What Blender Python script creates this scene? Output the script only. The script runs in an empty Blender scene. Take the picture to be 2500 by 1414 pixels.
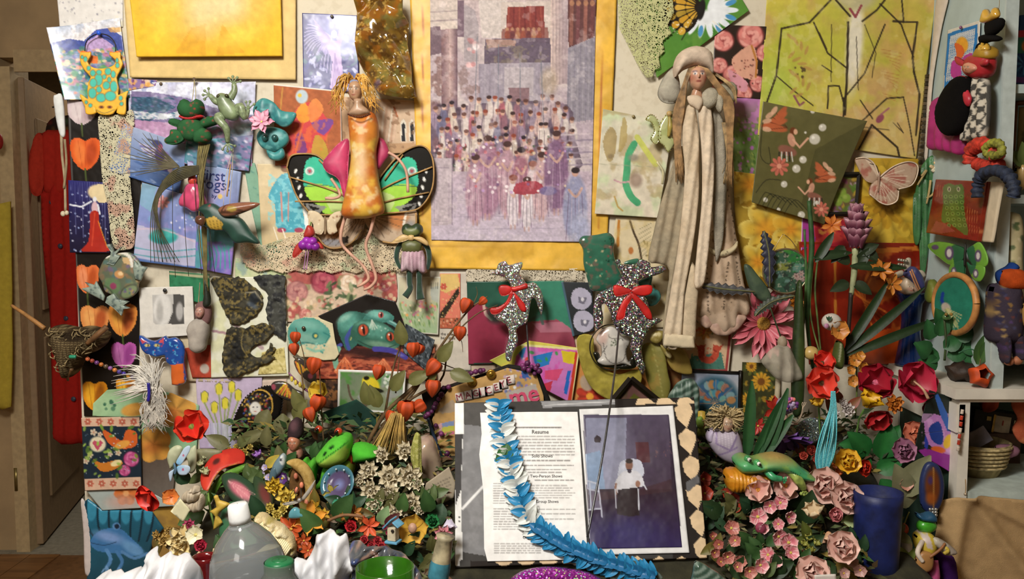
import bpy,math,random
import numpy as np
from mathutils import Vector,Matrix
from mathutils.geometry import delaunay_2d_cdt
# camera, light, exposure
SC=bpy.context.scene
COL=SC.collection
F=2200.0
TH=math.radians(4.5)
CAM=np.array([0.0,-2.2,1.434])
FWD=np.array([0.0,math.cos(TH),-math.sin(TH)])
UPV=np.array([0.0,math.sin(TH),math.cos(TH)])
RTV=np.array([1.0,0.0,0.0])
cd=bpy.data.cameras.new('camera')
cd.sensor_width=36.0
cd.lens=36.0*F/2500.0
cd.clip_start=0.05
co=bpy.data.objects.new('camera',cd)
COL.objects.link(co)
co.location=CAM
co.rotation_euler=(math.pi/2-TH,0,0)
SC.camera=co
wd=bpy.data.worlds.new('world')
SC.world=wd
wd.use_nodes=True
wd.node_tree.nodes['Background'].inputs[0].default_value=(1.0,0.93,0.83,1)
wd.node_tree.nodes['Background'].inputs[1].default_value=0.07
def area(name,loc,target,size,power,col):
 l=bpy.data.lights.new(name,'AREA');l.energy=power;l.size=size;l.color=col;o=bpy.data.objects.new(name,l);COL.objects.link(o);o.location=loc;o.rotation_euler=(Vector(target)-Vector(loc)).to_track_quat('-Z','Y').to_euler();return o
area('ceiling_light',(-0.55,-1.85,2.5),(-0.35,-0.4,0.8),0.45,56,(1.0,0.96,0.89))
area('hall_fill',(-1.7,2.5,2.5),(-1.9,2.2,0.5),0.4,7,(1.0,0.9,0.75))  # lamp added to lift the dark hallway, no fixture there
area('room_fill',(-1.3,-3.0,2.45),(-0.3,0,1.2),0.8,17,(1.0,0.95,0.88))  # added weak fill lamp above and behind the camera
SC.view_settings.view_transform='Standard'
SC.view_settings.look='None'
SC.view_settings.gamma=1.0
SC.view_settings.use_curve_mapping=False
SC.view_settings.exposure=0.1
# pixel -> place helpers
RNG=random.Random(7)
def rays(px,py):
 px=np.asarray(px,float);py=np.asarray(py,float);return FWD+RTV*((px-1250)/F)[...,None]+UPV*((707-py)/F)[...,None]
class Pl:
 def __init__(s,p0,n):
  s.p0=np.array(p0,float);n=np.array(n,float);s.n=n/np.linalg.norm(n)
 def __call__(s,px,py,h=0.0):
  d=rays(px,py);t=((s.p0-CAM)@s.n)/(d@s.n);return CAM+d*t[...,None]+s.n*np.asarray(h,float)[...,None]
 def sc(s,px,py):
  a=s(px,py);return float(np.linalg.norm((a-CAM)@FWD))/F
def W(d):
 return Pl((0,-d,0),(0,-1,0))
def tilt(px,y0,d0,y1,d1):
 a=W(d0)(px,y0);b=W(d1)(px,y1);u=b-a;n=np.array([0,u[2],-u[1]])
 if n[1]>0:
  n=-n
 return Pl(a,n)
SIDE=Pl((1.0,0,0),(-1,0,0))
PILE=Pl((0,-0.12,0.92),(0,-0.422,0.907))
# colour and materials
def hx(c):
 if not isinstance(c,str):
  return np.array(c,float)
 return np.array([int(c[i:i+2],16)for i in(0,2,4)],float)/255.0
def lin(c):
 c=np.asarray(c,float);return np.where(c<=0.04045,c/12.92,((np.clip(c,0,None)+0.055)/1.055)**2.4)
MATS={}
def _base(name):
 m=bpy.data.materials.new(name);m.use_nodes=True;nt=m.node_tree;return m,nt,nt.nodes['Principled BSDF']
def _bump(nt,b,scale,strength,dist=0.002):
 n=nt.nodes.new('ShaderNodeTexNoise');n.inputs['Scale'].default_value=scale;n.inputs['Detail'].default_value=3;tc=nt.nodes.new('ShaderNodeTexCoord');nt.links.new(tc.outputs['Object'],n.inputs['Vector']);bp=nt.nodes.new('ShaderNodeBump');bp.inputs['Strength'].default_value=strength;bp.inputs['Distance'].default_value=dist;nt.links.new(n.outputs[0],bp.inputs['Height']);nt.links.new(bp.outputs[0],b.inputs['Normal'])
def vc(kind='paper'):
 if kind in MATS:
  return MATS[kind]
 rough,spec,coat,bs,bst={'paper':(.75,.25,0,90,.25),'photo':(.32,.5,.25,20,.12),'fabric':(.95,.1,0,700,.5),'glaze':(.18,.6,.6,30,.1),'satin':(.45,.5,0,60,.15),'lace':(.9,.1,0,400,.7),'openlace':(.9,.1,0,400,.7),'rubber':(.4,.5,.1,150,.2),'leaf':(.5,.4,0,80,.3)}[kind];m,nt,b=_base(kind+'_print');a=nt.nodes.new('ShaderNodeAttribute');a.attribute_name='Col';nz=nt.nodes.new('ShaderNodeTexNoise');nz.inputs['Scale'].default_value=55
 nz.inputs['Detail'].default_value=4;tc=nt.nodes.new('ShaderNodeTexCoord');nt.links.new(tc.outputs['Object'],nz.inputs['Vector']);mr=nt.nodes.new('ShaderNodeMapRange');mr.inputs[1].default_value=.25;mr.inputs[2].default_value=.75;mr.inputs[3].default_value=.88;mr.inputs[4].default_value=1.1;nt.links.new(nz.outputs[0],mr.inputs[0]);mx=nt.nodes.new('ShaderNodeVectorMath');mx.operation='SCALE';nt.links.new(a.outputs['Color'],mx.inputs[0])
 nt.links.new(mr.outputs[0],mx.inputs['Scale']);nt.links.new(mx.outputs[0],b.inputs['Base Color']);b.inputs['Roughness'].default_value=rough;b.inputs['Specular IOR Level'].default_value=spec;b.inputs['Coat Weight'].default_value=coat;b.inputs['Coat Roughness'].default_value=.12;_bump(nt,b,bs,bst)
 if kind=='openlace':
  vo=nt.nodes.new('ShaderNodeTexVoronoi');vo.feature='DISTANCE_TO_EDGE';vo.inputs['Scale'].default_value=210;wn=nt.nodes.new('ShaderNodeTexNoise');wn.inputs['Scale'].default_value=60;wn.inputs['Detail'].default_value=1;mm=nt.nodes.new('ShaderNodeVectorMath');mm.operation='MULTIPLY_ADD';nt.links.new(tc.outputs['Object'],wn.inputs['Vector']);nt.links.new(wn.outputs['Color'],mm.inputs[0]);mm.inputs[1].default_value=(.012,.012,.012)
  nt.links.new(tc.outputs['Object'],mm.inputs[2]);nt.links.new(mm.outputs[0],vo.inputs['Vector']);c1=nt.nodes.new('ShaderNodeMath');c1.operation='LESS_THAN';c1.inputs[1].default_value=.15;nt.links.new(vo.outputs['Distance'],c1.inputs[0]);pn=nt.nodes.new('ShaderNodeTexNoise');pn.inputs['Scale'].default_value=70;pn.inputs['Detail'].default_value=2;nt.links.new(tc.outputs['Object'],pn.inputs['Vector'])
  c2=nt.nodes.new('ShaderNodeMath');c2.operation='GREATER_THAN';c2.inputs[1].default_value=.6;nt.links.new(pn.outputs[0],c2.inputs[0]);mxx=nt.nodes.new('ShaderNodeMath');mxx.operation='MAXIMUM';nt.links.new(c1.outputs[0],mxx.inputs[0]);nt.links.new(c2.outputs[0],mxx.inputs[1]);nt.links.new(mxx.outputs[0],b.inputs['Alpha'])
 MATS[kind]=m;return m
def M(col,rough=.6,var=.14,scale=45,bump=.2,bscale=120,metal=0,trans=0,ior=1.45,coat=0,alpha=1,sheen=0,sss=0):
 k=(col if isinstance(col,str)else tuple(col),rough,var,scale,bump,bscale,metal,trans,coat,alpha,sheen)
 if k in MATS:
  return MATS[k]
 m,nt,b=_base('mat_'+(col if isinstance(col,str)else 'c'));c=hx(col);nz=nt.nodes.new('ShaderNodeTexNoise');nz.inputs['Scale'].default_value=scale;nz.inputs['Detail'].default_value=4;tc=nt.nodes.new('ShaderNodeTexCoord');nt.links.new(tc.outputs['Object'],nz.inputs['Vector']);r=nt.nodes.new('ShaderNodeValToRGB');r.color_ramp.elements[0].position=.3;r.color_ramp.elements[1].position=.7;r.color_ramp.elements[0].color=(*lin(c*(1-var)),1)
 r.color_ramp.elements[1].color=(*lin(np.clip(c*(1+var),0,1)),1);nt.links.new(nz.outputs[0],r.inputs[0]);nt.links.new(r.outputs[0],b.inputs['Base Color']);b.inputs['Roughness'].default_value=rough;b.inputs['Metallic'].default_value=metal;b.inputs['Transmission Weight'].default_value=trans;b.inputs['IOR'].default_value=ior;b.inputs['Coat Weight'].default_value=coat;b.inputs['Coat Roughness'].default_value=.1
 b.inputs['Alpha'].default_value=alpha;b.inputs['Sheen Weight'].default_value=sheen
 if bump:
  _bump(nt,b,bscale,bump)
 MATS[k]=m;return m
def gli(key,base,amount=.55,scale=260,metal=.85):
 if key in MATS:
  return MATS[key]
 m,nt,b=_base(key);tc=nt.nodes.new('ShaderNodeTexCoord');v=nt.nodes.new('ShaderNodeTexVoronoi');v.inputs['Scale'].default_value=scale;nt.links.new(tc.outputs['Object'],v.inputs['Vector']);sp=nt.nodes.new('ShaderNodeSeparateColor');nt.links.new(v.outputs['Color'],sp.inputs[0]);hsv=nt.nodes.new('ShaderNodeCombineColor');hsv.mode='HSV';nt.links.new(sp.outputs[0],hsv.inputs[0]);hsv.inputs[1].default_value=.55
 hsv.inputs[2].default_value=1.0;mx=nt.nodes.new('ShaderNodeMix');mx.data_type='RGBA';mx.inputs[6].default_value=(*lin(hx(base)),1);gt=nt.nodes.new('ShaderNodeMath');gt.operation='GREATER_THAN';gt.inputs[1].default_value=1-amount;nt.links.new(sp.outputs[1],gt.inputs[0]);nt.links.new(gt.outputs[0],mx.inputs[0]);nt.links.new(hsv.outputs[0],mx.inputs[7]);nt.links.new(mx.outputs[2],b.inputs['Base Color'])
 b.inputs['Metallic'].default_value=metal;b.inputs['Roughness'].default_value=.22;g=nt.nodes.new('ShaderNodeNewGeometry');sub=nt.nodes.new('ShaderNodeVectorMath');sub.operation='SUBTRACT';nt.links.new(v.outputs['Color'],sub.inputs[0]);sub.inputs[1].default_value=(.5,.5,.5);sc=nt.nodes.new('ShaderNodeVectorMath');sc.operation='SCALE';sc.inputs['Scale'].default_value=1.15;nt.links.new(sub.outputs[0],sc.inputs[0])
 ad=nt.nodes.new('ShaderNodeVectorMath');ad.operation='ADD';nt.links.new(g.outputs['Normal'],ad.inputs[0]);nt.links.new(sc.outputs[0],ad.inputs[1]);nm=nt.nodes.new('ShaderNodeVectorMath');nm.operation='NORMALIZE';nt.links.new(ad.outputs[0],nm.inputs[0]);nt.links.new(nm.outputs[0],b.inputs['Normal']);MATS[key]=m;return m
ORG={}
def tag(o,label,cat,group=None,kind=None):
 if label:
  o['label']=label
 if cat:
  o['category']=cat
 if group:
  o['group']=group
 if kind:
  o['kind']=kind
 return o
def T(name,loc,label,cat,group=None):
 o=bpy.data.objects.new(name,None);o.empty_display_size=.02;COL.objects.link(o);o.location=[float(v)for v in loc];ORG[o.name]=np.array(loc,float);return tag(o,label,cat,group)
def md(name,V,Fc,mat,col=None,smooth=True):
 me=bpy.data.meshes.new(name);V=np.asarray(V,np.float32)
 if isinstance(Fc,np.ndarray):
  k=Fc.shape[1];nf=len(Fc);me.vertices.add(len(V));me.vertices.foreach_set('co',V.ravel());me.loops.add(nf*k);me.loops.foreach_set('vertex_index',Fc.astype(np.int32).ravel());me.polygons.add(nf);me.polygons.foreach_set('loop_start',np.arange(0,nf*k,k,dtype=np.int32));me.update(calc_edges=True)
 else:
  me.from_pydata(V.tolist(),[],[list(map(int,f))for f in Fc]);me.update()
 if smooth:
  me.polygons.foreach_set('use_smooth',np.ones(len(me.polygons),bool))
 if col is not None:
  at=me.color_attributes.new('Col','FLOAT_COLOR','POINT');c=np.ones((len(V),4),np.float32);c[:,:3]=lin(np.clip(col,0,1));at.data.foreach_set('color',c.ravel())
 if mat is not None:
  me.materials.append(mat)
 return me
def mk(name,V,Fc,mat,par=None,col=None,smooth=True,label=None,cat=None,group=None,kind=None):
 V=np.asarray(V,float)
 if par is not None:
  org=ORG[par.name]
 else:
  org=np.array([V[:,0].mean(),V[:,1].mean(),V[:,2].min()])
 me=md(name,V-org,Fc,mat,col,smooth);o=bpy.data.objects.new(name,me);COL.objects.link(o);ORG[o.name]=org
 if par is not None:
  o.parent=par
 else:
  o.location=[float(v)for v in org]
 return tag(o,label,cat,group,kind)
def jm(parts):
 VV,FF,n=[],[],0
 for V,Fc in parts:
  VV.append(np.asarray(V,float));FF+=[[int(i)+n for i in f]for f in Fc];n+=len(V)
 return np.vstack(VV),FF
def boxm(x0,x1,y0,y1,z0,z1):
 V=np.array([[x,y,z]for x in(x0,x1)for y in(y0,y1)for z in(z0,z1)],float);return V,[[0,1,3,2],[4,6,7,5],[0,4,5,1],[2,3,7,6],[0,2,6,4],[1,5,7,3]]
def box(name,x0,x1,y0,y1,z0,z1,mat,par=None,**k):
 V,Fc=boxm(x0,x1,y0,y1,z0,z1);return mk(name,V,Fc,mat,par,smooth=False,**k)
def obox(name,c,ax,half,mat,par=None,bev=0.0,**k):
 c=np.array(c,float);A=np.array(ax,float);V=[];h=np.array(half,float);b=min(bev,min(h)*.5)
 for s in[(i,j,l)for i in(-1,1)for j in(-1,1)for l in(-1,1)]:
  s=np.array(s)
  for a in range(3):
   q=s*h
   for o in range(3):
    if o!=a:
     q[o]-=s[o]*b
   V.append(c+q@A)
 V=np.array(V)
 if b==0:
  V2=V[::3];return mk(name,V2,[[0,1,3,2],[4,6,7,5],[0,4,5,1],[2,3,7,6],[0,2,6,4],[1,5,7,3]],mat,par,smooth=False,**k)
 from mathutils import Vector as Vc
 import bmesh
 bm=bmesh.new()
 for v in V:
  bm.verts.new(v)
 r=bmesh.ops.convex_hull(bm,input=bm.verts);bm.verts.index_update();Fc=[[v.index for v in f.verts]for f in bm.faces];VV=np.array([v.co[:]for v in bm.verts]);bm.free();return mk(name,VV,Fc,mat,par,smooth=False,**k)
def cat(pts,n=6,closed=False):
 p=np.array(pts,float);m=len(p)
 if m<3 and not closed:
  t=np.linspace(0,1,n+1)[:,None];return p[0]*(1-t)+p[-1]*t
 out=[];rng=range(m)if closed else range(m-1)
 for i in rng:
  if closed:
   a,b,c,d=p[i-1],p[i],p[(i+1)%m],p[(i+2)%m]
  else:
   a,b,c,d=p[max(i-1,0)],p[i],p[i+1],p[min(i+2,m-1)]
  for j in range(n):
   t=j/n;out.append(.5*((2*b)+(c-a)*t+(2*a-5*b+4*c-d)*t*t+(3*b-a-3*c+d)*t**3))
 if not closed:
  out.append(p[-1])
 return np.array(out)
def tum(P3,r,seg=8,caps=True):
 P3=np.asarray(P3,float);n=len(P3);r=np.interp(np.linspace(0,1,n),np.linspace(0,1,len(r)),r)if np.ndim(r)else np.full(n,float(r));tg=np.gradient(P3,axis=0);tg/=np.maximum(np.linalg.norm(tg,axis=1),1e-9)[:,None];ref=np.array([0,0,1.0])if abs(tg[0][2])<.9 else np.array([0,1.0,0]);u=np.cross(tg[0],ref);u/=np.linalg.norm(u);V=[]
 for i in range(n):
  u=u-tg[i]*(u@tg[i]);u/=max(np.linalg.norm(u),1e-9);w=np.cross(tg[i],u);a=np.arange(seg)*2*math.pi/seg;V.append(P3[i]+r[i]*(np.cos(a)[:,None]*u+np.sin(a)[:,None]*w))
 V=np.vstack(V);Fc=[[i*seg+j,i*seg+(j+1)%seg,(i+1)*seg+(j+1)%seg,(i+1)*seg+j]for i in range(n-1)for j in range(seg)]
 if caps:
  Fc+=[list(range(seg))[::-1],[(n-1)*seg+j for j in range(seg)]]
 return V,Fc
def tb(name,pts,r,mp,mat,par=None,seg=8,n=5,**k):
 q=np.array([(p[0],p[1],p[2]if len(p)>2 else 0)for p in pts],float);q=cat(q,n);P3=mp(q[:,0],q[:,1],q[:,2]);s=mp.sc(q[0,0],q[0,1]);V,Fc=tum(P3,np.array(r)*s if np.ndim(r)else r*s,seg);return mk(name,V,Fc,mat,par,**k)
def strands(name,paths,r,mp,mat,par=None,seg=4,n=4,**k):
 parts=[]
 for pts in paths:
  q=np.array([(p[0],p[1],p[2]if len(p)>2 else 0)for p in pts],float);q=cat(q,n);parts.append(tum(mp(q[:,0],q[:,1],q[:,2]),np.array(r)*mp.sc(q[0,0],q[0,1])if np.ndim(r)else r*mp.sc(q[0,0],q[0,1]),seg))
 V,Fc=jm(parts);return mk(name,V,Fc,mat,par,**k)
def lam(prof,c,axis=(0,0,1),seg=28):
 ax=np.array(axis,float);ax/=np.linalg.norm(ax);u=np.cross(ax,[0,1,0])
 if np.linalg.norm(u)<.1:
  u=np.cross(ax,[1,0,0])
 u/=np.linalg.norm(u);w=np.cross(ax,u);V=[];a=np.arange(seg)*2*math.pi/seg
 for r,z in prof:
  V.append(np.array(c)+ax*z+max(r,1e-5)*(np.cos(a)[:,None]*u+np.sin(a)[:,None]*w))
 V=np.vstack(V);Fc=[[i*seg+j,i*seg+(j+1)%seg,(i+1)*seg+(j+1)%seg,(i+1)*seg+j]for i in range(len(prof)-1)for j in range(seg)];return V,Fc
def la(name,prof,c,mat,par=None,axis=(0,0,1),seg=28,**k):
 V,Fc=lam(prof,c,axis,seg);return mk(name,V,Fc,mat,par,**k)
def bam(c,r,ax=None,nu=14,nv=9):
 c=np.array(c,float);r=np.array(r,float)if np.ndim(r)else np.full(3,float(r));A=np.eye(3)if ax is None else np.array(ax,float);V=[]
 for i in range(nv+1):
  t=math.pi*i/nv
  for j in range(nu):
   a=2*math.pi*j/nu;V.append(c+(np.array([math.sin(t)*math.cos(a),math.sin(t)*math.sin(a),math.cos(t)])*r)@A)
 Fc=[[i*nu+j,(i+1)*nu+j,(i+1)*nu+(j+1)%nu,i*nu+(j+1)%nu]for i in range(nv)for j in range(nu)];return np.array(V),Fc
def ball(name,px,py,r,mp,mat,par=None,h=0.0,flat=1.0,**k):
 c=mp(px,py,h);s=mp.sc(px,py);rx,ry=(r,r)if not np.ndim(r)else r;V,Fc=bam(c,(rx*s,min(rx,ry)*s*flat,ry*s));return mk(name,V,Fc,mat,par,**k)
def vno(x,y,seed=0):
 xi=np.floor(x).astype(np.int64);yi=np.floor(y).astype(np.int64);fx=x-xi;fy=y-yi;fx=fx*fx*(3-2*fx);fy=fy*fy*(3-2*fy)
 def h(a,b):
  n=(a*374761393+b*668265263+seed*1442695041)&0x7fffffff;n=((n^(n>>13))*1274126177)&0x7fffffff;return((n^(n>>16))&0xffff)/65535.0
 return(h(xi,yi)*(1-fx)+h(xi+1,yi)*fx)*(1-fy)+(h(xi,yi+1)*(1-fx)+h(xi+1,yi+1)*fx)*fy
def fbm(x,y,sc,seed=0,oct=4):
 v,a,tot=0,1.0,0;x=np.asarray(x,float)/sc;y=np.asarray(y,float)/sc
 for o in range(oct):
  v=v+a*vno(x*2**o+17*o,y*2**o+31*o,seed+o);tot+=a;a*=.5
 return v/tot
def ip(x,y,pts):
 c=np.zeros(np.shape(x),bool);p=np.array(pts,float);j=len(p)-1
 for i in range(len(p)):
  xi,yi=p[i];xj,yj=p[j]
  if yi!=yj:
   c^=((yi>y)!=(yj>y))&(x<(xj-xi)*(y-yi)/(yj-yi)+xi)
  j=i
 return c
def sdi(x,y,pts,closed=False):
 p=np.array(pts,float);d=np.full(np.shape(x),1e9);n=len(p)
 for i in range(n if closed else n-1):
  a=p[i];b=p[(i+1)%n];ab=b-a;L=max(ab@ab,1e-9);t=np.clip(((x-a[0])*ab[0]+(y-a[1])*ab[1])/L,0,1);d=np.minimum(d,(x-a[0]-t*ab[0])**2+(y-a[1]-t*ab[1])**2)
 return np.sqrt(d)
class Pt:
 def __init__(s,x,y):
  s.x=np.asarray(x,float);s.y=np.asarray(y,float);s.c=np.full((len(s.x),3),.8)
 def _m(s,k,col,a=1.0):
  k=np.clip(k*a,0,1)[:,None];s.c=s.c*(1-k)+hx(col)*k;return s
 def f(s,col):
  s.c[:]=hx(col);return s
 def g(s,c0,c1,x0,y0,x1,y1,box=None,a=1):
  dx,dy=x1-x0,y1-y0;t=np.clip(((s.x-x0)*dx+(s.y-y0)*dy)/(dx*dx+dy*dy),0,1)[:,None];cc=hx(c0)*(1-t)+hx(c1)*t;k=np.ones(len(s.x))if box is None else((s.x>=box[0])&(s.x<=box[2])&(s.y>=box[1])&(s.y<=box[3])).astype(float);k=(k*a)[:,None];s.c=s.c*(1-k)+cc*k;return s
 def e(s,cx,cy,rx,ry,col,rot=0,a=1,soft=.12):
  i=np.nonzero((np.abs(s.x-cx)<max(rx,ry)*1.4+2)&(np.abs(s.y-cy)<max(rx,ry)*1.4+2))[0]
  if len(i)==0:
   return s
  r=math.radians(rot);dx,dy=s.x[i]-cx,s.y[i]-cy;u=(dx*math.cos(r)+dy*math.sin(r))/rx;v=(-dx*math.sin(r)+dy*math.cos(r))/ry;q=np.sqrt(u*u+v*v);sf=max(soft,.7/max(min(rx,ry),.5));k=(np.clip((1+sf-q)/(2*sf),0,1)*a)[:,None];s.c[i]=s.c[i]*(1-k)+hx(col)*k;return s
 def p(s,pts,col,a=1,sm=0):
  if sm:
   pts=cat(pts,sm,True)
  return s._m(ip(s.x,s.y,pts).astype(float),col,a)
 def l(s,pts,w,col,a=1,sm=0):
  if sm:
   pts=cat(pts,sm)
  q=np.array(pts,float);lo,hi=q.min(0)-w-2,q.max(0)+w+2;i=np.nonzero((s.x>lo[0])&(s.x<hi[0])&(s.y>lo[1])&(s.y<hi[1]))[0]
  if len(i)==0:
   return s
  d=sdi(s.x[i],s.y[i],q);k=(np.clip((w/2+.6-d)/1.2,0,1)*a)[:,None];s.c[i]=s.c[i]*(1-k)+hx(col)*k;return s
 def n(s,col,sc,th=.5,a=1,seed=0,soft=.06,asp=1.0,reg=None):
  v=fbm(s.x,s.y*asp,sc,seed);k=np.clip((v-th)/soft,0,1)
  if reg is not None:
   k=k*s.reg(reg)
  return s._m(k,col,a)
 def reg(s,r):
  if len(r)==4 and not np.ndim(r[0]):
   return((s.x>=r[0])&(s.x<=r[2])&(s.y>=r[1])&(s.y<=r[3])).astype(float)
  return ip(s.x,s.y,r).astype(float)
 def m(s,amt=.25,sc=14,seed=3):
  v=fbm(s.x,s.y,sc,seed);s.c=s.c*(1+(v-.5)[:,None]*2*amt);return s
 def d(s,n,box,r0,r1,cols,seed=1,asp=(1,1),a=1,ang=None,soft=.2):
  R=random.Random(seed)
  for _ in range(n):
   r=R.uniform(r0,r1);s.e(R.uniform(box[0],box[2]),R.uniform(box[1],box[3]),r,r*R.uniform(*asp),R.choice(cols),R.uniform(0,180)if ang is None else ang+R.uniform(-15,15),a*R.uniform(.7,1),soft)
  return s
 def fl(s,cx,cy,r,n,col,mid=None,rot=0,deep=.4,rm=.25,edge=None):
  dx,dy=s.x-cx,s.y-cy;q=np.hypot(dx,dy);t=np.arctan2(dy,dx)+math.radians(rot);R=r*(1-deep+deep*np.abs(np.cos(n*t/2)));k=np.clip((R-q)/1.2+.5,0,1);s._m(k,col);s.c*=(1-.25*(k*(1-np.abs(np.cos(n*t/2))))[:,None])
  if edge:
   s._m(k*np.clip((q/np.maximum(R,1e-6)-.6)/.4,0,1),edge)
  if mid:
   s.e(cx,cy,r*rm,r*rm,mid)
  return s
 def rose(s,cx,cy,r,c0,c1,c2):
  s.e(cx,cy,r*1.02,r*.98,c2)
  for rr,n,q,o in((.56,6,.46,.3),(.36,5,.36,1.0),(.18,3,.26,.5)):
   for i in range(n):
    a=o+2*math.pi*i/n;x,y=cx+r*rr*math.cos(a),cy+r*rr*math.sin(a);d=math.degrees(a);s.e(x-r*.03*math.cos(a),y-r*.03*math.sin(a),r*q*.82,r*q*1.08,c2,d,.8,.15);s.e(x+r*.05*math.cos(a),y+r*.05*math.sin(a),r*q*.72,r*q,c0 if i%2 else c1,d,.95,.2)
  s.e(cx,cy,r*.12,r*.12,c2,0,.9,.4);return s
def clr(x,y,paint):
 if callable(paint):
  q=Pt(x,y);paint(q);return q.c
 return np.tile(hx(paint),(len(x),1))
def card(name,cor,d,paint,label=None,cat='picture',mat='paper',res=2.4,curl=None,th=.0012,par=None,mp=None,group=None,wob=.0015):
 mp=mp or W(d);c=np.array(cor,float);w=max(np.linalg.norm(c[1]-c[0]),np.linalg.norm(c[2]-c[3]));h=max(np.linalg.norm(c[3]-c[0]),np.linalg.norm(c[2]-c[1]));nx,ny=max(2,int(w/res)+1),max(2,int(h/res)+1);u,v=np.meshgrid(np.linspace(0,1,nx),np.linspace(0,1,ny));u=u.ravel();v=v.ravel();q=(c[0]*((1-u)*(1-v))[:,None]+c[1]*(u*(1-v))[:,None]+c[2]*(u*v)[:,None]+c[3]*((1-u)*v)[:,None]);hh=th+wob*(fbm(q[:,0],q[:,1],70,len(name))-.5)*2
 if curl is not None:
  hh=hh+curl(u,v)
 V=mp(q[:,0],q[:,1],hh);C=clr(q[:,0],q[:,1],paint);idx=np.arange(nx*ny).reshape(ny,nx);Fq=np.stack([idx[:-1,:-1],idx[1:,:-1],idx[1:,1:],idx[:-1,1:]],-1).reshape(-1,4);loop=np.concatenate([idx[0,:],idx[1:,-1],idx[-1,-2::-1],idx[-2:0:-1,0]]);B=V[loop]-mp.n*th;nb=len(loop);n0=len(V);k=np.arange(nb);Fs=np.stack([loop,np.roll(loop,-1),n0+(k+1)%nb,n0+k],-1);V=np.vstack([V,B]);C=np.vstack([C,C[loop]*.9+.05])
 return mk(name,V,np.vstack([Fq,Fs]),vc(mat)if isinstance(mat,str)else mat,par,C,label=label,cat=cat if par is None else None,group=group)
def sh(name,out,mp,paint,th=.004,dome=0.0,R=None,res=5,mat='paper',par=None,label=None,cat=None,group=None,sm=4,h=0.0,two=False,lift=None,kind=None):
 o=ccl(out,sm)if sm else dens(out,res*1.5);x0,y0=o.min(0);x1,y1=o.max(0);gx,gy=np.meshgrid(np.arange(x0+res*.5,x1,res),np.arange(y0+res*.5,y1,res*.87));gx=gx+(np.arange(gx.shape[0])%2)[:,None]*res*.5;gx=gx.ravel();gy=gy.ravel();k=ip(gx,gy,o);gx,gy=gx[k],gy[k]
 if len(gx):
  dd=sdi(gx,gy,o,True);k=dd>res*.45;gx,gy=gx[k],gy[k]
 nb=len(o);pts=[Vector((a,b))for a,b in o]+[Vector((a,b))for a,b in zip(gx,gy)];r=delaunay_2d_cdt(pts,[],[list(range(nb))],1,1e-4);q=np.array([(p.x,p.y)for p in r[0]]);T3=[list(f)for f in r[2]];bd=sdi(q[:,0],q[:,1],o,True);isb=bd<1e-2
 if R is None:
  R=max(bd.max(),1e-3)
 t=np.clip(bd/R,0,1);prof=np.sqrt(np.clip(1-(1-t)**2,0,1));hf=h+th/2+dome*prof;hb=h-th/2-(dome*prof if two else 0)
 if lift is not None:
  lf=lift(q[:,0],q[:,1]);hf=hf+lf;hb=hb+lf
 Vf=mp(q[:,0],q[:,1],hf);Vb=mp(q[:,0],q[:,1],hb);C=clr(q[:,0],q[:,1],paint);n=len(q);Fc=[]
 for a,b,c in T3:
  s=(q[b,0]-q[a,0])*(q[c,1]-q[a,1])-(q[b,1]-q[a,1])*(q[c,0]-q[a,0]);f=[a,c,b]if s>0 else[a,b,c];Fc.append(f);Fc.append([f[0]+n,f[2]+n,f[1]+n])
 bi=[i for i in r[3][0:0]];cnt={}
 for a,b,c in T3:
  for e in((a,b),(b,c),(c,a)):
   kx=(min(e),max(e));cnt[kx]=cnt.get(kx,0)+1
 for(a,b),v in cnt.items():
  if v==1:
   Fc.append([a,b,b+n]);Fc.append([a,b+n,a+n])
 me=mk(name,np.vstack([Vf,Vb]),np.array(Fc),vc(mat)if isinstance(mat,str)else mat,par,np.vstack([C,C]),label=label,cat=cat,group=group,kind=kind);return me
def jag(p,amp=2.5,step=6,seed=1):
 R=random.Random(seed);return[(x+R.uniform(-amp,amp),y+R.uniform(-amp,amp))for x,y in dens(cat(p,4,True),step)]
def ccl(p,n):
 return cat(p,n,True)
def dens(p,step):
 p=np.array(p,float);out=[]
 for i in range(len(p)):
  a,b=p[i],p[(i+1)%len(p)];k=max(1,int(np.linalg.norm(b-a)/step))
  for j in range(k):
   out.append(a+(b-a)*j/k)
 return np.array(out)
def text(name,s,px,py,size,mp,mat,par,rot=0,h=.0005,font_bold=False):
 cu=bpy.data.curves.new(name,'FONT');cu.body=s;cu.size=1.0;cu.extrude=0.0;cu.resolution_u=2
 if font_bold:
  cu.offset=.018
 o=bpy.data.objects.new(name,cu);COL.objects.link(o);dg=bpy.context.evaluated_depsgraph_get();me=bpy.data.meshes.new_from_object(o.evaluated_get(dg));V=np.array([v.co[:]for v in me.vertices]);Fc=[list(p.vertices)for p in me.polygons];bpy.data.objects.remove(o);bpy.data.meshes.remove(me);r=math.radians(rot);x=px+size*(V[:,0]*math.cos(r)+V[:,1]*math.sin(r));y=py-size*(-V[:,0]*math.sin(r)+V[:,1]*math.cos(r))
 return mk(name,mp(x,y,h),Fc,mat,par,smooth=False)
PET={}
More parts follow.
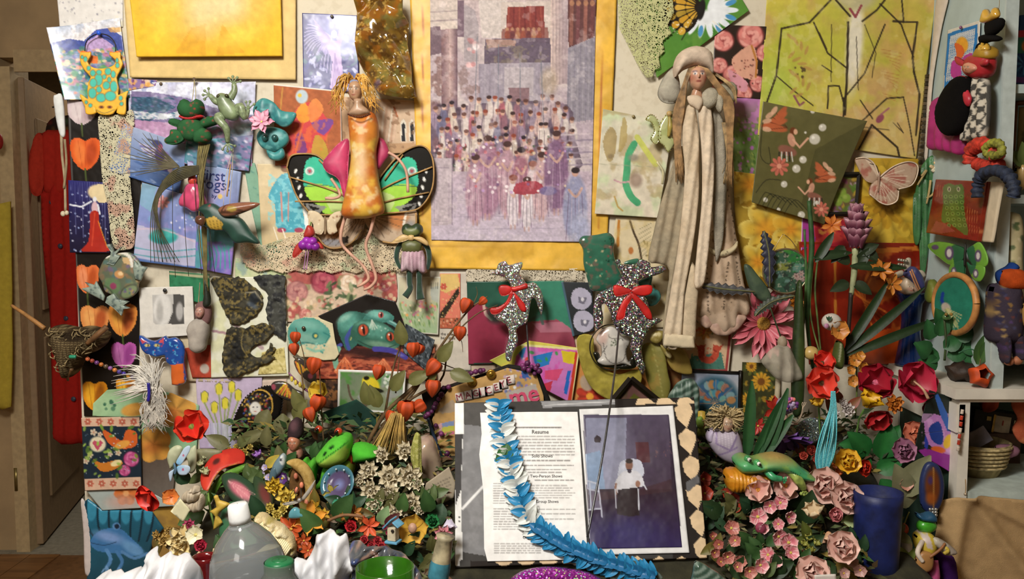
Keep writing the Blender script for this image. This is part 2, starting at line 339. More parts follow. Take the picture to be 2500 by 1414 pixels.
def pem(L,Wd,cup,bend,tip,c0,c1,ce,nu=7,nv=6,ruff=0.0,mat='satin'):
 key=(L,Wd,cup,bend,tip,c0,c1,ce,ruff,mat)
 if key in PET:
  return PET[key]
 V,C=[],[]
 for i in range(nu+1):
  u=i/nu
  if tip<=.55:
   w=Wd*math.sqrt(max(math.sin(math.pi*min((u*.97+.02)**1.6,1)),.004))
  else:
   w=Wd*(math.sin(math.pi*min(1,u*.93+.05))**tip)*(.35+.65*u)
  for j in range(nv+1):
   v=j/nv*2-1;z=bend*L*u*u+cup*Wd*v*v*(.4+.6*u)+ruff*L*math.sin(v*7+1)*u*u;V.append((L*u*(1-.06*v*v),w*v,z));t=u;c=hx(c0)*(1-t)+hx(c1)*t
   if ce:
    k=max(0,max(abs(v),u)-.6)/.4*.8;c=c*(1-k)+hx(ce)*k
   C.append(c)
 n=len(V);V=np.array(V);Fq=[[i*(nv+1)+j,(i+1)*(nv+1)+j,(i+1)*(nv+1)+j+1,i*(nv+1)+j+1]for i in range(nu)for j in range(nv)];me=md('petal',V,Fq,vc(mat),np.array(C));PET[key]=me;return me
def link(name,me,par,mw):
 o=bpy.data.objects.new(name,me);COL.objects.link(o);ORG[o.name]=ORG[par.name];o.parent=par;o.matrix_parent_inverse=Matrix();o.matrix_basis=Matrix.Translation(-Vector(ORG[par.name]))@mw if par.parent is None or True else mw;return o
def frame(c,nrm,spin=0.0):
 nrm=Vector(nrm).normalized();q=nrm.to_track_quat('Z','Y');return Matrix.Translation(Vector([float(v)for v in c]))@q.to_matrix().to_4x4()@Matrix.Rotation(spin,4,'Z')
def rp(par,me,fr,n,tiltdeg,r0=0.0,off=0.0,z=0.0,jit=.06,R=RNG,sub=None):
 for i in range(n):
  a=2*math.pi*i/n+off+R.uniform(-jit,jit)*3;mw=fr@Matrix.Rotation(a,4,'Z')@Matrix.Translation((r0,0,z))@Matrix.Rotation(-math.radians(tiltdeg+R.uniform(-6,6)),4,'Y');link('petal',me,par,mw)
def bloom(par,c,nrm,r,kind,cs,mid='d8b040',spin=0.0,sub=None):
 if sub:
  e=bpy.data.objects.new(sub,None);e.empty_display_size=.01;COL.objects.link(e);e.parent=par;e.location=[float(v)for v in(np.array(c,float)-ORG[par.name])];ORG[e.name]=np.array(c,float);par=e
 fr=frame(c,nrm,spin);r=round(r,3);c0,c1,ce=(list(cs)+[None,None])[:3];c1=c1 or c0;org=np.array(c,float)
 if kind=='poppy':
  rp(par,pem(r,r*.72,.22,.10,.5,c0,c1,ce,ruff=.03),fr,3,22,0,.3);rp(par,pem(r*.95,r*.7,.25,.12,.5,c0,c1,ce,ruff=.03),fr,3,42,0,1.3,r*.04);cen=.2
 elif kind=='rose':
  rp(par,pem(r,r*.6,.3,.06,.5,c1,c1,ce),fr,5,18,0,.2);rp(par,pem(r*.8,r*.52,.4,.1,.5,c0,c1,ce),fr,5,42,0,.9,r*.05);rp(par,pem(r*.62,r*.42,.5,.1,.5,c0,c0,ce),fr,4,62,0,.4,r*.08);rp(par,pem(r*.5,r*.3,.6,.05,.5,c0,c0,c0),fr,3,78,0,0,r*.1);cen=.1
 elif kind=='daisy':
  rp(par,pem(r,r*.19,.3,.02,.6,c0,c1,ce),fr,20,8,r*.08);rp(par,pem(r*.75,r*.13,.3,.05,.6,c0,c1,ce),fr,14,24,r*.06,.2,r*.03);cen=.22
 elif kind=='lily':
  rp(par,pem(r,r*.34,.4,-.12,.7,c0,c1,ce),fr,6,25,r*.05);cen=.12
 elif kind=='blossom':
  rp(par,pem(r,r*.5,.35,.08,.5,c0,c1,ce),fr,5,20);cen=.16
 elif kind=='tulip':
  rp(par,pem(r*1.5,r*.75,.75,-.25,.55,c0,c1,ce),fr,3,72,r*.3,.2);rp(par,pem(r*1.45,r*.7,.75,-.22,.55,c0,c1,ce),fr,3,66,r*.4,1.25);cen=.3
 else:
  rp(par,pem(r,r*.35,.3,.05,.6,c0,c1,ce,ruff=.08),fr,8,12);rp(par,pem(r*.8,r*.35,.4,.1,.6,c0,c1,ce,ruff=.1),fr,7,38,0,.3);rp(par,pem(r*.6,r*.3,.4,.1,.6,c0,c1,ce,ruff=.1),fr,6,62,0,.7);cen=.12
 z=Vector(nrm).normalized();ax=np.array(fr.to_3x3().transposed());V,Fc=bam(org+np.array(z)*r*.08,(r*cen,r*cen,r*cen*.6),ax,10,6);mk('flower_center',V,Fc,M(mid,.8,.3,300,.6,500),par)
def fw(name,px,py,r,kind,cs,label,mp,mid='d8b040',nrm=None,h=.02,cat='flower',group=None,stem=None,spin=None):
 c=mp(px,py,h);s=mp.sc(px,py);n=np.array(nrm if nrm is not None else(RNG.uniform(-.25,.25),-1,RNG.uniform(.1,.45)),float);t=T(name,c,label,cat,group);bloom(t,c,n,r*s,kind,cs,mid,RNG.uniform(0,6)if spin is None else spin)
 if stem:
  q=cpt(stem);P3=np.vstack([[c-n/np.linalg.norm(n)*.01],mp(q[:,0],q[:,1],h-.03)]);V,Fc=tum(P3,.0022,6);mk('stem',V,Fc,M('4a6a2c',.6),t)
 return t
def cpt(p):
 return cat(np.array([(a[0],a[1])for a in p],float),5)
def lm(L,Wd,c0,c1,fold=.25,bend=-.15,tip=.8,mat='leaf',nu=6):
 key=('leaf',L,Wd,c0,c1,fold,bend,tip,mat)
 if key in PET:
  return PET[key]
 V,C=[],[]
 for i in range(nu+1):
  u=i/nu;w=Wd*max(math.sin(math.pi*(u**.8)*.97+.06),0)**tip
  for v in(-1,-.5,0,.5,1):
   V.append((L*u,w*v,bend*L*u*u+fold*abs(v)*w));k=1-abs(v)*.9;C.append(hx(c0)*(1-k*.45)+hx(c1)*k*.45)
 Fq=[[i*5+j,(i+1)*5+j,(i+1)*5+j+1,i*5+j+1]for i in range(nu)for j in range(4)];me=md('leaf',np.array(V),Fq,vc(mat),np.array(C));PET[key]=me;return me
def pl(par,me,px,py,ang,mp,h=.01,tiltx=0.0,up=20,name='leaf'):
 c=mp(px,py,h);a=math.radians(ang);x=Vector((math.cos(a),0,math.sin(a)));x=(x+Vector((0,-1,0))*math.tan(math.radians(up))).normalized();nz=Vector((0,-1,.35+tiltx));y=nz.cross(x).normalized();z=x.cross(y).normalized();mw=Matrix((x,y,z)).transposed().to_4x4();mw.translation=Vector([float(v)for v in c]);return link(name,me,par,mw)
def pin(px,py,mp,par,col='b0a090',r=4,h=.004):
 ball('pin',px,py,r,mp,M(col,.25,0,metal=.6),par,h=h,flat=.7)
# the room
def paper_wall(name,col,speck):
 m,nt,b=_base(name);tc=nt.nodes.new('ShaderNodeTexCoord');n1=nt.nodes.new('ShaderNodeTexNoise');n1.inputs['Scale'].default_value=60;n1.inputs['Detail'].default_value=6;nt.links.new(tc.outputs['Object'],n1.inputs['Vector']);r=nt.nodes.new('ShaderNodeValToRGB');r.color_ramp.elements[0].position=.36;r.color_ramp.elements[0].color=(*lin(hx(speck)),1);r.color_ramp.elements[1].position=.5;r.color_ramp.elements[1].color=(*lin(hx(col)),1)
 nt.links.new(n1.outputs[0],r.inputs[0]);nt.links.new(r.outputs[0],b.inputs['Base Color']);b.inputs['Roughness'].default_value=.85;_bump(nt,b,90,.3);return m
def pkm(name,c0,c1):
 m,nt,b=_base(name);tc=nt.nodes.new('ShaderNodeTexCoord');mp_=nt.nodes.new('ShaderNodeMapping');mp_.inputs['Scale'].default_value=(1,12,1);n=nt.nodes.new('ShaderNodeTexNoise');n.inputs['Scale'].default_value=4;n.inputs['Detail'].default_value=5;nt.links.new(tc.outputs['Object'],mp_.inputs['Vector']);nt.links.new(mp_.outputs[0],n.inputs['Vector']);r=nt.nodes.new('ShaderNodeValToRGB');r.color_ramp.elements[0].color=(*lin(hx(c0)),1)
 r.color_ramp.elements[1].color=(*lin(hx(c1)),1);r.color_ramp.elements[0].position=.3;r.color_ramp.elements[1].position=.7;nt.links.new(n.outputs[0],r.inputs[0]);nt.links.new(r.outputs[0],b.inputs['Base Color']);b.inputs['Roughness'].default_value=.45;return m
XL=-1.065
HB=.939
MW=paper_wall('wallpaper','d2c8b2','cabfa8')
TAN=M('a98f6a',.85,.06,8,.15)
box('wall_back',XL,2.62,0.0,.12,0,2.62,MW,kind='structure')
box('wall_right',2.62,2.74,-3.7,.12,0,2.62,M('cdc0a6',.85,.05),kind='structure')
box('wall_behind_camera',-3.2,2.74,-3.82,-3.7,0,2.62,M('cdc0a6',.85,.06),kind='structure')
box('wall_left',-3.2,-3.08,-3.7,1.6,0,2.62,M('cdc0a6',.85,.07),kind='structure')
wl=box('wall_doorway',-3.2,-2.13,1.6,1.72,0,2.62,TAN,kind='structure')
box('header',-2.13,-.6,1.6,1.72,2.10,2.62,TAN,wl)
box('wall_hall',-3.2,1.0,3.6,3.72,0,2.62,M('8d7656',.9,.05),kind='structure')
box('wall_hall_side',-3.2,-3.08,1.72,3.6,0,2.62,M('8d7656',.9,.06),kind='structure')
box('ceiling',-3.2,2.74,-3.82,3.72,2.62,2.72,M('d8cfbc',.9,.04),kind='structure')
fl=box('floor',-3.2,2.74,-3.82,1.55,-.06,0,M('7a5634',.5,.1),kind='structure')
WOOD=pkm('floorboards','6e4a2a','9a6c3e')
for i in range(9):
 x=-3.05+i*.125;box('plank',x,x+.122,-.4,1.545,0,.006,WOOD,fl)
box('floor_hall',-3.2,1.0,1.55,3.6,-.06,.004,M('8a8474',.8,.08),kind='structure')
box('trim_1',-2.06,-.6,1.585,1.6,2.04,2.13,M('b59c74',.6,.05),kind='structure')
box('trim_2',-2.13,-2.072,1.575,1.72,0,2.06,M('b8a078',.6,.06),kind='structure')
box('baseboard_hall',-3.08,1.0,3.585,3.6,0,.1,M('7a674c',.6),kind='structure')
dd=T('door_1',(-2.05,1.62,0),None,None)
dd['kind']='structure'
dv=np.array([-.22,.97,0])/np.linalg.norm([-.22,.97])
dn=np.array([dv[1],-dv[0],0])
hp=np.array([-2.048,1.64,0])
dc=hp+dv*.40-dn*.02+np.array([0,0,1.02])
obox('door_leaf',dc,[dv,dn,(0,0,1)],(.40,.02,1.005),M('93795a',.6,.05),dd,.003)
for zc,hz in((.55,.36),(1.45,.42)):
 obox('door_panel',hp+dv*.40+dn*.003+np.array([0,0,zc]),[dv,dn,(0,0,1)],(.27,.006,hz),M('8a7152',.6,.05),dd,.005)
BRASS=M('8a7a4a',.35,.1,metal=.8)
hg=la('hinge',[(.001,-.05),(.009,-.05),(.009,.05),(.001,.05)],W(-1.58)(40,1170),BRASS,dd,seg=12)
obox('hinge_leaf',W(-1.585)(46,1170),np.eye(3),(.016,.003,.045),BRASS,dd,.001)
# red dress and other clothes by the door
def fo(amp,sc,seed=1,slope=0.0):
 def f(x,y):
  return amp*(np.sin((x+slope*y)/sc*2*math.pi+1.5*fbm(x,y,90,seed))*.6+(fbm(x,y*.25,sc*1.6,seed)-.5)*1.6)
 return f
DRESS=W(-1.70)
t=T('red_dress',DRESS(150,1085),'long red dress with dark buttons hanging in the doorway','dress')
sh('skirt',[(104,470),(150,440),(232,440),(246,1080),(150,1086),(130,1070),(122,800),(108,600)],DRESS,'a8241c',.01,.03,40,9,'fabric',t,sm=0,lift=fo(.018,34,3))
sh('bodice',[(92,330),(120,318),(232,316),(232,470),(150,480),(108,472),(100,420)],DRESS,'b02c20',.01,.03,30,9,'fabric',t,sm=0,lift=fo(.012,30,4))
sh('sleeve',[(95,330),(80,380),(74,440),(88,476),(110,470),(118,400),(112,335)],DRESS,'b23424',.01,.03,None,8,'fabric',t,h=.02)
for i,(x,y)in enumerate(((137,494),(158,600),(172,775),(160,858),(186,865),(190,970))):
 ball('button',x,y,6,DRESS,M('3a4050',.4),t,h=.04,flat=.5)
tb('belt',[(150,972),(175,968),(200,972)],3,DRESS,M('2a2020',.7),t)
t=T('patterned_blouse',W(-1.74)(150,440),'dark floral blouse on a hanger behind the red dress','blouse')
sh('body',[(118,300),(150,285),(230,290),(230,460),(150,470),(124,430),(112,350)],W(-1.74),lambda q:q.f('2c2018').d(60,(110,285,230,470),3,8,['6a4a20','5a2018','3a4a30','7a6030'],4),.01,.02,None,8,'fabric',t)
tb('hanger',[(128,262),(140,262),(136,285),(116,306),(170,300)],2,W(-1.74),M('30261c',.5),t)
sh('yellow_scarf',[(0,498),(26,492),(32,700),(34,860),(30,992),(8,1000),(-30,990),(-30,500)],W(-1.50),'b9a13c',.01,.02,None,9,'fabric',None,'mustard yellow cloth hanging down the door jamb','scarf',sm=0,lift=fo(.012,30,6))
ball('red_trinket',-2,345,(9,20),W(-1.48),M('8a2018',.4),None,label='small dark red ornament at the edge above the yellow cloth',cat='ornament')
# blue hutch on a base shelf unit
BLUE=M('a9b7b4',.7,.06,12,.15)
WHT=M('d9d2c4',.55,.05,20,.1)
GRN=M('22382c',.7,.1)
HX1=2.2
t=T('base_shelf_unit',((HB+HX1)/2,-.165,0),'white shelf unit with a dark green inside below the blue hutch','shelf unit')
box('top',HB-.015,HX1,-.345,-.003,1.058,1.08,WHT,t)
box('post',HB,HB+.022,-.335,-.30,0,1.058,WHT,t)
box('post',HB,HB+.022,-.04,-.004,0,1.058,WHT,t)
box('post',HX1-.03,HX1,-.335,-.30,0,1.045,WHT,t)
box('side_panel',HB+.004,HB+.016,-.30,-.04,0,1.045,GRN,t)
box('apron',HB-.006,HB+.012,-.335,-.01,.985,1.045,WHT,t)
box('back_panel',HB+.022,HX1,-.02,-.006,0,1.045,GRN,t)
box('shelf',HB+.022,HX1-.03,-.33,-.02,.835,.857,M('b9c4bc',.6,.06),t)
box('rail',HB+.022,HX1-.03,-.335,-.325,1.05,1.058,WHT,t)
t=T('blue_hutch',(1.5,-.165,1.08),'pale blue open bookcase standing on the white shelf unit','bookcase')
box('side',1.0,1.02,-.335,-.003,1.08,2.35,BLUE,t)
box('side',HX1-.02,HX1,-.335,-.003,1.08,2.35,BLUE,t)
box('back_panel',1.02,HX1-.02,-.016,-.004,1.08,2.35,M('9aa8a4',.7,.06),t)
for z,th_ in((1.13,.035),(1.465,.018),(1.69,.018),(2.33,.018)):
 box('shelf',1.02,HX1-.02,-.33,-.016,z,z+th_,BLUE,t)
box('face_strip',.998,1.024,-.342,-.335,1.08,2.35,M('b5c0bc',.6,.05),t)
# papers and pictures on the wall
# top left corner
card('torn_paper',[(139,-20),(300,-20),(300,66),(146,66)],.003,lambda q:q.f('d9d6d2').d(40,(140,0,300,60),1,3,['9a98a0','b0aeb0']).n('d8d0b0',30,.55,.7,5,reg=(225,0,300,70)),'white torn paper tucked above the bright village landscape print')
def landscape(q):
 q.g('8fa5c8','d8d6da',120,50,140,110);q.n('e8e4e6',24,.5,.8,2,reg=(120,40,330,110));q.p([(130,108),(170,95),(205,100),(235,72),(270,68),(300,90),(320,120),(320,140),(130,140)],'3f4f9a');q.p([(215,100),(240,85),(275,110),(290,130),(200,130)],'b59ac8');q.st=None;q.p([(110,132),(330,126),(330,260),(110,260)],'7f8ca4');q.d(420,(125,120,330,250),3,9,['3a8a6a','2f6f78','c78a9a','d8b060','e0c070','5a58a0','b06a8a','4f9a60','e8d0b0','7a9ac0','d0705a'],8,(.4,.9),.85,10)
 q.d(40,(150,180,320,240),4,8,['2a7a7a','3a8aa0','4a9a70'],9);q.d(6,(190,150,230,180),3,6,['f0e8e0','e0a090'],3);q.p([(222,135),(240,138),(238,156),(220,154)],'d8743a');q.p([(262,68),(298,66),(298,78),(270,80)],'d8a050',.7);q.m(.2,5)
card('landscape_print',[(120,70),(292,43),(318,238),(164,246)],.010,landscape,'bright painted village and hills print, top corner by the doorway',mat='photo',res=2,curl=lambda u,v:.02*np.clip(.4-u,0,1)**2*4)
card('landscape_strip',[(310,192),(384,196),(380,210),(312,222)],.009,lambda q:q.f('8a70a0').d(60,(310,190,385,222),2,5,['d8a050','e0b070','6a3a6a','b05a5a','4a5a9a','e8c8a0']),'narrow sliver of patterned print under the tan mount')
# yellow painting on tan mount
t=T('yellow_painting',W(.02)(512,195),'glowing yellow abstract painting on a tan mount','painting')
card('mount',[(302,-20),(722,-20),(722,195),(318,189)],.014,lambda q:q.f('dcbf80').m(.06,60),par=t,res=6)
def yell(q):
 q.g('e2c43a','deb02c',500,0,500,140);q.e(512,-10,180,130,'dca93c',0,.9,.25);q.e(512,-20,120,90,'dcc27c',0,.9,.6);q.p([(470,70),(430,130),(505,138),(505,60)],'d2962c',.55);q.p([(545,60),(600,130),(530,138)],'d2962c',.55);q.e(500,30,35,50,'dccfa4',0,.6,.6);q.e(560,10,40,40,'dccfa4',0,.7,.6);q.e(585,90,50,22,'f2cc50',-20,.6,.5);q.e(400,60,30,60,'f2cc44',20,.5,.6);q.m(.05,8)
card('painted_sheet',[(318,-20),(686,-20),(690,138),(337,140)],.026,yell,par=t,res=3,th=.008)
def purple_fairy(q):
 q.g('22225c','3a3c84',740,30,870,220);q.e(835,85,48,55,'8f96c6',0,1,.25);q.e(790,60,40,30,'8a8cc4',0,.7,.6)
 for k in range(16):
  a=math.radians(150+k*8);q.l([(810,90),(810+45*math.cos(a),90-40*math.sin(a)-5),(810+64*math.cos(a)-3,90-60*math.sin(a)+k*2)],2.2,'b9b0dc',.85,4)
 q.p([(808,95),(765,45),(785,110),(770,140),(806,130)],'9a8ac6',.75);q.p([(822,95),(835,50),(842,80),(830,120)],'b6a4d8',.8);q.e(816,84,7,9,'e6dede');q.p([(806,100),(826,100),(832,130),(842,215),(806,216),(812,150),(800,120)],'b9a2d2')
 for k in range(5):
  q.l([(818,130),(812+k*6,216)],1.4,'8f78b4')
 q.d(46,(742,120,790,216),4,11,['b4b8dc','4a6a80','9a9cc8','2c3a6c','3a3c84'],5,(.3,.6));q.d(22,(838,130,872,216),4,9,['b8bcdc','4a6a80','7a7cb0'],6,(.3,.6))
t=T('fairy_card',W(.02)(808,222),'purple moonlit fairy postcard pinned by its top edge','postcard')
card('postcard',[(738,32),(872,38),(877,226),(741,217)],.008,purple_fairy,par=t,res=2,mat='photo')
pin(811,41,W(.010),t,'6a6458')
# large gold-mounted poster, print replaced by a generic hazy garden crowd
def crowd(q):
 q.g('b7a6a6','a698ac',1050,0,1050,590);q.n('c9bcb8',46,.5,.7,4,.15);q.p([(1050,0),(1122,0),(1122,58),(1050,66)],'c2b4ac');q.l([(1050,30),(1122,26)],2,'8f7f82',.8);q.l([(1050,52),(1122,48)],3,'8f7f82',.8);q.p([(1050,66),(1078,64),(1078,130),(1050,136)],'6a5660',.9);q.g('6a5058','b49a98',1076,0,1098,0,(1078,66,1098,352));q.g('c0a6a2','5c4652',1098,0,1120,0,(1098,66,1118,352));q.n('8a6a68',12,.58,.5,5,.1,reg=(1078,66,1118,352))
 q.p([(1072,56),(1124,54),(1120,70),(1076,72)],'cabcb2');q.p([(1066,350),(1130,348),(1136,384),(1060,386)],'c4b8b8');q.p([(1118,0),(1134,0),(1132,90),(1118,90)],'74606c');q.p([(1134,10),(1160,26),(1168,60),(1168,150),(1132,150)],'9f9498');q.p([(1168,0),(1240,0),(1226,92),(1176,92)],'c4b9b4');q.d(10,(1140,95,1168,160),3,8,['d8b0b0','b07a7c','e0d0d0'],31);q.p([(1222,6),(1344,2),(1344,100),(1222,104)],'c4b6ae')
 q.p([(1238,18),(1328,14),(1330,96),(1236,98)],'7e3a36')
 for k in range(7):
  q.l([(1242+k*13,18),(1240+k*14,92)],4,['9a5044','662a2c'][k%2],.7)
 q.p([(1226,70),(1338,66),(1340,104),(1222,104)],'7e4a44',.75)
 for k in range(7):
  q.e(1238+k*13,72,4,5,'a87a60');q.e(1238+k*13,86,6,11,['8a4a3c','6a3a3c','9a6a50'][k%3])
 q.p([(1184,96),(1345,92),(1345,156),(1182,156)],'5f5262',.95);q.p([(1186,96),(1260,98),(1258,112),(1190,118)],'a08074',.9);q.n('7c7064',10,.54,.7,14,.08,reg=(1184,110,1345,156));q.g('c9b4ac','a08e94',1344,0,1384,0,(1344,0,1386,206))
 for x in(1350,1358,1366,1374):
  q.l([(x,0),(x,204)],1.6,'8c7a80',.75)
 q.p([(1386,0),(1456,0),(1453,88),(1388,118)],'5e3c3c')
 for x,c in((1396,'8c5c50'),(1412,'74464a'),(1430,'9a6458'),(1446,'6c4040')):
  q.l([(x,0),(x-2,106)],9,c,.8);q.e(x,8,6,7,'a8785c',0,.9)
 q.p([(1386,118),(1453,90),(1450,292),(1384,300)],'8b8590')
 for i in range(9):
  q.l([(1389+i*7,116-i*3),(1387+i*7,298)],2,['756e80','a39ca6'][i%2],.6)
 q.p([(1168,156),(1345,152),(1345,256),(1168,256)],'978e9a')
 for i in range(15):
  q.l([(1172+i*12,158),(1172+i*12,254)],2,['7f7686','aaa2aa'][i%2],.6)
 q.p([(1232,165),(1302,165),(1302,235),(1232,235)],'b4aaae',.8);q.p([(1242,215),(1292,215),(1292,250),(1242,250)],'7a5a60',.8);q.e(1340,200,20,34,'a89684',0,.8,.3);q.n('7c5e5a',16,.5,.75,9,.1,reg=(1052,138,1080,320));q.n('806864',18,.5,.6,10,.1,reg=(1118,160,1172,260));q.p([(1052,300),(1120,262),(1250,248),(1385,256),(1400,330),(1396,430),(1060,430)],'5b4c5c',.85,3);q.d(220,(1056,262,1398,430),5,12,['4a3a4a','6a586a','8a7484','a89498','3c2e3a','7a5a60','b8a4a0'],22,(1.1,2.0),.85,0)
 Rk=random.Random(8)
 for row in range(5):
  for i in range(17):
   x=1068+i*20+Rk.uniform(-7,7)+row*3;y=246+row*32+Rk.uniform(-9,9)+(14 if i<4 or i>14 else 0);g=Rk.choice(['cbbcae','b8a4a8','98869a','c8a8a0','7c6a80','d2c6c0','8f6470','6c6a86','a8606a']);q.e(x+Rk.uniform(-4,4),y+26,9,24,g,Rk.uniform(-12,12),.92,.2);q.l([(x-3,y+12),(x-4,y+44)],2,'5a4656',.5);q.e(x,y,5.2,6.4,Rk.choice(['b8917f','a87c6c','c49c88']),0,.97);q.e(x+Rk.uniform(-1,1),y-4.5,6.2,4.6,Rk.choice(['3a2828','5a3a34','8a4434','2c2228','6a4a44']),0,.97)
 q.d(150,(1060,330,1396,432),1.6,4,['d8b8b8','e4d8d8','b0505a','c87a80','d8c49a','4c5a4c','a884b0'],23,(.7,1),.95)
 for k in range(4):
  x=1165+k*52;q.l([(x,90+k*20),(x-6+k*4,300)],1.8,'6a707c',.8)
 q.g('b4a2b0','c0b4c4',1050,420,1050,590,(1050,418,1446,590),.92);q.p([(1052,386),(1104,386),(1104,548),(1052,552)],'b5a7ae');q.l([(1104,386),(1104,548)],3,'877888',.8);q.l([(1060,410),(1096,410),(1096,540),(1060,540),(1060,410)],2,'998a98',.8)
 for i in range(7):
  q.l([(1370,330+i*15),(1450,326+i*15)],4,['c0b2b8','85788a'][i%2],.8)
 for y in(490,530,560):
  q.l([(1104,y),(1446,y-4)],1.6,'9c90a4',.7)
 for x,y,w,h,c in((1190,440,36,92,'9a7288'),(1160,470,24,76,'ab8898'),(1238,446,24,84,'b08c98'),(1272,452,22,76,'9c6878'),(1300,470,18,60,'cdbcc0'),(1322,462,22,74,'c0a0a4'),(1358,428,30,92,'7d5d7c'),(1252,500,14,56,'d6ccd0'),(1286,505,14,56,'d8d0d4'),(1404,510,30,84,'8e90ae')):
  q.e(x,y,w,h,c,0,.93,.1)
  for k in range(5):
   q.l([(x-w*.5+k*w*.26,y-h*.45),(x-w*.75+k*w*.38,y+h*.9)],2,['5f4660','d0bcc8'][k%2],.5)
  q.e(x,y-h-4,8,9.5,'b89082');q.e(x+1,y-h-10,10.5,7.5,['2f2428','7a3f34','4a3230'][x%3]);q.l([(x-w*.5,y-h*.55),(x+2,y-h*.35),(x+w*.55,y-h*.6)],6,'bf9a8c',.9,3)
  for k in(-5,5):
   q.l([(x+k,y+h*.9),(x+k,y+h*1.05)],4,'b8948a',.7)
 q.p([(1262,448),(1316,444),(1322,470),(1258,474)],'9c3a46',.9,3);q.e(1338,466,22,11,'6f6490',0,.9);q.d(60,(1130,350,1380,470),2,4.5,['e6dade','c8707a','b090c0','dcc8a8','7a5a80','e8e0e0'],25);q.e(1415,560,24,40,'a3a6c0',0,.8,.2);q.n('dcd0d0',20,.6,.25,9);q.m(.14,5,5)
t=T('gold_poster',W(.02)(1250,655),'tall mauve crowd-scene poster on wrinkled gold paper','poster')
def goldp(q):
 q.f('e0b040').m(.12,60,4);q.n('c79228',34,.56,.35,8);q.l([(1033,0),(1030,600)],2.5,'a5541c',.8);q.l([(1472,0),(1460,560)],2.5,'a5541c',.8);q.l([(1030,600),(1460,604)],2,'b8862a',.8)
card('gold_paper',[(1000,-20),(1506,-20),(1480,662),(1028,655)],.010,goldp,par=t,res=5,mat='satin',wob=.004)
card('print',[(1050,-20),(1456,-20),(1442,591),(1053,586)],.014,crowd,par=t,res=2.0,wob=.001)
# upper right pictures
def monarch(q):
 q.g('5a8a34','3f7a2e',1600,190,1800,20);q.n('6f9a40',50,.5,.5,3)
 for a in range(-60,200,20):
  r=math.radians(a);q.e(1722+45*math.cos(r),25+34*math.sin(r),34,8,'e8ecf0',a,1);q.e(1722+66*math.cos(r),25+52*math.sin(r),14,6,'3f8ac0' if a%40 else 'dfe8f0',a,.9)
 q.l([(1740,52),(1765,74)],4,'e8e8e0');q.p([(1622,0),(1704,0),(1706,40),(1690,70),(1668,80),(1640,66),(1618,56)],'1d140c',1,4)
 for rr,rx in((26,11),(50,13),(74,10)):
  for k in range(6):
   a=math.radians(128+k*17);q.e(1710+rr*math.cos(a),18+rr*math.sin(a),rx,rx*.5+rr*.05,['c7962c','a88a30','d0a43c'][(k+rr)%3],math.degrees(a),1,.1)
 for k in range(7):
  a=math.radians(120+k*17);q.l([(1710,18),(1710+92*math.cos(a),18+92*math.sin(a))],2.4,'1a120a',.95)
 q.e(1712,24,9,26,'1c1a18',10);q.d(20,(1622,55,1690,82),1,2,['e8e0d0'],4)
card('monarch_photo',[(1545,-20),(1800,-20),(1828,26),(1604,190)],.012,monarch,'monarch butterfly photo on green, above the robed doll',mat='photo',res=2.2)
sh('green_lace',[(1507,-15),(1640,-15),(1646,30),(1630,60),(1640,82),(1618,100),(1622,125),(1608,140),(1612,165),(1598,172),(1594,188),(1578,190),(1560,165),(1540,125),(1512,70)],W(.022),'bcbc88',.0008,.0,None,4,'openlace',None,'pale green lace scrap overlapping the monarch photo','lace',sm=0)
def rosesp(q):
 q.f('2e221c')
 for x,y,r in((1765,100,26),(1832,88,32),(1868,130,22),(1756,160,20),(1850,205,20),(1790,185,26),(1816,228,20),(1752,215,18)):
  q.rose(x,y,r,'d8847c','e8a59a','9a4444')
 q.p([(1786,150),(1800,130),(1835,110),(1848,140),(1846,190),(1822,192),(1800,180)],'d6a088',1,4);q.p([(1778,170),(1800,182),(1826,205),(1818,225),(1795,215),(1782,195)],'d494a0',1,4);q.l([(1835,112),(1847,150),(1845,188)],5,'b87a3a');q.d(26,(1790,140,1840,215),1.5,2.5,['4a2a28','8a4a40'],3)
card('rose_photo',[(1746,60),(1871,65),(1856,242),(1738,232)],.008,rosesp,'photo of pink roses with a matching pink butterfly',mat='photo',res=2.2)
def meadow(q):
 q.g('b878b0','6f8a4a',1800,240,1800,330);q.n('c884c0',20,.5,.8,3,reg=(1770,240,1870,300));q.d(120,(1770,290,1860,430),2,6,['6f8a3c','5a7a30','8a9a4a','4a6a2a','a0a85a'],5,(.3,.6),1,70);q.d(40,(1770,300,1850,425),2,5,['c07ac0','b060b0','d090c0'],6)
card('meadow_photo',[(1778,240),(1862,240),(1846,425),(1775,425)],.006,meadow,'photo of a meadow with purple flowers behind the robed doll',mat='photo',res=2.5)
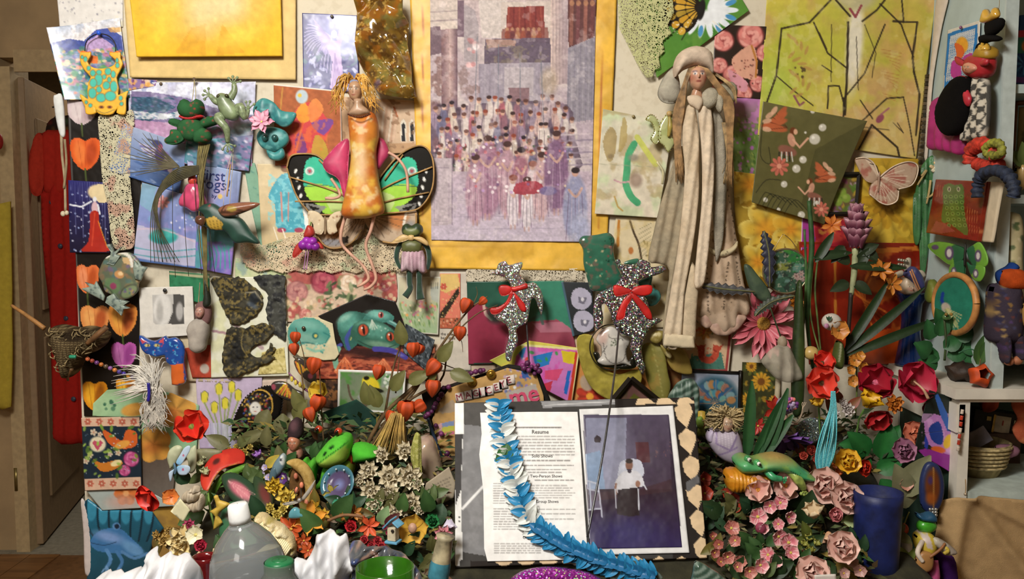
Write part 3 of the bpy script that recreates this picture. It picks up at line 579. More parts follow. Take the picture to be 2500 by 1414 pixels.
def sketch(q):
 q.g('c9b84a','c8ba60',1870,0,2240,100);q.n('a9ac38',90,.48,.7,2,.2);q.n('c4966a',60,.5,.75,6,.2);q.e(1920,160,60,120,'a9b53c',0,.6,.6);q.e(2060,90,90,100,'b0b43a',0,.6,.6);q.e(2150,330,90,60,'cda870',0,.6,.6);q.e(1890,220,40,60,'a8bc50',0,.7,.6);q.e(2210,80,50,120,'c29a50',0,.5,.6);q.e(2086,110,20,110,'e2dac6',4,.95,.3);q.e(2090,-5,50,32,'b9b088',0,.9,.3);K='2e2418'
 for w,pts in((5,[(1872,250),(1895,185),(1908,70),(1976,55),(2028,0)]),(5,[(2040,0),(2075,40)]),(6,[(2070,55),(2068,170),(2062,280)]),(5,[(2105,52),(2140,25),(2160,0)]),(5,[(2180,52),(2238,55),(2226,140),(2230,180)]),(4,[(2160,60),(2110,180),(2060,240)]),(4,[(1986,55),(2020,130),(2065,165)]),(4,[(2148,10),(2200,60),(2228,140)]),(3,[(1895,185),(1935,220),(1985,258)]),(5,[(2230,178),(2243,230),(2235,330)]),(4,[(2105,295),(2165,240),(2205,238)]),(3,[(2205,240),(2220,310),(2232,380)]),(5,[(2085,385),(2128,305),(2190,360),(2196,385)]),(4,[(2020,265),(2022,210),(2048,210),(2062,262)]),(2,[(2030,60),(2028,200)]),(2,[(2000,80),(2018,120)]),(2,[(2110,60),(2138,130),(2128,190)]),(2,[(2090,90),(2095,220)]),(4,[(2060,240),(2058,285)]),(3,[(2100,245),(2130,290)]),(2,[(2020,300),(2170,318)]),(2,[(2190,300),(2205,325),(2180,300)]),(4,[(2200,-10),(2206,55)]),(3,[(2006,160),(2030,176)])):
  q.l(pts,w,K,.9)
 for i in range(14):
  q.e(1930+(i*13)%50,90+i*11,12,4,'b08a4a',40+i*23,.8);q.l([(2150+(i*7)%40,120+i*9),(2200-i,130+i*9)],1.5,'a8743a',.7)
 q.d(10,(1940,160,1965,195),2,5,['5a4a2a'],5);q.l([(2075,22),(2088,42),(2102,14)],6,'8f4048',.95);q.e(2148,290,8,12,'8f4a58',40);q.l([(2150,280),(2170,264)],4,'a0606a');q.l([(1938,234),(1952,258),(1962,250)],5,'8a5458');q.n('ddd3a0',22,.6,.25,9)
card('sketched_painting',[(1873,-20),(2282,-20),(2236,388),(1850,330)],.008,sketch,'large yellow-green painting with black sketched robe lines','painting',res=2.2,curl=lambda u,v:.012*np.clip(u-.85,0,1)*6*(1-v))
sh('curled_wallpaper',[(2290,-15),(2316,-15),(2300,60),(2284,150),(2274,230),(2264,380),(2258,385),(2264,250),(2276,130)],Pl((.994,0,0),(-1,0,0)),lambda q:q.f('cdbfae').d(50,(2240,0,2310,380),.8,1.6,['8a7f78']),.002,.005,None,4,'paper',None,'curled strip of speckled wallpaper beside the yellow-green painting','wallpaper',sm=3)
N=30
t=T('beaded_strip',W(.016)(2252,425),'narrow strip of dark square beads beside the yellow-green painting','strip')
for i in range(26):
 y=186+i*9.6;x=2264-i*.78;obox('bead',W(.018)(x,y),np.eye(3),(.0048,.004,.0042),M(['3a3020','4a4030','2c261a','5a4c38'][i%4],.25,.2,coat=.4),t,.001)
def olive(q):
 q.f('5e5a34');q.p([(2108,298),(1990,365),(1955,500),(2012,548)],'4c4a2a',.8);q.g('76704a','5e5a34',1862,248,1900,330,(1850,240,2000,330),.5)
 for cx,cy,s,fl in((1908,302,1.0,1),(2000,428,.8,-1)):
  for a in(-55,-35,-15,10):
   r=math.radians(a);q.e(cx+fl*(8-26*math.cos(r))*s,cy+26*s*math.sin(r)+6,32*s,9*s,'b8603c',fl*a,.95);q.l([(cx+fl*14*s,cy+10*s),(cx+fl*(8-52*math.cos(r))*s,cy+52*s*math.sin(r)+6)],1.5,'5a2a1c',.8);q.e(cx+fl*(8-46*math.cos(r))*s,cy+46*s*math.sin(r)+6,12*s,6*s,'dcae90',fl*a,.85)
  q.e(cx+fl*28*s,cy+18*s,8*s,9*s,'6a3a20');q.e(cx+fl*34*s,cy+20*s,5*s,7*s,'d8a888');q.e(cx+fl*24*s,cy+40*s,9*s,17*s,'c8937a',-15*fl);q.l([(cx+fl*28*s,cy+40*s),(cx+fl*44*s,cy+58*s),(cx+fl*64*s,cy+36*s)],5*s,'d6a488');q.e(cx+fl*14*s,cy+66*s,24*s,12*s,'8a5a4a',20)
  for k in range(6):
   q.l([(cx-6*fl+k*6*fl,cy+70*s),(cx-8*fl+k*7*fl,cy+92*s)],3,'ccc8c0' if k%2 else '2c2a26')
  q.fl(cx-fl*6*s,cy+104*s,24*s,9,'c8705c','e09a80',10)
 for x,y,r in((1988,340,13),(1960,390,9),(1944,412,10),(2006,312,9),(1914,450,8),(1868,488,6),(1956,525,9),(1994,495,5),(1900,512,5),(1966,324,3),(1982,273,5)):
  q.e(x,y,r,r,'cfcabc',0,.95);q.e(x-r*.3,y-r*.3,r*.3,r*.3,'f0ece0')
 for k in range(7):
  q.l([(1850+k*10,500+k*5),(1868+k*12,470+k*3),(1890+k*14,482+k*6)],1.6,'24261a',.9,4)
 q.l([(1862,300),(1856,380),(1880,400),(1876,360)],2,'2c2c1c',.8,4);q.l([(1845,470),(1870,440),(1905,440)],2,'24241a',.8,4)
card('olive_fairy_card',[(1862,248),(2108,298),(2012,548),(1834,494)],.030,olive,'olive green card of two red-winged fairies with bubbles','card','photo',2.0,lambda u,v:.030*np.clip(u+(1-v)-1.2,0,1)**1.5+.01*np.clip(.3-u,0,1))
def wash(q):
 q.g('ccc8b2','d9cdb8',1470,270,1600,520);q.n('b8cc9c',40,.5,.6,3,.15);q.n('a89468',34,.58,.6,8,.1);q.p([(1490,310),(1505,330),(1500,380),(1485,395),(1472,345)],'a08a5a',.8,4);q.p([(1520,290),(1530,300),(1528,350),(1510,370)],'a8945c',.8,4);q.l([(1548,352),(1534,380),(1530,420),(1528,450),(1540,480),(1556,495)],17,'4aa070',1,4);q.l([(1555,335),(1575,365),(1600,402)],14,'c4c860',.9,4);q.e(1552,440,16,18,'8f7a6c',0,.8,.3)
 q.e(1546,385,12,8,'8a8478',0,.8,.4);q.l([(1500,440),(1515,446),(1535,444)],4,'c49aa0');q.e(1490,382,7,6,'7a6a50',0,.7,.4);q.l([(1500,480),(1508,505),(1520,515)],4,'b89a58');q.e(1585,410,20,10,'b09a70',10,.6,.4);q.l([(1452,400),(1600,408)],1.5,'9a9a80',.6);q.m(.08,20)
t=T('watercolour_sheet',W(.02)(1530,530),'cream watercolour with a green swoosh pinned beside the gold poster','painting')
card('sheet',[(1472,266),(1645,300),(1607,532),(1452,522)],.020,wash,par=t,res=2.3,wob=.004)
pin(1546,285,W(.022),t,'9a8a60')
# left cluster of posters
def hills(q):
 q.g('7f93c0','c4c4dc',310,200,330,250);q.n('dfe2f0',22,.5,.9,3,reg=(310,195,630,240));q.p([(320,222),(380,226),(460,240),(520,262),(628,285),(628,330),(316,330)],'7a6e98');q.p([(322,236),(380,238),(430,262),(392,280),(360,300),(318,282)],'31506a');q.p([(318,270),(410,278),(470,262),(500,275),(400,292),(330,290)],'c4c8d0');q.p([(316,292),(420,300),(560,280),(628,300),(628,420),(316,340)],'b48cb0')
 q.d(150,(320,236,430,290),2,5,['3a6a80','284860','5a7a9a','7a6a9a'],4,(.3,.5),.8,10);q.d(120,(440,300,625,415),3,8,['8ac0d8','3a6a9a','d0b0d0','2a5a70','e0e8f0','a878b0','4a8a8a'],6,(.4,.7),.8,-20);q.e(575,240,40,18,'d8e4f8',-20,.7,.5);q.e(590,320,30,22,'b8dcf0',-30,.8,.5);q.m(.15,6)
t=T('hills_poster',W(.02)(470,418),'blue and violet rolling hills poster behind the green plush frog','poster')
card('upper_sheet',[(312,202),(626,200),(614,418),(316,335)],.009,hills,par=t,mat='photo',res=2.3,wob=.006)
card('lower_sheet',[(455,345),(619,330),(607,418),(450,400)],.0185,lambda q:q.g('4a8a98','8a7aa8',460,340,600,418).d(140,(450,335,620,420),3,8,['3a7a8a','c89ac0','2c5a78','7ab8c8','e0d8e8','8a5a8a','b0a0c8'],8,(.4,.7),.8,20),par=t,mat='photo',res=2.5,wob=.003)
def humming(q):
 q.g('a9b2cc','4a68a0',370,300,350,440);q.d(60,(270,380,440,470),3,12,['3a5a94','7a94c0','b0c0dc','2c4a80'],4,(.15,.3),.8,15)
 for k in range(14):
  a=math.radians(190+k*7);q.l([(408,372),(408+68*math.cos(a),372-50*math.sin(a)-30)],3,['c8b8d0','6a5a9a','ded0d8'][k%3],.85)
 q.e(398,390,16,30,'4a3a7a',-25);q.e(412,400,8,24,'c8b0b8',-15);q.e(385,352,14,9,'3a3a6a',30);q.l([(378,345),(362,340)],3,'2a2a3a');q.e(392,362,6,10,'b04a6a',0,.8)
card('hummingbird_print',[(302,302),(461,355),(437,471),(265,416)],.016,humming,'tilted blue print of a hummingbird with fanned wings',mat='photo',res=2.2)
def tulips(q):
 q.f('140f0c');q.l([(167,230),(205,1000)],3,'6a6a68',.8)
 def tul(x,y,w,h,c0,c1,c2,fr=0):
  q.p([(x-w,y-h*.7),(x-w*.5,y-h),(x,y-h*.8),(x+w*.5,y-h),(x+w,y-h*.7),(x+w*.9,y+h*.3),(x+w*.3,y+h),(x-w*.3,y+h),(x-w*.9,y+h*.3)],c0,1,4);q.e(x-w*.35,y-h*.05,w*.4,h*.8,c1,-8,.85,.3);q.e(x+w*.4,y,w*.35,h*.75,c2,10,.8,.3)
  for k in range(3):
   q.l([(x-w*.5+k*w*.5,y-h*.8),(x-w*.2+k*w*.2,y+h*.9)],1.5,c2,.5)
  q.l([(x,y+h),(x+2,y+h+30)],4,'4a5a2a')
 tul(200,272,36,30,'c8b6ba','d8cccc','a88e96');tul(209,374,36,38,'d85c24','e07a3a','a83c14');tul(214,680,28,34,'d8703a','e8946a','b04a20');tul(232,782,34,36,'d88a4a','e8a860','a84820');tul(300,780,34,38,'d8883c','e0a044','9a4420');tul(303,866,30,30,'b85aa8','c878b8','8a3a80');tul(232,965,30,34,'e0901c','ecb030','8a4a10');tul(308,945,24,20,'e0901c','f0b838','8a4a10')
card('tulip_poster',[(163,228),(345,228),(338,1016),(206,1016)],.005,tulips,'tall black poster of single tulips at the wall edge','poster','photo',2.3)
def redlady(q):
 q.g('28286a','17122a',200,440,220,617)
 for k in range(20):
  q.l([(172+k*6,445),(174+k*6,445+(k*53)%150+20)],1,'8a90c0',.6)
 q.d(70,(172,450,265,615),.8,2.6,['b8c0e0','d8dcf0','8a9ac8'],5);q.e(240,470,25,19,'d8c49a',10);q.p([(225,465),(240,450),(260,455),(268,485),(248,496),(228,480)],'dccaa0',1,4);q.l([(224,492),(200,505),(172,500)],4,'dce0e8');q.e(232,487,5,7,'dcdce0');q.e(232,508,8,16,'d0b0b8');q.l([(240,500),(244,522)],4,'dce0e8');q.p([(222,518),(240,518),(244,550),(256,590),(270,612),(215,615),(200,610),(216,590),(220,550)],'a8281c',1,4)
 q.l([(232,520),(225,600)],3,'c8442c');q.l([(240,540),(262,604)],2,'d8882c')
card('red_gown_card',[(167,440),(266,446),(268,618),(171,617)],.011,redlady,'night-blue card of a lady in a long red gown','card','photo',2.0)
sh('lace_strip',[(240,286),(262,282),(300,278),(322,268),(328,300),(320,350),(318,440),(326,520),(328,596),(308,610),(280,606),(270,570),(262,500),(250,440),(244,360)],W(.018),lambda q:q.f('c6c0a2').n('b88a7a',30,.58,.7,6,.05),.0008,.0,None,3.4,'openlace',None,'long hanging strip of cream lace with pink roses','lace')
t=T('bone_wand',W(.02)(156,525),'white paddle-topped dried stalk hanging at the wall edge','stalk')
sh('paddle',[(132,240),(138,232),(152,234),(158,300),(158,332),(148,330),(138,290)],W(.02),'d4d6d4',.006,.003,None,5,'paper',t)
tb('stem',[(150,325),(152,380),(158,440),(160,515)],[4,3.5,3,3.5],W(.02),M('9a8a6c',.7),t)
tb('stem',[(158,340),(162,400),(156,460)],3,W(.024),M('8a7a5c',.7),t)
ball('knob',154,522,(6,7),W(.02),M('c0b49a',.6),t)
ball('knob',163,520,(5,6),W(.022),M('c0b49a',.6),t)
def pond(q):
 q.g('8c9cc8','7a88c4',400,450,400,560);q.n('b098c8',40,.52,.7,5,.2);q.d(8,(350,450,480,540),6,12,['6ab0c0','9a9ad8'],3,(.5,.9),.5);q.fl(400,494,17,8,'d89a9a','c86a6a',0,.3);q.p([(345,445),(385,455),(375,520),(345,500)],'7ab8c0',.5);q.p([(335,548),(480,585),(482,650),(330,640)],'b4b4d0');q.e(402,578,34,18,'2f9a98');q.e(402,570,26,12,'5ac0b8',0,.7,.3);q.l([(332,560),(400,560),(478,590)],4,'d0b8c8',.7,3)
 for y in(604,620):
  q.l([(330,y),(400,y+10),(480,y+4)],3,'4a9aa8',.9,3)
 q.l([(328,632),(480,656)],7,'4a6aa8',.9);q.d(20,(420,500,480,560),1,3,['e0e0f0'],2)
card('pond_book',[(350,446),(487,485),(478,655),(328,636)],.014,pond,'lilac pond picture book with a round green frog on a lily pad','book','photo',2.2,th=.008)
def frogbook(q):
 q.g('a0b4d8','6a6ab4',500,400,540,660);q.n('c0a8cc',36,.54,.7,5,.2);q.e(540,480,6,6,'e0c070');q.p([(478,560),(560,556),(575,600),(480,660)],'4a9a9a',.8);q.n('8a70c0',20,.5,.8,9,.1,reg=(480,590,575,670))
 for k in range(6):
  q.l([(500+k*12,600),(512+k*10,622),(504+k*12,655)],3,'3aa898',.8,3)
t=T('frog_book',W(.02)(525,668),'frog book with large blue lettering behind the dried stems','book')
FB=W(.016)
card('cover',[(460,392),(590,420),(565,671),(478,654)],.012,frogbook,par=t,res=2.2,mat='photo',th=.008)
INK=M('2c3a78',.5,0,bump=0)
text('lettering','First',484,436,36,W(.0215),INK,t,6)
text('lettering','Frogs!',468,456,38,W(.0215),INK,t,6)
text('lettering','by',516,482,13,W(.0215),INK,t,6)
# fairy and kimono cards
def orangefairy(q):
 q.f('a8603c').m(.12,9);q.l([(690,215),(685,270)],4,'c89a4a',.7);q.p([(722,268),(760,250),(800,290),(815,300),(800,330),(775,385),(740,398),(705,380),(700,350),(712,310)],'c8484a',1,4);q.p([(745,250),(758,290),(735,300),(722,275)],'e0943c',1,3);q.p([(752,262),(772,240),(790,270),(760,300)],'e08a4c',.9,3);q.p([(760,300),(815,292),(790,330)],'6a4a9a',.85,3);q.p([(735,320),(750,370),(730,385),(720,345)],'5a3a8a',.7,3)
 q.p([(770,330),(795,350),(800,390),(760,398)],'b8a23c',.8,3);q.l([(740,300),(718,390)],5,'e86a3c',.7);q.e(737,236,15,17,'b8c8d0');q.e(732,233,5,5,'d8b84a');q.n('e0783c',14,.58,.5,7,.08,reg=(700,280,800,398))
card('orange_fairy_card',[(668,205),(832,222),(836,402),(672,404)],.012,lambda q:(orangefairy(q),q.l([(669,206),(832,223),(836,401)],4,'e0d8cc')),'rust-coloured card of a fairy in a flame-red dress','card','paper',2.1)
def kimono(q):
 q.g('d6c39c','ccb68c',660,400,700,620);q.p([(675,440),(690,425),(712,425),(728,450),(740,520),(745,560),(680,562),(672,500),(655,480)],'4aa4b8',1,4);q.e(697,412,11,9,'8a6a50');q.e(697,405,12,5,'a83a3a');q.n('8ad0d8',9,.52,.7,3,.06,reg=(655,425,745,562));q.l([(686,470),(690,540)],4,'c88a80');q.l([(705,470),(704,540)],3,'c88a80');q.e(688,562,11,6,'a0405a');q.e(730,562,11,6,'a0405a');q.p([(735,440),(742,440),(755,560),(745,560)],'f0f4f4',.85)
 q.l([(668,555),(690,620)],2.5,'ece6d6',.9);q.l([(690,560),(712,622)],3,'f0ece0',.9)
card('kimono_card',[(628,400),(762,402),(762,600),(640,600)],.010,kimono,'cream card of a small figure in a turquoise kimono','card','photo',2.1)
sh('scalloped_card',[(595,400),(622,398),(640,470),(652,600),(760,603),(762,628),(650,630),(632,590),(612,500)],W(.007),lambda q:q.f('7fa890').d(60,(590,398,765,630),2,6,['5a9080','a8c0a0','4a8078'],3,(.2,.4),.8,30),.0015,0,None,3.5,'paper',None,'teal striped card edge showing behind the kimono card','card',sm=0)
# lace band and rose paper
def rosepaper(q):
 q.f('ccb29a');q.n('a8504c',40,.55,.9,4,.08);q.n('8a8a60',26,.6,.8,14,.06)
 for x,y,r in((790,688,30),(725,712,26),(745,768,15),(905,690,20),(850,692,22),(940,700,12)):
  q.rose(x,y,r,*[('a8485a','b8606a','7a2a3a'),('b07a78','c89088','8a4a50'),('c87a74','d8988e','a05a50'),('b85a54','c87468','8a3a34'),('e0c8ac','ecdcc8','b89478'),('a8606a','b8747a','7a4048')][[30,26,15,20,22,12].index(r)])
 q.d(24,(800,690,870,760),6,15,['4a5e40','6a7a50','38482e','7a8860'],8,(.35,.5));q.d(70,(695,730,850,780),2,7,['d8b890','e0ccb0','c06a60','8a8a60'],9,(.5,1),.8);q.d(30,(900,665,965,730),2,6,['d8c09a','b85a50','8a3a3a'],10);q.m(.1,6)
sh('rose_paper',[(694,650),(965,650),(972,720),(965,740),(880,726),(800,770),(786,786),(700,786)],W(.005),rosepaper,.0015,0,None,2.6,'paper',None,'rose-patterned wrapping paper above the tree frog photo','paper',sm=0)
sh('floral_lace',[(590,560),(640,600),(760,560),(850,540),(930,575),(1040,600),(1052,640),(1045,668),(1020,660),(990,668),(960,660),(930,668),(900,660),(870,668),(840,660),(810,668),(780,660),(750,668),(720,660),(690,668),(660,658),(630,664),(600,650),(586,620)],W(.013),lambda q:(q.f('d6c4a4'),q.n('c89a86',40,.53,.8,6,.08),q.n('9aa684',34,.6,.7,12,.05)),.0008,.0,6,3.4,'openlace',None,'cream lace band printed with faded roses under the butterfly kite','lace',sm=0)
card('grey_lace',[(590,590),(650,600),(660,650),(588,640)],.011,'b0b0a0','grey crocheted lace scrap beside the scalloped card','lace','openlace',5)
card('lace_trim',[(1138,655),(1425,655),(1425,686),(1138,690)],.008,'cfc4ae','thin strip of lace below the gold poster','lace','openlace',5)
card('pale_painting',[(575,630),(700,640),(700,690),(575,690)],.004,lambda q:q.f('c4c8a0').n('a8c08a',24,.5,.8,2,.1).n('8aa0a0',18,.58,.7,5,.1),'pale green watercolour scrap above the torn frog paper','painting',res=3)
# middle row
def matphoto(q):
 q.f('d8d4cc');q.p([(374,719),(447,719),(451,727),(451,785),(445,791),(380,791),(375,784)],'b8b6b2');q.e(398,755,22,38,'d2d0cc',0,1,.1);q.e(392,760,8,26,'a09e9a',0,.7,.3);q.p([(424,719),(451,719),(451,791),(412,791),(424,760)],'4a4846',1);q.e(440,760,9,22,'b8b6b4',0,.9,.2)
t=T('matted_photo',W(.02)(408,828),'small black and white photo in a white square mat','photo')
card('mat_board',[(340,702),(471,699),(476,818),(346,826)],.016,matphoto,par=t,res=2.2,th=.004)
pin(404,709,W(.022),t,'404040',5)
card('green_box_card',[(413,662),(512,670),(510,745),(415,722)],.010,lambda q:q.f('2f7a54').n('24603f',20,.5,.8,3,.1).l([(414,668),(512,676)],6,'c0b490',.9),'bright green card with a lace edge behind the matted photo','card',res=3)
def tornfrog(q):
 q.f('dcdcc8');q.n('d0d0a0',30,.55,.6,4,.1);q.l([(520,808),(560,815)],6,'9a7080',.8);q.l([(570,790),(640,850)],9,'a88a90',.8)
t=T('torn_frog_art',W(.02)(608,922),'torn black and gold paper collage of frogs on white','collage')
card('sheet',[(512,678),(697,675),(705,918),(516,922)],.012,tornfrog,par=t,res=3)
def blackgold(q):
 q.f('2c2a22');q.n('7a6a3a',5,.53,.9,4,.06);q.n('4a4636',16,.5,.6,7,.1)
FT=W(.018)
sh('torn_piece',jag([(516,685),(545,676),(590,678),(608,690),(640,722),(636,752),(612,780),(590,790),(565,790),(540,740)]),FT,lambda q:(blackgold(q),q.e(622,728,12,14,'262a2e'),q.l([(600,715),(625,712),(640,735)],3,'8a8470'),q.e(616,745,14,6,'5a6a80',30,.6,.4)),.002,.001,6,3,'paper',t,sm=0,lift=lambda x,y:.02*np.abs(fbm(x,y,30,4,3)-.5))
sh('torn_piece',jag([(560,800),(600,800),(640,790),(672,800),(650,830),(618,846),(612,866),(636,872),(656,850),(660,836),(668,846),(676,850),(664,868),(674,874),(640,892),(600,912),(556,920),(544,880),(550,830)],2,5,2),FT,lambda q:(blackgold(q),q.e(580,860,18,34,'17181a',15,.8,.3),q.l([(596,806),(590,840),(606,870)],3,'8a7a48',.8,3)),.002,.001,6,3,'paper',t,sm=0,lift=lambda x,y:.024*np.abs(fbm(x,y,26,6,3)-.5))
sh('torn_piece',jag([(622,675),(690,673),(696,700),(698,810),(690,830),(660,800),(650,760),(655,720),(636,700)],2,5,3),FT,lambda q:(q.f('43443f'),q.n('26272a',12,.5,.8,5,.1),q.n('6a6c66',6,.62,.7,8,.05),q.e(648,694,6,5,'17181a'),q.e(680,692,6,5,'17181a')),.002,.001,5,3,'paper',t,sm=0,lift=lambda x,y:.02*np.abs(fbm(x,y,26,8,3)-.5))
card('gold_leaf_patch',[(640,860),(694,848),(700,912),(630,915)],.014,lambda q:q.f('c9bb78').n('e0d49a',6,.5,.8,4,.1).n('8a7a40',5,.6,.7,8,.1),par=t,res=3)
card('red_relief_card',[(452,850),(545,838),(552,922),(470,922)],.010,lambda q:q.f('a8412c').m(.15,8).e(500,900,11,12,'b9aca0'),'brick red card with a pale disc under the pouch doll','card',res=2.6)
card('cream_backing',[(440,820),(560,830),(560,935),(430,930)],.006,lambda q:q.f('c9b99a').m(.1,30),'cream sheet showing around the brick red card','paper',res=5)
def tealfrog(q):
 q.f('d2c8a4');q.n('bcb896',30,.55,.6,4,.1);q.p([(705,800),(730,776),(770,778),(800,800),(805,820),(790,840),(750,838),(720,850),(705,830)],'4f9488',1,4);q.e(748,792,40,12,'86bcae',10,.7,.5);q.e(745,826,40,14,'8ab0a0',8,.7,.5);q.e(716,824,12,22,'3a7a74',0,.6,.5);q.l([(712,842),(745,836),(775,842)],3,'2f6a66',.8,3);q.e(770,820,8,8,'2a6a66');q.e(771,820,4,4,'c8b860');q.l([(790,812),(806,820),(795,838)],3,'2f7a74')
 q.l([(750,850),(770,858),(790,855)],6,'7ab8a4',.8);q.d(20,(740,835,800,865),1,3,['3a8a84','8ac0b0'],5)
t=T('teal_frog_card',W(.03)(765,882),'cut-out cream card with a teal frog portrait','card')
sh('card_cutout',[(700,800),(718,782),(748,774),(775,775),(812,790),(818,830),(828,865),(818,878),(790,880),(765,872),(735,872),(704,850)],W(.026),tealfrog,.003,0,None,2.4,'paper',t,sm=0)
pin(742,801,W(.029),t,'5a5040',5)
def treefrog(q):
 q.f('15110f');q.p([(740,862),(800,850),(860,846),(960,848),(1070,878),(1070,935),(740,935)],'9a4634');q.n('c06a4c',14,.5,.8,4,.1,2.2,reg=(740,846,1070,935));q.n('58241f',16,.58,.85,9,.08,2.6,reg=(740,846,1070,935))
 for k in range(9):
  q.l([(760+k*34,862+(k*17)%40),(800+k*34,868+(k*17)%40)],2,'3a1614',.7)
 q.e(905,862,90,13,'1c0c10',6,.8,.5);q.p([(824,800),(832,772),(856,760),(886,764),(905,772),(892,800),(872,840),(850,856),(838,840)],'2f6258',1,4);q.e(850,786,26,20,'5a9c8e',-30,.95,.35);q.e(842,776,18,7,'9cc8b8',-30,.7,.5);q.l([(862,800),(846,826),(852,852)],9,'3f4f9a',.95,3);q.l([(866,806),(856,830)],3,'c8b868',.8);q.p([(884,790),(896,766),(918,756),(944,760),(962,774),(956,786),(930,788),(908,796)],'3f7a70',1,4)
 q.e(922,768,26,9,'7ab8ac',10,.9,.4);q.e(930,769,6.5,7.5,'b8504c');q.e(931,769,2.2,6,'1c0c0c');q.e(928,765,1.6,1.6,'f0e8e0');q.p([(856,812),(866,790),(892,780),(930,786),(962,808),(978,832),(968,850),(930,856),(888,846),(866,832)],'2f5f50',1,4);q.e(915,806,44,18,'549080',14,.95,.4);q.e(905,796,30,7,'8cc0ac',10,.6,.6);q.e(930,842,36,8,'7a9c84',10,.8,.4);q.l([(874,832),(905,846),(940,850),(966,842)],2,'1c3a30',.9,3)
 q.d(10,(880,790,950,832),1.5,2.5,['b8d8c8'],5,a=.7)
 for ex,ey,rx,ry in((887,806,12,14),(953,822,9,11)):
  q.e(ex,ey,rx+3,ry+2,'1f4438',-8);q.e(ex,ey,rx,ry,'b8482f',-8);q.e(ex-2,ey-3,rx*.6,ry*.5,'d87a50',-8,.7,.4);q.e(ex+1,ey,3.2,ry*.82,'1c0a08',-8);q.e(ex-3,ey-5,2.2,2.2,'f4ece4')
 for k in range(4):
  q.l([(908,782),(903+k*6,806-abs(k-1.5)*3)],2.6,'c4d0c0',.9)
 q.l([(950,786),(972,800),(1004,856)],10,'4f8a84',.95,3);q.l([(952,784),(976,800),(1000,844)],3,'9cc8c0',.8,3);q.l([(832,842),(812,852),(800,848)],9,'4a4f9c',.95,3);q.l([(826,852),(818,872),(822,896)],14,'7ab49c',.95,3);q.l([(915,852),(956,856),(990,872)],13,'45409a',.95,3);q.e(975,866,12,3,'8a88c8',15,.7,.5)
 for x,y in((842,880),(936,884)):
  for k in(-20,-7,7,19):
   q.l([(x,y-6),(x+k*.6,y+8),(x+k,y+24)],6,'cc6a42',.95,3);q.l([(x,y-6),(x+k*.6-1,y+6)],2,'e8a078',.8);q.e(x+k,y+26,6,5.5,'d87a4e');q.e(x+k-1.5,y+24,2.2,2,'f0b898',0,.8)
 q.m(.1,6)
sh('tree_frog_photo',[(776,772),(835,745),(896,718),(965,736),(990,800),(1062,848),(1066,925),(742,925),(752,895),(800,860),(820,855),(812,800)],W(.020),treefrog,.002,0,None,2.1,'photo',None,'red-eyed tree frogs photo cut out with a black top','photo',sm=0)
def gardencard(q):
 q.g('c9c0a4','9ab08a',1020,690,1020,800);q.p([(985,680),(1030,690),(1060,700),(1052,750),(990,730)],'c8bca0',.9);q.p([(1052,700),(1072,700),(1070,740),(1052,730)],'b0b4a8')
 for k in range(4):
  q.l([(1054+k*5,690),(1053+k*5,705)],1.5,'6a6a60')
 q.d(120,(975,745,1068,812),2,7,['7a9a5a','a8b880','5a8048','c8c8a0','90a868'],4,(.2,.35),.9,75);q.d(40,(978,730,1066,785),2,4,['d88a7a','e0a060','e8d8b0','c87a94'],5)
card('garden_card',[(972,674),(1076,676),(1070,818),(968,810)],.009,lambda q:(gardencard(q),q.l([(972,675),(1076,677),(1070,817),(968,809),(972,675)],5,'c8c4b4')),'card of a sunny cottage garden behind the frog ballerina','card',res=2.2)
def coral(q):
 q.f('d87a64');q.p([(1075,670),(1118,670),(1124,700),(1090,715),(1076,710)],'d8b870');q.p([(1074,765),(1120,700),(1122,716),(1084,778),(1074,800)],'2c2418');q.d(40,(1076,700,1120,780),1,2,['c8a860','e0c890'],4);q.fl(1083,700,9,6,'d05a48','e08a70');q.p([(1074,776),(1122,776),(1122,800),(1074,800)],'a8583c');q.d(30,(1076,778,1122,796),1,3,['3a2a20','d8a080','c86a54'],5)
t=T('coral_card',W(.02)(1105,850),'coral card with a fan and small italic writing','card')
card('card_sheet',[(1072,664),(1140,664),(1150,905),(1076,905)],.006,lambda q:(q.f('c9c0b2'),q.m(.05,30)),par=t,res=5)
card('print',[(1074,668),(1124,668),(1124,802),(1074,802)],.0085,coral,par=t,res=2.2)
text('writing','the moments of the\nbest days',1076,818,9.5,W(.0083),M('4a4440',.7,0,bump=0),t,2)
def vasephoto(q):
 q.g('1f4a3c','3a8068',1150,700,1400,730);q.e(1350,720,90,60,'3f8a70',0,.7,.6);q.p([(1140,750),(1165,740),(1200,755),(1240,790),(1250,830),(1230,885),(1140,888)],'8f3048');q.p([(1240,800),(1290,785),(1360,780),(1410,815),(1412,885),(1225,886)],'9a4a5c');q.p([(1300,790),(1370,785),(1405,810),(1320,812)],'b8788a',.8);q.e(1380,850,20,30,'6a2438',0,.8,.4);q.e(1188,845,26,40,'7a2238',0,.7,.5);q.l([(1180,742),(1186,768),(1200,780)],7,'c8a49a')
 q.e(1212,765,22,24,'14281f',20,.9,.3);q.l([(1290,784),(1320,770),(1325,790)],8,'3a5a50',.8)
card('magenta_vase_photo',[(1140,688),(1376,686),(1412,885),(1144,890)],.009,vasephoto,'photo of magenta folds against dark green behind the glitter deer','photo','photo',2.3)
def whitebloom(q):
 q.g('33383c','22262a',1380,690,1440,820);q.l([(1370,686),(1398,818)],8,'4a6878')
 for cx,cy in((1420,725),(1426,780)):
  q.p([(cx-26,cy+10),(cx-20,cy-16),(cx,cy-22),(cx+20,cy-10),(cx+24,cy+14),(cx+8,cy+30),(cx-14,cy+28)],'b4b0c4',1,3);q.p([(cx-8,cy),(cx+14,cy+2),(cx+6,cy+18),(cx-8,cy+14)],'6a6878',.9);q.e(cx+2,cy+6,4,5,'dcd8e0')
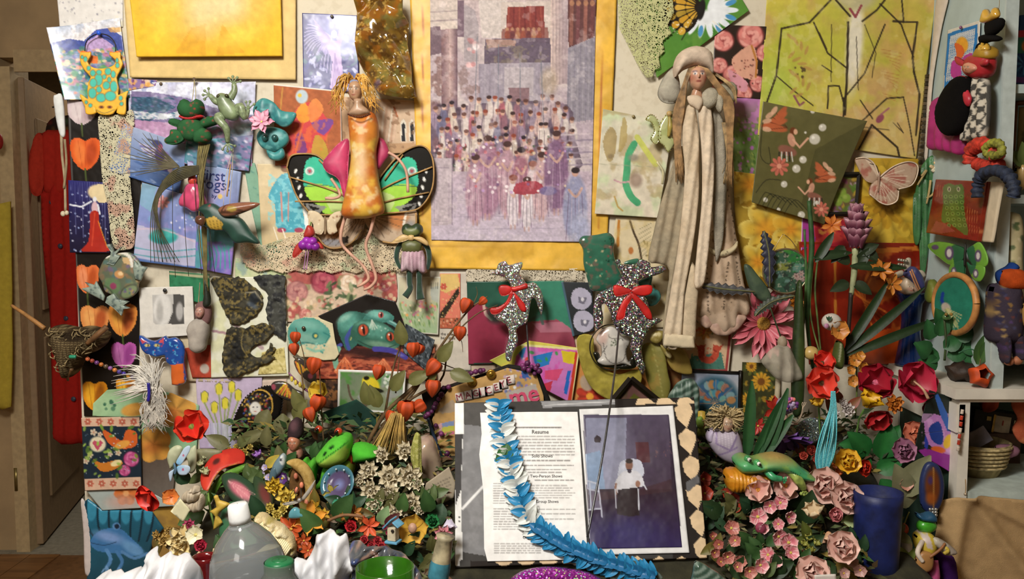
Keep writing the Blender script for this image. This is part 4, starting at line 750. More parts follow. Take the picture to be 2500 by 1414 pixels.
card('white_bloom_photo',[(1370,688),(1446,690),(1450,808),(1398,822)],.016,whitebloom,'narrow photo of two white blossoms on black','photo','photo',2.2)
def starcard(q):
 q.f('d8cc5a');q.p([(1265,845),(1410,855),(1396,985),(1240,975)],'d060b0');q.n('c880c0',30,.5,.8,3,.05,reg=(1265,845,1400,985));q.p([(1300,870),(1350,858),(1340,890),(1310,900)],'2f7ac0');q.p([(1260,850),(1285,848),(1275,880)],'3a8ac8');q.p([(1330,905),(1375,900),(1360,930),(1330,925)],'d8507a');q.p([(1370,856),(1405,860),(1400,890),(1375,884)],'d8c02c');q.p([(1405,858),(1412,862),(1395,980),(1386,980)],'c8402c')
 q.p([(1385,905),(1394,905),(1384,965),(1376,960)],'2c6ac0');q.p([(1300,945),(1350,930),(1340,965)],'c83a50');q.d(14,(1270,850,1400,975),3,7,['d8402c','3a9a4a','2f7ac0','e8c8d8','f0d840'],7,(.4,.9));q.p([(1200,885),(1265,838),(1290,835),(1260,870),(1215,895)],'cfcf5c');q.l([(1268,842),(1414,853),(1397,984)],5,'e8e0a0')
card('star_print',[(1195,880),(1292,832),(1416,850),(1396,985)],.022,starcard,'bright yellow-edged card of pink and blue paper shapes','card','photo',2.2)
# right middle pictures
def lilyphoto(q):
 q.g('b89a3a','8a6a1e',1800,430,1940,660)
 for x,y,r,a in((1830,450,60,20),(1870,560,70,0),(1930,560,50,30),(1850,640,50,10)):
  q.fl(x,y,r,6,'d8b040',None,a,.35,edge='e0c868');q.e(x,y,r*.3,r*.3,'d88424',0,.7,.6)
 q.e(1900,545,44,14,'d8a030',-20,.7,.4);q.n('8a6010',20,.64,.7,4,.06)
card('lily_photo',[(1790,418),(1962,440),(1970,700),(1800,700)],.006,lilyphoto,'photo of large yellow lilies behind the olive fairy card','photo','photo',2.4)
def yflower(q):
 q.f('b8942c')
 for r,n,c in((130,13,'c8a434'),(96,12,'d8b440'),(60,10,'c89c2c'),(34,8,'a87c20')):
  q.fl(2160,500,r,n,c,None,r,.3)
 q.d(40,(2100,400,2250,595),6,16,['d8b848','c0982c','9a7420'],5,(.3,.6),.5)
card('yellow_dahlia_photo',[(2086,385),(2250,388),(2240,598),(2078,596)],.007,yflower,'close-up photo of a yellow dahlia under the wire butterfly','photo','photo',2.4)
def succulent(q):
 q.f('6a5a3a');q.d(60,(2000,430,2090,520),3,10,['8a6a9a','b89a3c','7a3a5a','5a7a30','c8a8c0'],3,(.3,.7))
 for x,y in((2040,480),(2055,470),(2030,468),(2046,492),(2066,484)):
  q.e(x,y,11,11,'7f9a3c');q.e(x-3,y-3,5,5,'a8b860',0,.7,.4)
t=T('black_framed_picture',W(.02)(2040,525),'small black-framed picture of green succulents','picture')
FRM=[(1996,428),(2098,425),(2090,522),(1984,524)]
card('print',FRM,.012,succulent,par=t,res=2.4,mat='photo')
for a,b in((0,1),(1,2),(2,3),(3,0)):
 p=[W(.02)(*FRM[a]),W(.02)(*FRM[b])];V,Fc=tum(np.array(p),.0055,4);mk('frame_bar',V,Fc,M('17120e',.4),t,smooth=False)
def redrose(q):
 q.g('8f2812','74180a',1960,600,2250,880);q.p([(1958,598),(2100,590),(2098,620),(1962,640)],'b02a30');q.n('c86a28',40,.52,.8,4,.1,reg=(2080,610,2250,830))
 for k in range(7):
  q.l([(2150-k*12,640+k*8),(2110-k*3,720),(2130+k*6,800-k*6)],5,['d8782c','9a3a14'][k%2],.8,4)
 q.p([(2050,830),(2180,800),(2240,860),(2200,890),(2000,890)],'c85018',.9);q.l([(2038,640),(2040,860)],6,'b8782c',.9);q.p([(2085,610),(2250,600),(2252,612),(2085,622)],'c8782c',.9);q.n('6a1408',30,.6,.6,8,.1)
card('red_rose_poster',[(1950,590),(2250,594),(2246,890),(1975,890)],.009,redrose,'deep red and orange rose poster behind the tall stems','poster','photo',2.5)
card('magenta_sliver',[(1958,530),(1996,520),(1990,600),(1955,612)],.0085,lambda q:q.f('a03a8a').l([(1956,530),(1954,612)],5,'d0c0d0'),'thin magenta picture edge beside the lily photo','picture','photo',3)
card('crimson_print',[(1985,522),(2092,520),(2098,602),(1990,604)],.0085,lambda q:q.f('a02030').n('c84a3a',24,.5,.7,3,.1).d(16,(2000,530,2060,570),5,10,['d8783a','e09a4a'],4,(.4,.6)),'crimson petal print under the black-framed picture','picture','photo',2.6)
def mermaid(q):
 q.f('d2b08c');q.p([(1688,870),(1760,860),(1770,905),(1672,905)],'4a7a6c');q.d(30,(1680,865,1765,902),2,5,['5a9080','386458'],4,(.3,.5));q.l([(1712,850),(1714,872),(1732,880),(1746,868),(1748,850)],16,'b84a34',1,4)
 for x in(1710,1752):
  q.p([(x-12,840),(x,848),(x+14,840),(x+6,856),(x-6,856)],'b84a34')
 q.d(30,(1700,845,1750,882),1,2.4,['8a2a1c','d87a5a'],5);q.fl(1720,812,18,7,'d89a54','e8c070');q.d(14,(1690,800,1770,830),2,4,['c85a3c','6a7a4a','d8a070'],7);q.l([(1784,800),(1774,906),(1664,905)],8,'a03c3c',.95)
card('mermaid_tail_card',[(1672,786),(1790,794),(1778,916),(1656,906)],.014,lambda q:(mermaid(q),q.l([(1788,796),(1777,914),(1657,905)],4,'d8c8b0')),'small card of a red mermaid tail above green water','card',res=2.1)
def fanpic(q):
 q.g('9aa4b8','c0b8ac',1760,910,1800,1000);q.e(1745,980,60,62,'33586a')
 for k in range(12):
  a=math.radians(180+k*16);q.e(1745+40*math.cos(a),980+42*math.sin(a),11,9,['2f6a94','5a8a8a','9a6a5a','3a5a7a','7a9aa0','a87a4a'][k%6],k*16)
 for k in range(8):
  a=math.radians(180+k*23);q.e(1745+20*math.cos(a),980+20*math.sin(a),9,7,['4a8a9a','a8623c','2c5a8a','6a9a90'][k%4],k*20);q.l([(1745,985),(1745+58*math.cos(a),985+58*math.sin(a))],1.5,'b0886a',.8)
t=T('mosaic_fan_picture',W(.03)(1740,1005),'black-framed picture of a blue mosaic fan','picture')
card('print',[(1665,905),(1806,910),(1806,1010),(1660,1010)],.014,fanpic,par=t,res=2.3)
tb('frame_bar',[(1660,905),(1808,911)],4,W(.018),M('15110e',.4),t,4)
tb('frame_bar',[(1808,905),(1806,1012)],5,W(.018),M('15110e',.4),t,4)
def sunfl(q):
 q.f('3a3a1c');q.d(50,(1810,890,1900,1010),4,10,['6a7030','4a5424','b08a2c','2c2c16'],4,(.3,.7))
 for x,y,r in((1858,932,24),(1826,975,18),(1890,980,16),(1834,895,14)):
  q.fl(x,y,r,13,'d8a030','7a4a1c',5,.35,.38)
card('sunflower_card',[(1812,884),(1905,888),(1900,1060),(1806,1055)],.012,sunfl,'dark card of sunflowers beside the mosaic fan picture','card',res=2.4)
card('cream_sheet',[(1630,760),(1700,770),(1680,910),(1600,900)],.004,lambda q:q.f('d2b494').n('d8943c',26,.56,.6,5,.1),'peach paper behind the hem of the robed doll','paper',res=3.4)
card('green_sheet',[(1600,905),(1670,905),(1660,1000),(1590,1000)],.005,lambda q:q.f('8a5a34').n('6a7038',20,.5,.8,4,.1),'brown and green print behind the silk leaf','picture',res=3.4)
def branchdraw(q):
 q.f('d4c4a0');q.l([(1511,540),(1508,600)],7,'b87a30');q.l([(1538,540),(1548,570),(1560,600),(1570,660)],5,'4a3a28',1,4)
 for k in range(7):
  q.l([(1560,560+k*12),(1590,545+k*10)],1.6,'8a8060',.8)
 q.e(1540,612,6,9,'b8743c');q.d(24,(1560,590,1600,780),3,6,['6a5a30','9a8a50','c8a878'],4,(.3,.5));q.n('c8b070',26,.58,.5,5,.1);q.l([(1590,680),(1560,720),(1580,780)],2,'a89468',.8,4)
card('branch_drawing',[(1504,530),(1640,530),(1640,800),(1470,800)],.004,branchdraw,'cream drawing of a dark branch behind the robed doll','drawing',res=2.6)
card('yellow_paper',[(1290,760),(1470,760),(1470,1000),(1380,1000)],.004,lambda q:q.f('c2a68c').n('d0b8a0',30,.5,.6,3),'pinkish paper behind the star card','paper',res=6)
card('orange_flower_sheet',[(1405,880),(1600,900),(1590,1010),(1395,1010)],.006,lambda q:(q.f('cc8a48'),q.fl(1440,968,36,7,'c8402c','e8a038',0,.3),q.d(14,(1470,930,1560,1000),4,12,['e0c060','a86a3c','6a2c5a','d8b890'],4,(.4,.8)),q.e(1432,935,16,20,'b09a84',-20)),'orange print with a red flower and a moth','picture',res=2.6)
card('blush_sheet',[(560,935),(700,925),(700,1080),(560,1080)],.003,lambda q:q.f('c9b4a4').m(.1,30),'pale pink sheet behind the embroidered pouch','paper',res=6)
card('tan_sheet',[(1060,840),(1215,850),(1200,1000),(1040,1000)],.003,lambda q:q.f('c4ae98').m(.1,30),'pale tan sheet behind the lantern branch','paper',res=6)
card('dark_bark_print',[(990,790),(1062,830),(1040,905),(985,860)],.024,lambda q:q.f('3c444a').n('1e2226',8,.5,.9,3,.08).n('8a929a',5,.6,.7,6,.05),'grey stone-patterned card beside the tree frogs','card',res=2.6)
card('brown_relief_card',[(778,892),(828,900),(828,1000),(770,990)],.016,lambda q:q.f('4a3020').n('8a5a30',12,.5,.8,3,.08).n('18120c',10,.58,.8,7,.05),'dark brown and amber print beside the yellow bird photo','picture',res=2.6)
def goldfinch(q):
 q.g('6f8068','8a9070',830,910,980,1000);q.n('4f8a3c',30,.5,.8,3,.1);q.n('9a9aa0',26,.6,.7,7,.1);q.e(905,945,22,24,'d8c02c');q.e(895,930,11,12,'d8c434');q.e(895,923,7,5,'14120e');q.e(915,952,22,6,'17140f',10);q.l([(850,940),(860,975),(895,990)],5,'5a4a3c',.9,4);q.d(20,(940,910,985,945),2,6,['3f7a34','e8ece0','5a9a48'],5)
card('yellow_bird_photo',[(826,902),(991,908),(985,1012),(824,1000)],.024,lambda q:(goldfinch(q),q.l([(828,904),(989,910),(983,1010),(826,998),(828,904)],7,'e4e2dc')),'white-bordered photo of a yellow bird with a black cap','photo','photo',2.0)
card('dark_green_card',[(780,1010),(870,975),(930,1020),(900,1090)],.05,lambda q:q.f('14332a').n('1e4a3a',40,.5,.7,3,.2),'plain dark green folded card below the yellow bird photo','card',res=5)
# lower left
def tulipdraw(q):
 q.g('c4b4cc','b0a0c0',500,930,600,1090)
 for x,y in((500,970),(535,950),(566,945),(524,995),(550,985),(582,965),(600,990)):
  q.e(x,y,9,15,'d4c840');q.l([(x-7,y+8),(x-9,y-10),(x,y-16),(x+9,y-10),(x+7,y+8)],1.4,'4a5028',.9);q.l([(x,y+14),(545,1080)],4,'8a9a5a',.9)
 q.p([(512,1032),(570,1032),(575,1090),(510,1090)],'b8b8d0',.8)
 for k in range(8):
  q.l([(515+k*8,1034),(518+k*8,1090)],1.6,['8a80a8','d8d8e8','7a8a60'][k%3],.8)
card('tulip_drawing',[(478,922),(640,920),(640,1095),(488,1095)],.006,tulipdraw,'lilac drawing of yellow tulips in a glass vase','drawing',res=2.2)
def poppyp(q):
 q.g('a8c898','8fb890',240,950,340,1010);q.d(7,(255,975,285,1000),3,6,['3a6a50'],3);q.e(330,1000,34,16,'d8a04a',-10);q.g('584a40','6a625a',360,1120,400,1200,(340,1105,430,1240));q.fl(375,1085,46,5,'d89c44',None,30,.2);q.e(370,1092,22,16,'d07a38',0,.7,.5);q.fl(430,1000,50,5,'d8a04a',None,10,.2);q.e(420,1010,20,14,'c87034',0,.7,.5)
sh('poppy_poster',[(228,985),(262,952),(330,946),(420,960),(486,990),(480,1100),(430,1130),(420,1230),(345,1250),(345,1020),(226,1016)],W(.012),poppyp,.002,0,None,2.6,'paper',None,'poster of orange poppies on pale green at the lower wall edge','poster',sm=0)
def folk(q):
 q.f('1c2c3a');q.p([(200,1018),(342,1018),(342,1040),(200,1040)],'d8b49a');q.p([(208,1168),(346,1164),(346,1194),(208,1196)],'d8b49a')
 for k in range(5):
  q.fl(216+k*28,1029,9,6,'c86a54','e0c0a8',k*10);q.fl(222+k*28,1180,9,6,'c86a54','e0c0a8',k*10)
 q.p([(252,1048),(275,1060),(300,1075),(310,1050),(335,1055),(335,1085),(310,1095),(278,1090),(262,1075)],'d0622c',1,4);q.e(300,1085,20,9,'e0a048',-20);q.p([(230,1120),(250,1130),(290,1122),(300,1132),(275,1148),(245,1148)],'c87a2c',1,4);q.e(285,1130,14,7,'e8d8a0',-20);q.e(240,1084,20,19,'e4d8b8');q.p([(226,1080),(233,1074),(240,1080),(247,1074),(254,1080),(240,1100)],'c0506a');q.rose(322,1120,19,'c0508a','d878a8','8a2a5a')
 q.rose(306,1148,14,'b84a80','d070a0','8a2a5a')
 for x,y,r in((230,1055,9),(246,1060,7),(222,1110,8),(212,1125,8),(290,1105,8),(270,1108,7)):
  q.fl(x,y,r,5,'d8c8b0','c88a70')
 q.d(30,(204,1042,344,1165),4,9,['7a9a3c','9ab850','5a7a30'],4,(.4,.6));q.d(40,(204,1042,344,1165),.8,1.6,['8ab0d8','d8e0e8'],5)
card('folk_bird_tile',[(200,1020),(343,1017),(347,1192),(208,1198)],.024,folk,'folk-art card of orange birds, a heart and roses','card','photo',2.0,th=.004)
card('glass_fish_card',[(210,1196),(350,1192),(430,1235),(250,1246)],.020,lambda q:(q.f('a8b4b0'),q.fl(308,1205,30,6,'d8783c','e8a86a',0,.2),q.e(300,1226,36,16,'d0a498',0,.7,.5)),'grey-blue cut card with a blurred orange flower','card','photo',2.8)
def bluefrog(q):
 q.g('1f6a88','1c4a5c',220,1240,300,1390)
 for k in range(7):
  q.e(225+k*28,1245+(k%2)*8,12,26,'3a90b0',0,.9);q.l([(212+k*28,1222),(216+k*26,1285),(240+k*20,1320)],5,'0e2a38',.9,3)
 q.p([(222,1322),(240,1298),(272,1288),(296,1290),(326,1316),(352,1344),(330,1356),(290,1350),(240,1344)],'3f78b0',1,4);q.e(268,1310,36,12,'8aa6dc',14,.8,.5);q.e(286,1284,10,9,'5a8cc0');q.e(287,1284,6,6,'16283c');q.l([(224,1324),(256,1330),(286,1322)],2,'1c3a5c',.8,3);q.e(326,1338,30,13,'6a9ccc',30,.9,.3);q.l([(300,1346),(330,1362),(362,1350),(380,1356)],7,'5a8cc0',.95,3);q.l([(262,1342),(272,1364),(262,1384)],9,'5a90c8',.95,3)
 q.l([(286,1346),(300,1368),(292,1388)],8,'4a80b8',.95,3)
 for k in(-12,-2,8):
  q.l([(262,1382),(262+k,1396)],4,'7aa8d8',.9);q.l([(292,1386),(292+k,1398)],4,'6a9cd0',.9)
sh('blue_frog_poster',[(202,1228),(215,1218),(250,1244),(330,1246),(368,1244),(400,1290),(375,1320),(350,1400),(212,1420),(216,1340),(206,1280)],W(.016),bluefrog,.002,.003,8,2.6,'photo',None,'blue rainforest frog poster at the bottom of the wall edge','poster',sm=0)
sh('torn_margin',[(198,1222),(210,1232),(222,1300),(224,1390),(208,1400),(204,1300)],W(.018),'cfc4c0',.002,.002,None,5,'paper',None,'white torn paper margin beside the blue frog poster','paper')
card('yellow_cloth_card',[(360,1240),(440,1236),(440,1420),(350,1420)],.006,lambda q:q.f('a8843c').n('8a6a3a',26,.5,.6,3,.1),'ochre paper beside the blue frog poster','paper',res=5)
def arches(q):
 q.g('c4a484','b89470',900,250,900,370);q.p([(905,250),(1030,250),(1030,350),(930,350)],'cdb49a',.8)
 for x in(985,1006,1024):
  q.p([(x-7,345),(x-7,300),(x,290),(x+7,300),(x+7,345)],'d8d0c0');q.p([(x-4,345),(x-4,305),(x,298),(x+4,305),(x+4,345)],'2c2c30')
 for k in range(6):
  q.l([(938+k*7,262),(930+k*6,345)],4,['e0d4c4','c09880','d8b8a0'][k%3],.8)
 q.l([(962,262),(970,285)],4,'b0603c');q.n('8a6a50',12,.62,.7,4,.06)
card('arches_card',[(832,236),(1018,246),(1028,372),(838,380)],.007,arches,'tan card of white arches and pale gowns behind the fairy doll','card',res=2.3)
# ornaments hanging on the wall
def cv(ox,oy,pts,s=.3395):
 return[(ox+s*a,oy+s*b)for a,b in pts]
t=T('yellow_frog_cutout',W(.03)(255,280),'yellow cut-out frog with turquoise spots hanging on a wire','ornament')
GO=[(197,127),(205,124),(213,127),(222,126),(221,138),(214,150),(222,162),(240,168),(262,166),(280,158),(281,145),(268,135),(270,126),(279,128),(288,124),(295,130),(294,142),(300,155),(292,175),(285,190),(290,215),(288,232),(300,228),(313,222),(308,240),(308,260),(306,278),(296,280),(285,275),(288,262),(276,278),(258,281),(240,277),(232,262),(236,275),(222,280),(210,277),(208,260),(200,245),(196,230),(206,236),(216,242),(214,222),(217,200),(222,188),(210,175),(200,160),(196,145)]
def spf(q):
 q.f('ecb434')
 for x,y,a,b in((242,195,9,14),(229,203,8,10),(261,209,8,9),(279,212,8,13),(227,228,9,12),(243,219,6,7),(248,239,11,10),(271,235,13,11),(265,175,7,8),(243,177,6,5),(278,182,5,8),(256,188,4,5),(268,195,4,6),(228,179,6,7),(218,167,4,5),(288,160,4,6),(287,148,3,5),(210,145,4,6),(202,140,3,4),(296,240,4,5),(212,250,3,4),(298,254,4,4),(222,258,4,4)):
  q.e(x,y,a+1.6,b+1.6,'8a6a34');q.e(x,y,a,b,'45b8a4')
 for x in(249,269):
  q.e(x,262,7,4,'a8641c');q.e(x,262,3.5,2,'402010')
 q.l([(236,268),(256,277),(280,268)],2,'8a7a3a',1,4);q.l([(199,126),(222,127)],4,'d8602c');q.l([(269,127),(294,127)],4,'d8602c')
sh('frog_plate',GO,W(.028),spf,.004,.001,4,2.4,'satin',t,sm=2)
tb('wire',[(207,126),(212,100),(235,84),(262,86),(280,104),(282,126)],1.3,W(.026),M('2a2622',.4,metal=.6),t,6)
ball('pin',241,80,6,W(.026),M('2a5ad0',.3),t)
# green plush frog with red hearts
t=T('plush_frog',W(.05)(470,360),'small dark green plush frog with red spots and ribbon','soft toy')
PG=lambda q:q.f('2f5c38').m(.1,20).d(60,(405,240,540,362),1.6,2.6,['a83c38','9a4440'],5)
PF=W(.055)
sh('body',[(440,300),(460,288),(485,292),(500,310),(494,335),(470,345),(446,338),(436,318)],PF,PG,.02,.018,None,4,'fabric',t,two=True)
sh('head',[(438,268),(443,252),(454,243),(464,250),(474,250),(484,243),(495,252),(498,268),(490,284),(468,291),(446,284)],PF,PG,.02,.018,None,4,'fabric',t,two=True,h=.004)
sh('arm',[(446,298),(430,290),(416,292),(414,302),(430,310),(446,312)],PF,PG,.012,.01,None,4,'fabric',t,two=True)
sh('arm',[(490,296),(512,284),(530,288),(534,300),(516,308),(494,312)],PF,PG,.012,.01,None,4,'fabric',t,two=True)
sh('leg',[(450,322),(424,318),(420,332),(408,342),(412,352),(432,354),(454,342)],PF,PG,.014,.01,None,4,'fabric',t,two=True,h=.01)
sh('leg',[(480,325),(500,314),(516,324),(520,340),(506,350),(484,350),(478,338)],PF,PG,.014,.012,None,4,'fabric',t,two=True,h=.012)
sh('ribbon',[(444,283),(466,288),(494,282),(497,288),(468,296),(446,290)],PF,'b8262a',.018,.014,None,4,'satin',t,two=True,h=.006)
for x in(450,482):
 ball('eye',x,252,5,PF,M('1a1a16',.2),t,h=.018)
strands('hanging_cord',[[(474,195),(472,225),(468,250)],[(474,195),(478,225),(476,250)]],.9,W(.05),M('b8a878',.7),t)
ball('pin',474,194,5,W(.03),M('5a4838',.4),t)
# rubber tree frog
def limb(pts,r,mp,n=5,seg=8):
 q=cat(np.array([(p[0],p[1],p[2]if len(p)>2 else 0)for p in pts],float),n);return tum(mp(q[:,0],q[:,1],q[:,2]),np.array(r)*mp.sc(q[0,0],q[0,1]),seg)
def toes(mp,x,y,dirs,L,r=1.6,h=0.0):
 out=[]
 for a in dirs:
  a=math.radians(a);ex,ey=x+L*math.cos(a),y-L*math.sin(a);out.append(limb([(x,y,h),((x+ex)/2,(y+ey)/2,h+.003),(ex,ey,h)],[r,r*.8,r*.8],mp,3,6));c=mp(ex,ey,h);out.append(bam(c,r*1.7*mp.sc(ex,ey),None,7,5))
 return out
t=T('rubber_tree_frog',W(.07)(570,370),'grey-green rubber tree frog climbing across the hills poster','frog figure')
RF=W(.075)
RG=M('7c8a68',.4,.2,120,.2,coat=.2)
sh('body',[(530,236),(540,228),(556,232),(566,246),(578,262),(584,282),(572,294),(552,290),(538,272),(532,252)],RF,lambda q:q.f('7c8c68').m(.25,14),.014,.012,None,4,'rubber',t,two=True)
for x,y in((538,237),(558,236)):
 ball('eye',x,y,5,RF,M('3a3a24',.2),t,h=.014)
mk('leg',*jm([limb([(562,240),(572,222),(571,205)],[10,8,6],RF)]+toes(RF,570,205,(60,95,130,20),18,2.2)),RG,t)
mk('leg',*jm([limb([(540,252),(525,246),(512,232)],[9,8,5],RF)]+toes(RF,512,232,(100,140,180,220),16,2.2)),RG,t)
mk('leg',*jm([limb([(545,284),(535,290,.01),(556,315,.012),(556,348)],[12,11,9,5],RF)]+toes(RF,556,350,(-60,-90,-130,-20),19,2.2)),RG,t)
mk('leg',*jm([limb([(578,276),(590,262,.01),(600,288,.01),(606,268)],[12,11,8,5],RF)]+toes(RF,607,266,(110,80,40,150),18,2.2)),RG,t)
# teal frog face with lotus
t=T('lotus_frog_plaque',W(.04)(665,390),'turquoise ceramic frog with a pink lotus on its lily-pad cap','ornament')
LF=W(.04)
TG=lambda q:q.f('3f8c8c').n('2c6a70',14,.5,.7,4,.12).n('7ab8b4',10,.6,.6,9,.1)
sh('lily_pad',[(622,268),(632,250),(650,242),(672,252),(692,272),(726,278),(718,300),(696,312),(668,298),(640,300),(626,288)],LF,TG,.006,.007,None,3,'satin',t,h=.012,lift=fo(.004,40,6))
sh('face',[(628,338),(636,318),(662,310),(694,318),(706,338),(698,356),(672,370),(642,362)],LF,TG,.008,.012,None,3,'satin',t)
sh('chin',[(652,366),(672,372),(690,362),(696,380),(682,392),(660,388)],LF,TG,.008,.008,None,3,'satin',t)
for x in(652,676):
 ball('eye',x,338,8,LF,M('24504e',.15,coat=.6),t,h=.02)
bloom(t,LF(650,302,.032),(-.1,-1,.3),.032,'lily',('c87a9a','e0a8bc'),'e0c070')
bloom(t,LF(650,302,.038),(-.1,-1,.3),.024,'lily',('d890ac','ecc0cc'),'e0c070',.5)
# bundle of dried grass stems
t=T('dried_grass_bundle',W(.05)(500,720),'bundle of long dried grass stems hanging over the frog book','dried grass')
GB=W(.06)
R_=random.Random(3)
st=[]
for i in range(9):
 x=486+i*3.2;st.append([(x,352,0),(x+R_.uniform(-6,4),420,.004*i),(496+R_.uniform(-8,10),560,.008),(504+R_.uniform(-6,8),720,.004)])
strands('stem_bundle',st,[2.2,2.4,2,1.5],GB,M('6a6038',.7,.25),t)
arc=[]
for i in range(8):
 k=i*5;arc.append([(494+i,406+i*2,.01),(440-k*.3,412+k,.012),(398-k*.2,450+k,.01),(372+k*.6,520+k,.006),(368+k*2,640,0)])
strands('bent_stem',arc,[2,1.8,1.4,.8],GB,M('4a4630',.7,.25),t)
bl=[]
for i in range(15):
 a=math.radians(118+i*5.5);L=R_.uniform(80,150);bl.append([(442,408,.012),(442+L*.5*math.cos(a)-14,408-L*.45*math.sin(a),.018),(442+L*math.cos(a),408-L*.75*math.sin(a),.012)])
strands('grass_blade',bl,[1.8,1.2,.4],GB,M('5a5440',.7,.2),t)
strands('drooping_stem',[[(400+i*26,440,.01),(396+i*30,560,.012),(398+i*32,640+(i*37)%40,.004)]for i in range(5)],.8,GB,M('3a3628',.7),t)
ball('pin',393,205,4,W(.012),M('6a5a48',.4),t)
# small pink figure and flying bird
t=T('pink_trinket',W(.05)(470,515),'bright pink glass trinket hanging among the grass stems','ornament')
sh('body',[(448,470),(456,452),(474,446),(488,456),(500,480),(506,498),(492,510),(474,518),(456,508),(440,502),(438,488)],W(.05),lambda q:q.f('c84a70').m(.15,16),.008,.012,None,4,'glaze',t)
ball('head',470,440,(11,13),W(.052),M('c84a3c',.3),t)
ball('collar',470,428,(8,5),W(.055),M('d8803c',.3),t)
t=T('green_bird_ornament',W(.08)(560,600),'dark green and gold flying bird ornament on strings','ornament')
BD=W(.085)
def bird(q):
 q.f('23443a').m(.15,14);q.p([(505,535),(530,528),(550,545),(545,562),(520,560)],'b8963c')
 for k in range(5):
  q.l([(508+k*9,536),(514+k*8,560)],1.4,'6a5420')
 q.e(516,503,4,3,'8a3a34')
sh('body',[(486,512),(498,500),(520,497),(540,508),(560,520),(590,535),(612,565),(634,594),(604,592),(574,592),(552,565),(520,562),(498,548),(500,526)],BD,bird,.012,.012,None,3,'satin',t,two=True)
sh('wing',[(540,512),(560,500),(600,494),(638,496),(632,506),(600,520),(575,528),(552,528)],BD,lambda q:(q.f('8a5a44'),[q.l([(548,520+0*k),(560+k*14,500+k*4)],2,'4a3024')for k in range(6)],q.e(575,510,12,7,'a08a40')),.006,.008,None,4,'glaze',t,h=.02)
sh('wing',[(488,528),(508,530),(504,552),(490,548),(484,540)],BD,'5a3a2c',.006,.008,None,4,'glaze',t,h=.02)
strands('hanging_string',[[(560,360,-.03),(552,430),(545,505)],[(560,360,-.03),(566,430),(560,505)]],.7,BD,M('c0b090',.7),t)
strands('bead_string',[[(556,400,-.02),(554,480)]],2,BD,M('b89060',.4),t)
# amber cellophane
CE=W(.035)
def cello(q):
 q.f('8a6a2c');q.n('5a3c1a',26,.5,.8,3,.12);q.n('b06a20',20,.55,.7,6,.1);q.n('8a8a4a',30,.56,.7,9,.1);q.n('d8b05a',8,.64,.8,12,.05)
_cm=vc('glaze').copy()
_cb=_cm.node_tree.nodes['Principled BSDF']
_cb.inputs['Transmission Weight'].default_value=.3
_cb.inputs['Roughness'].default_value=.08
_cb.inputs['Coat Weight'].default_value=.9
_cb.inputs['Coat Roughness'].default_value=.04
MATS['cello']=_cm
def crk(x,y):
 a=np.abs(fbm(x+y*.4,y,110,5,2)-.5);b=np.abs(fbm(x-y*.5,y*1.1,60,9,2)-.5);return.16*a+.05*b
sh('amber_cellophane',[(876,-15),(980,-15),(988,40),(1000,60),(996,110),(1004,150),(1010,205),(1020,240),(985,243),(945,238),(920,222),(900,190),(878,150),(876,80),(872,30)],CE,cello,.001,0,None,3,_cm,None,'crumpled shiny amber cellophane sheet beside the gold poster','cellophane',sm=2,lift=crk)
# butterfly kite with the orange fairy in front
t=T('butterfly_kite',W(.03)(885,600),'butterfly kite with black, turquoise and lime wings on bamboo ribs','kite')
KI=W(.032)
def wing(q):
 q.f('16130f')
 for sx,cx in((1,705),(-1,1058)):
  X=lambda u:cx+sx*u;q.p([(X(36),440),(X(45),392),(X(75),386),(X(110),415),(X(130),460),(X(60),455),(X(42),460)],'3db493',1,4);q.p([(X(42),455),(X(80),450),(X(150),470),(X(160),520),(X(95),524),(X(70),500),(X(46),480)],'9ed048',1,4);q.p([(X(95),480),(X(150),470),(X(165),520),(X(110),520)],'c9d6a0',.7,4);q.l([(X(38),456),(X(90),452),(X(130),462)],2,'3a6a5a',.9);q.e(X(52),418,11,10,'d8e0d8');q.e(X(52),418,7,7,'8a9a9a')
  q.e(X(52),418,4,4,'a84a54')
  for k in range(5):
   q.e(X(18+k*4),418+k*20,3.5,6,'e0e0dc',20*sx)
  q.p([(X(40),495),(X(95),505),(X(75),520),(X(45),512)],'8a8a88',.9);q.p([(X(46),500),(X(80),510),(X(60),515)],'16130f')
sh('upper_wing',[(702,410),(712,382),(740,376),(775,380),(800,400),(825,430),(860,470),(880,520),(830,528),(775,524),(745,505),(722,470)],KI,wing,.0015,.004,None,2.8,'paper',t)
sh('upper_wing',[(905,470),(935,425),(975,380),(1015,358),(1042,362),(1058,395),(1057,455),(1035,498),(1000,516),(945,524),(895,524)],KI,wing,.0015,.004,None,2.8,'paper',t)
def lowwing(q):
 q.f('b0967c');q.n('c8b49c',20,.5,.6,3,.1);q.e(972,535,24,24,'b8723c',0,.9,.3);q.e(815,565,20,22,'b07a48',0,.8,.3);q.e(1000,560,16,22,'8a8a8c',0,.8,.3);q.e(812,592,30,9,'8a8a90',0,.9,.3);q.l([(992,520),(986,548),(1000,560)],6,'e0dcd0',.9)
 for k in range(6):
  q.l([(890,520),(780+k*20,600)],1.6,'5a4a3a',.8);q.l([(900,525),(1012-k*18,525+k*14)],1.6,'5a4a3a',.8)
 q.p([(830,580),(852,576),(850,592),(836,596)],'241c16',.9)
sh('lower_wing',[(762,515),(830,522),(888,520),(885,570),(860,592),(825,606),(795,600),(772,570)],W(.028),lowwing,.0015,.004,None,2.8,'paper',t)
sh('lower_wing',[(885,520),(940,522),(1012,512),(1016,545),(1000,575),(970,592),(935,590),(905,565)],W(.028),lowwing,.0015,.004,None,2.8,'paper',t)
BAM=M('9a7848',.6,.2)
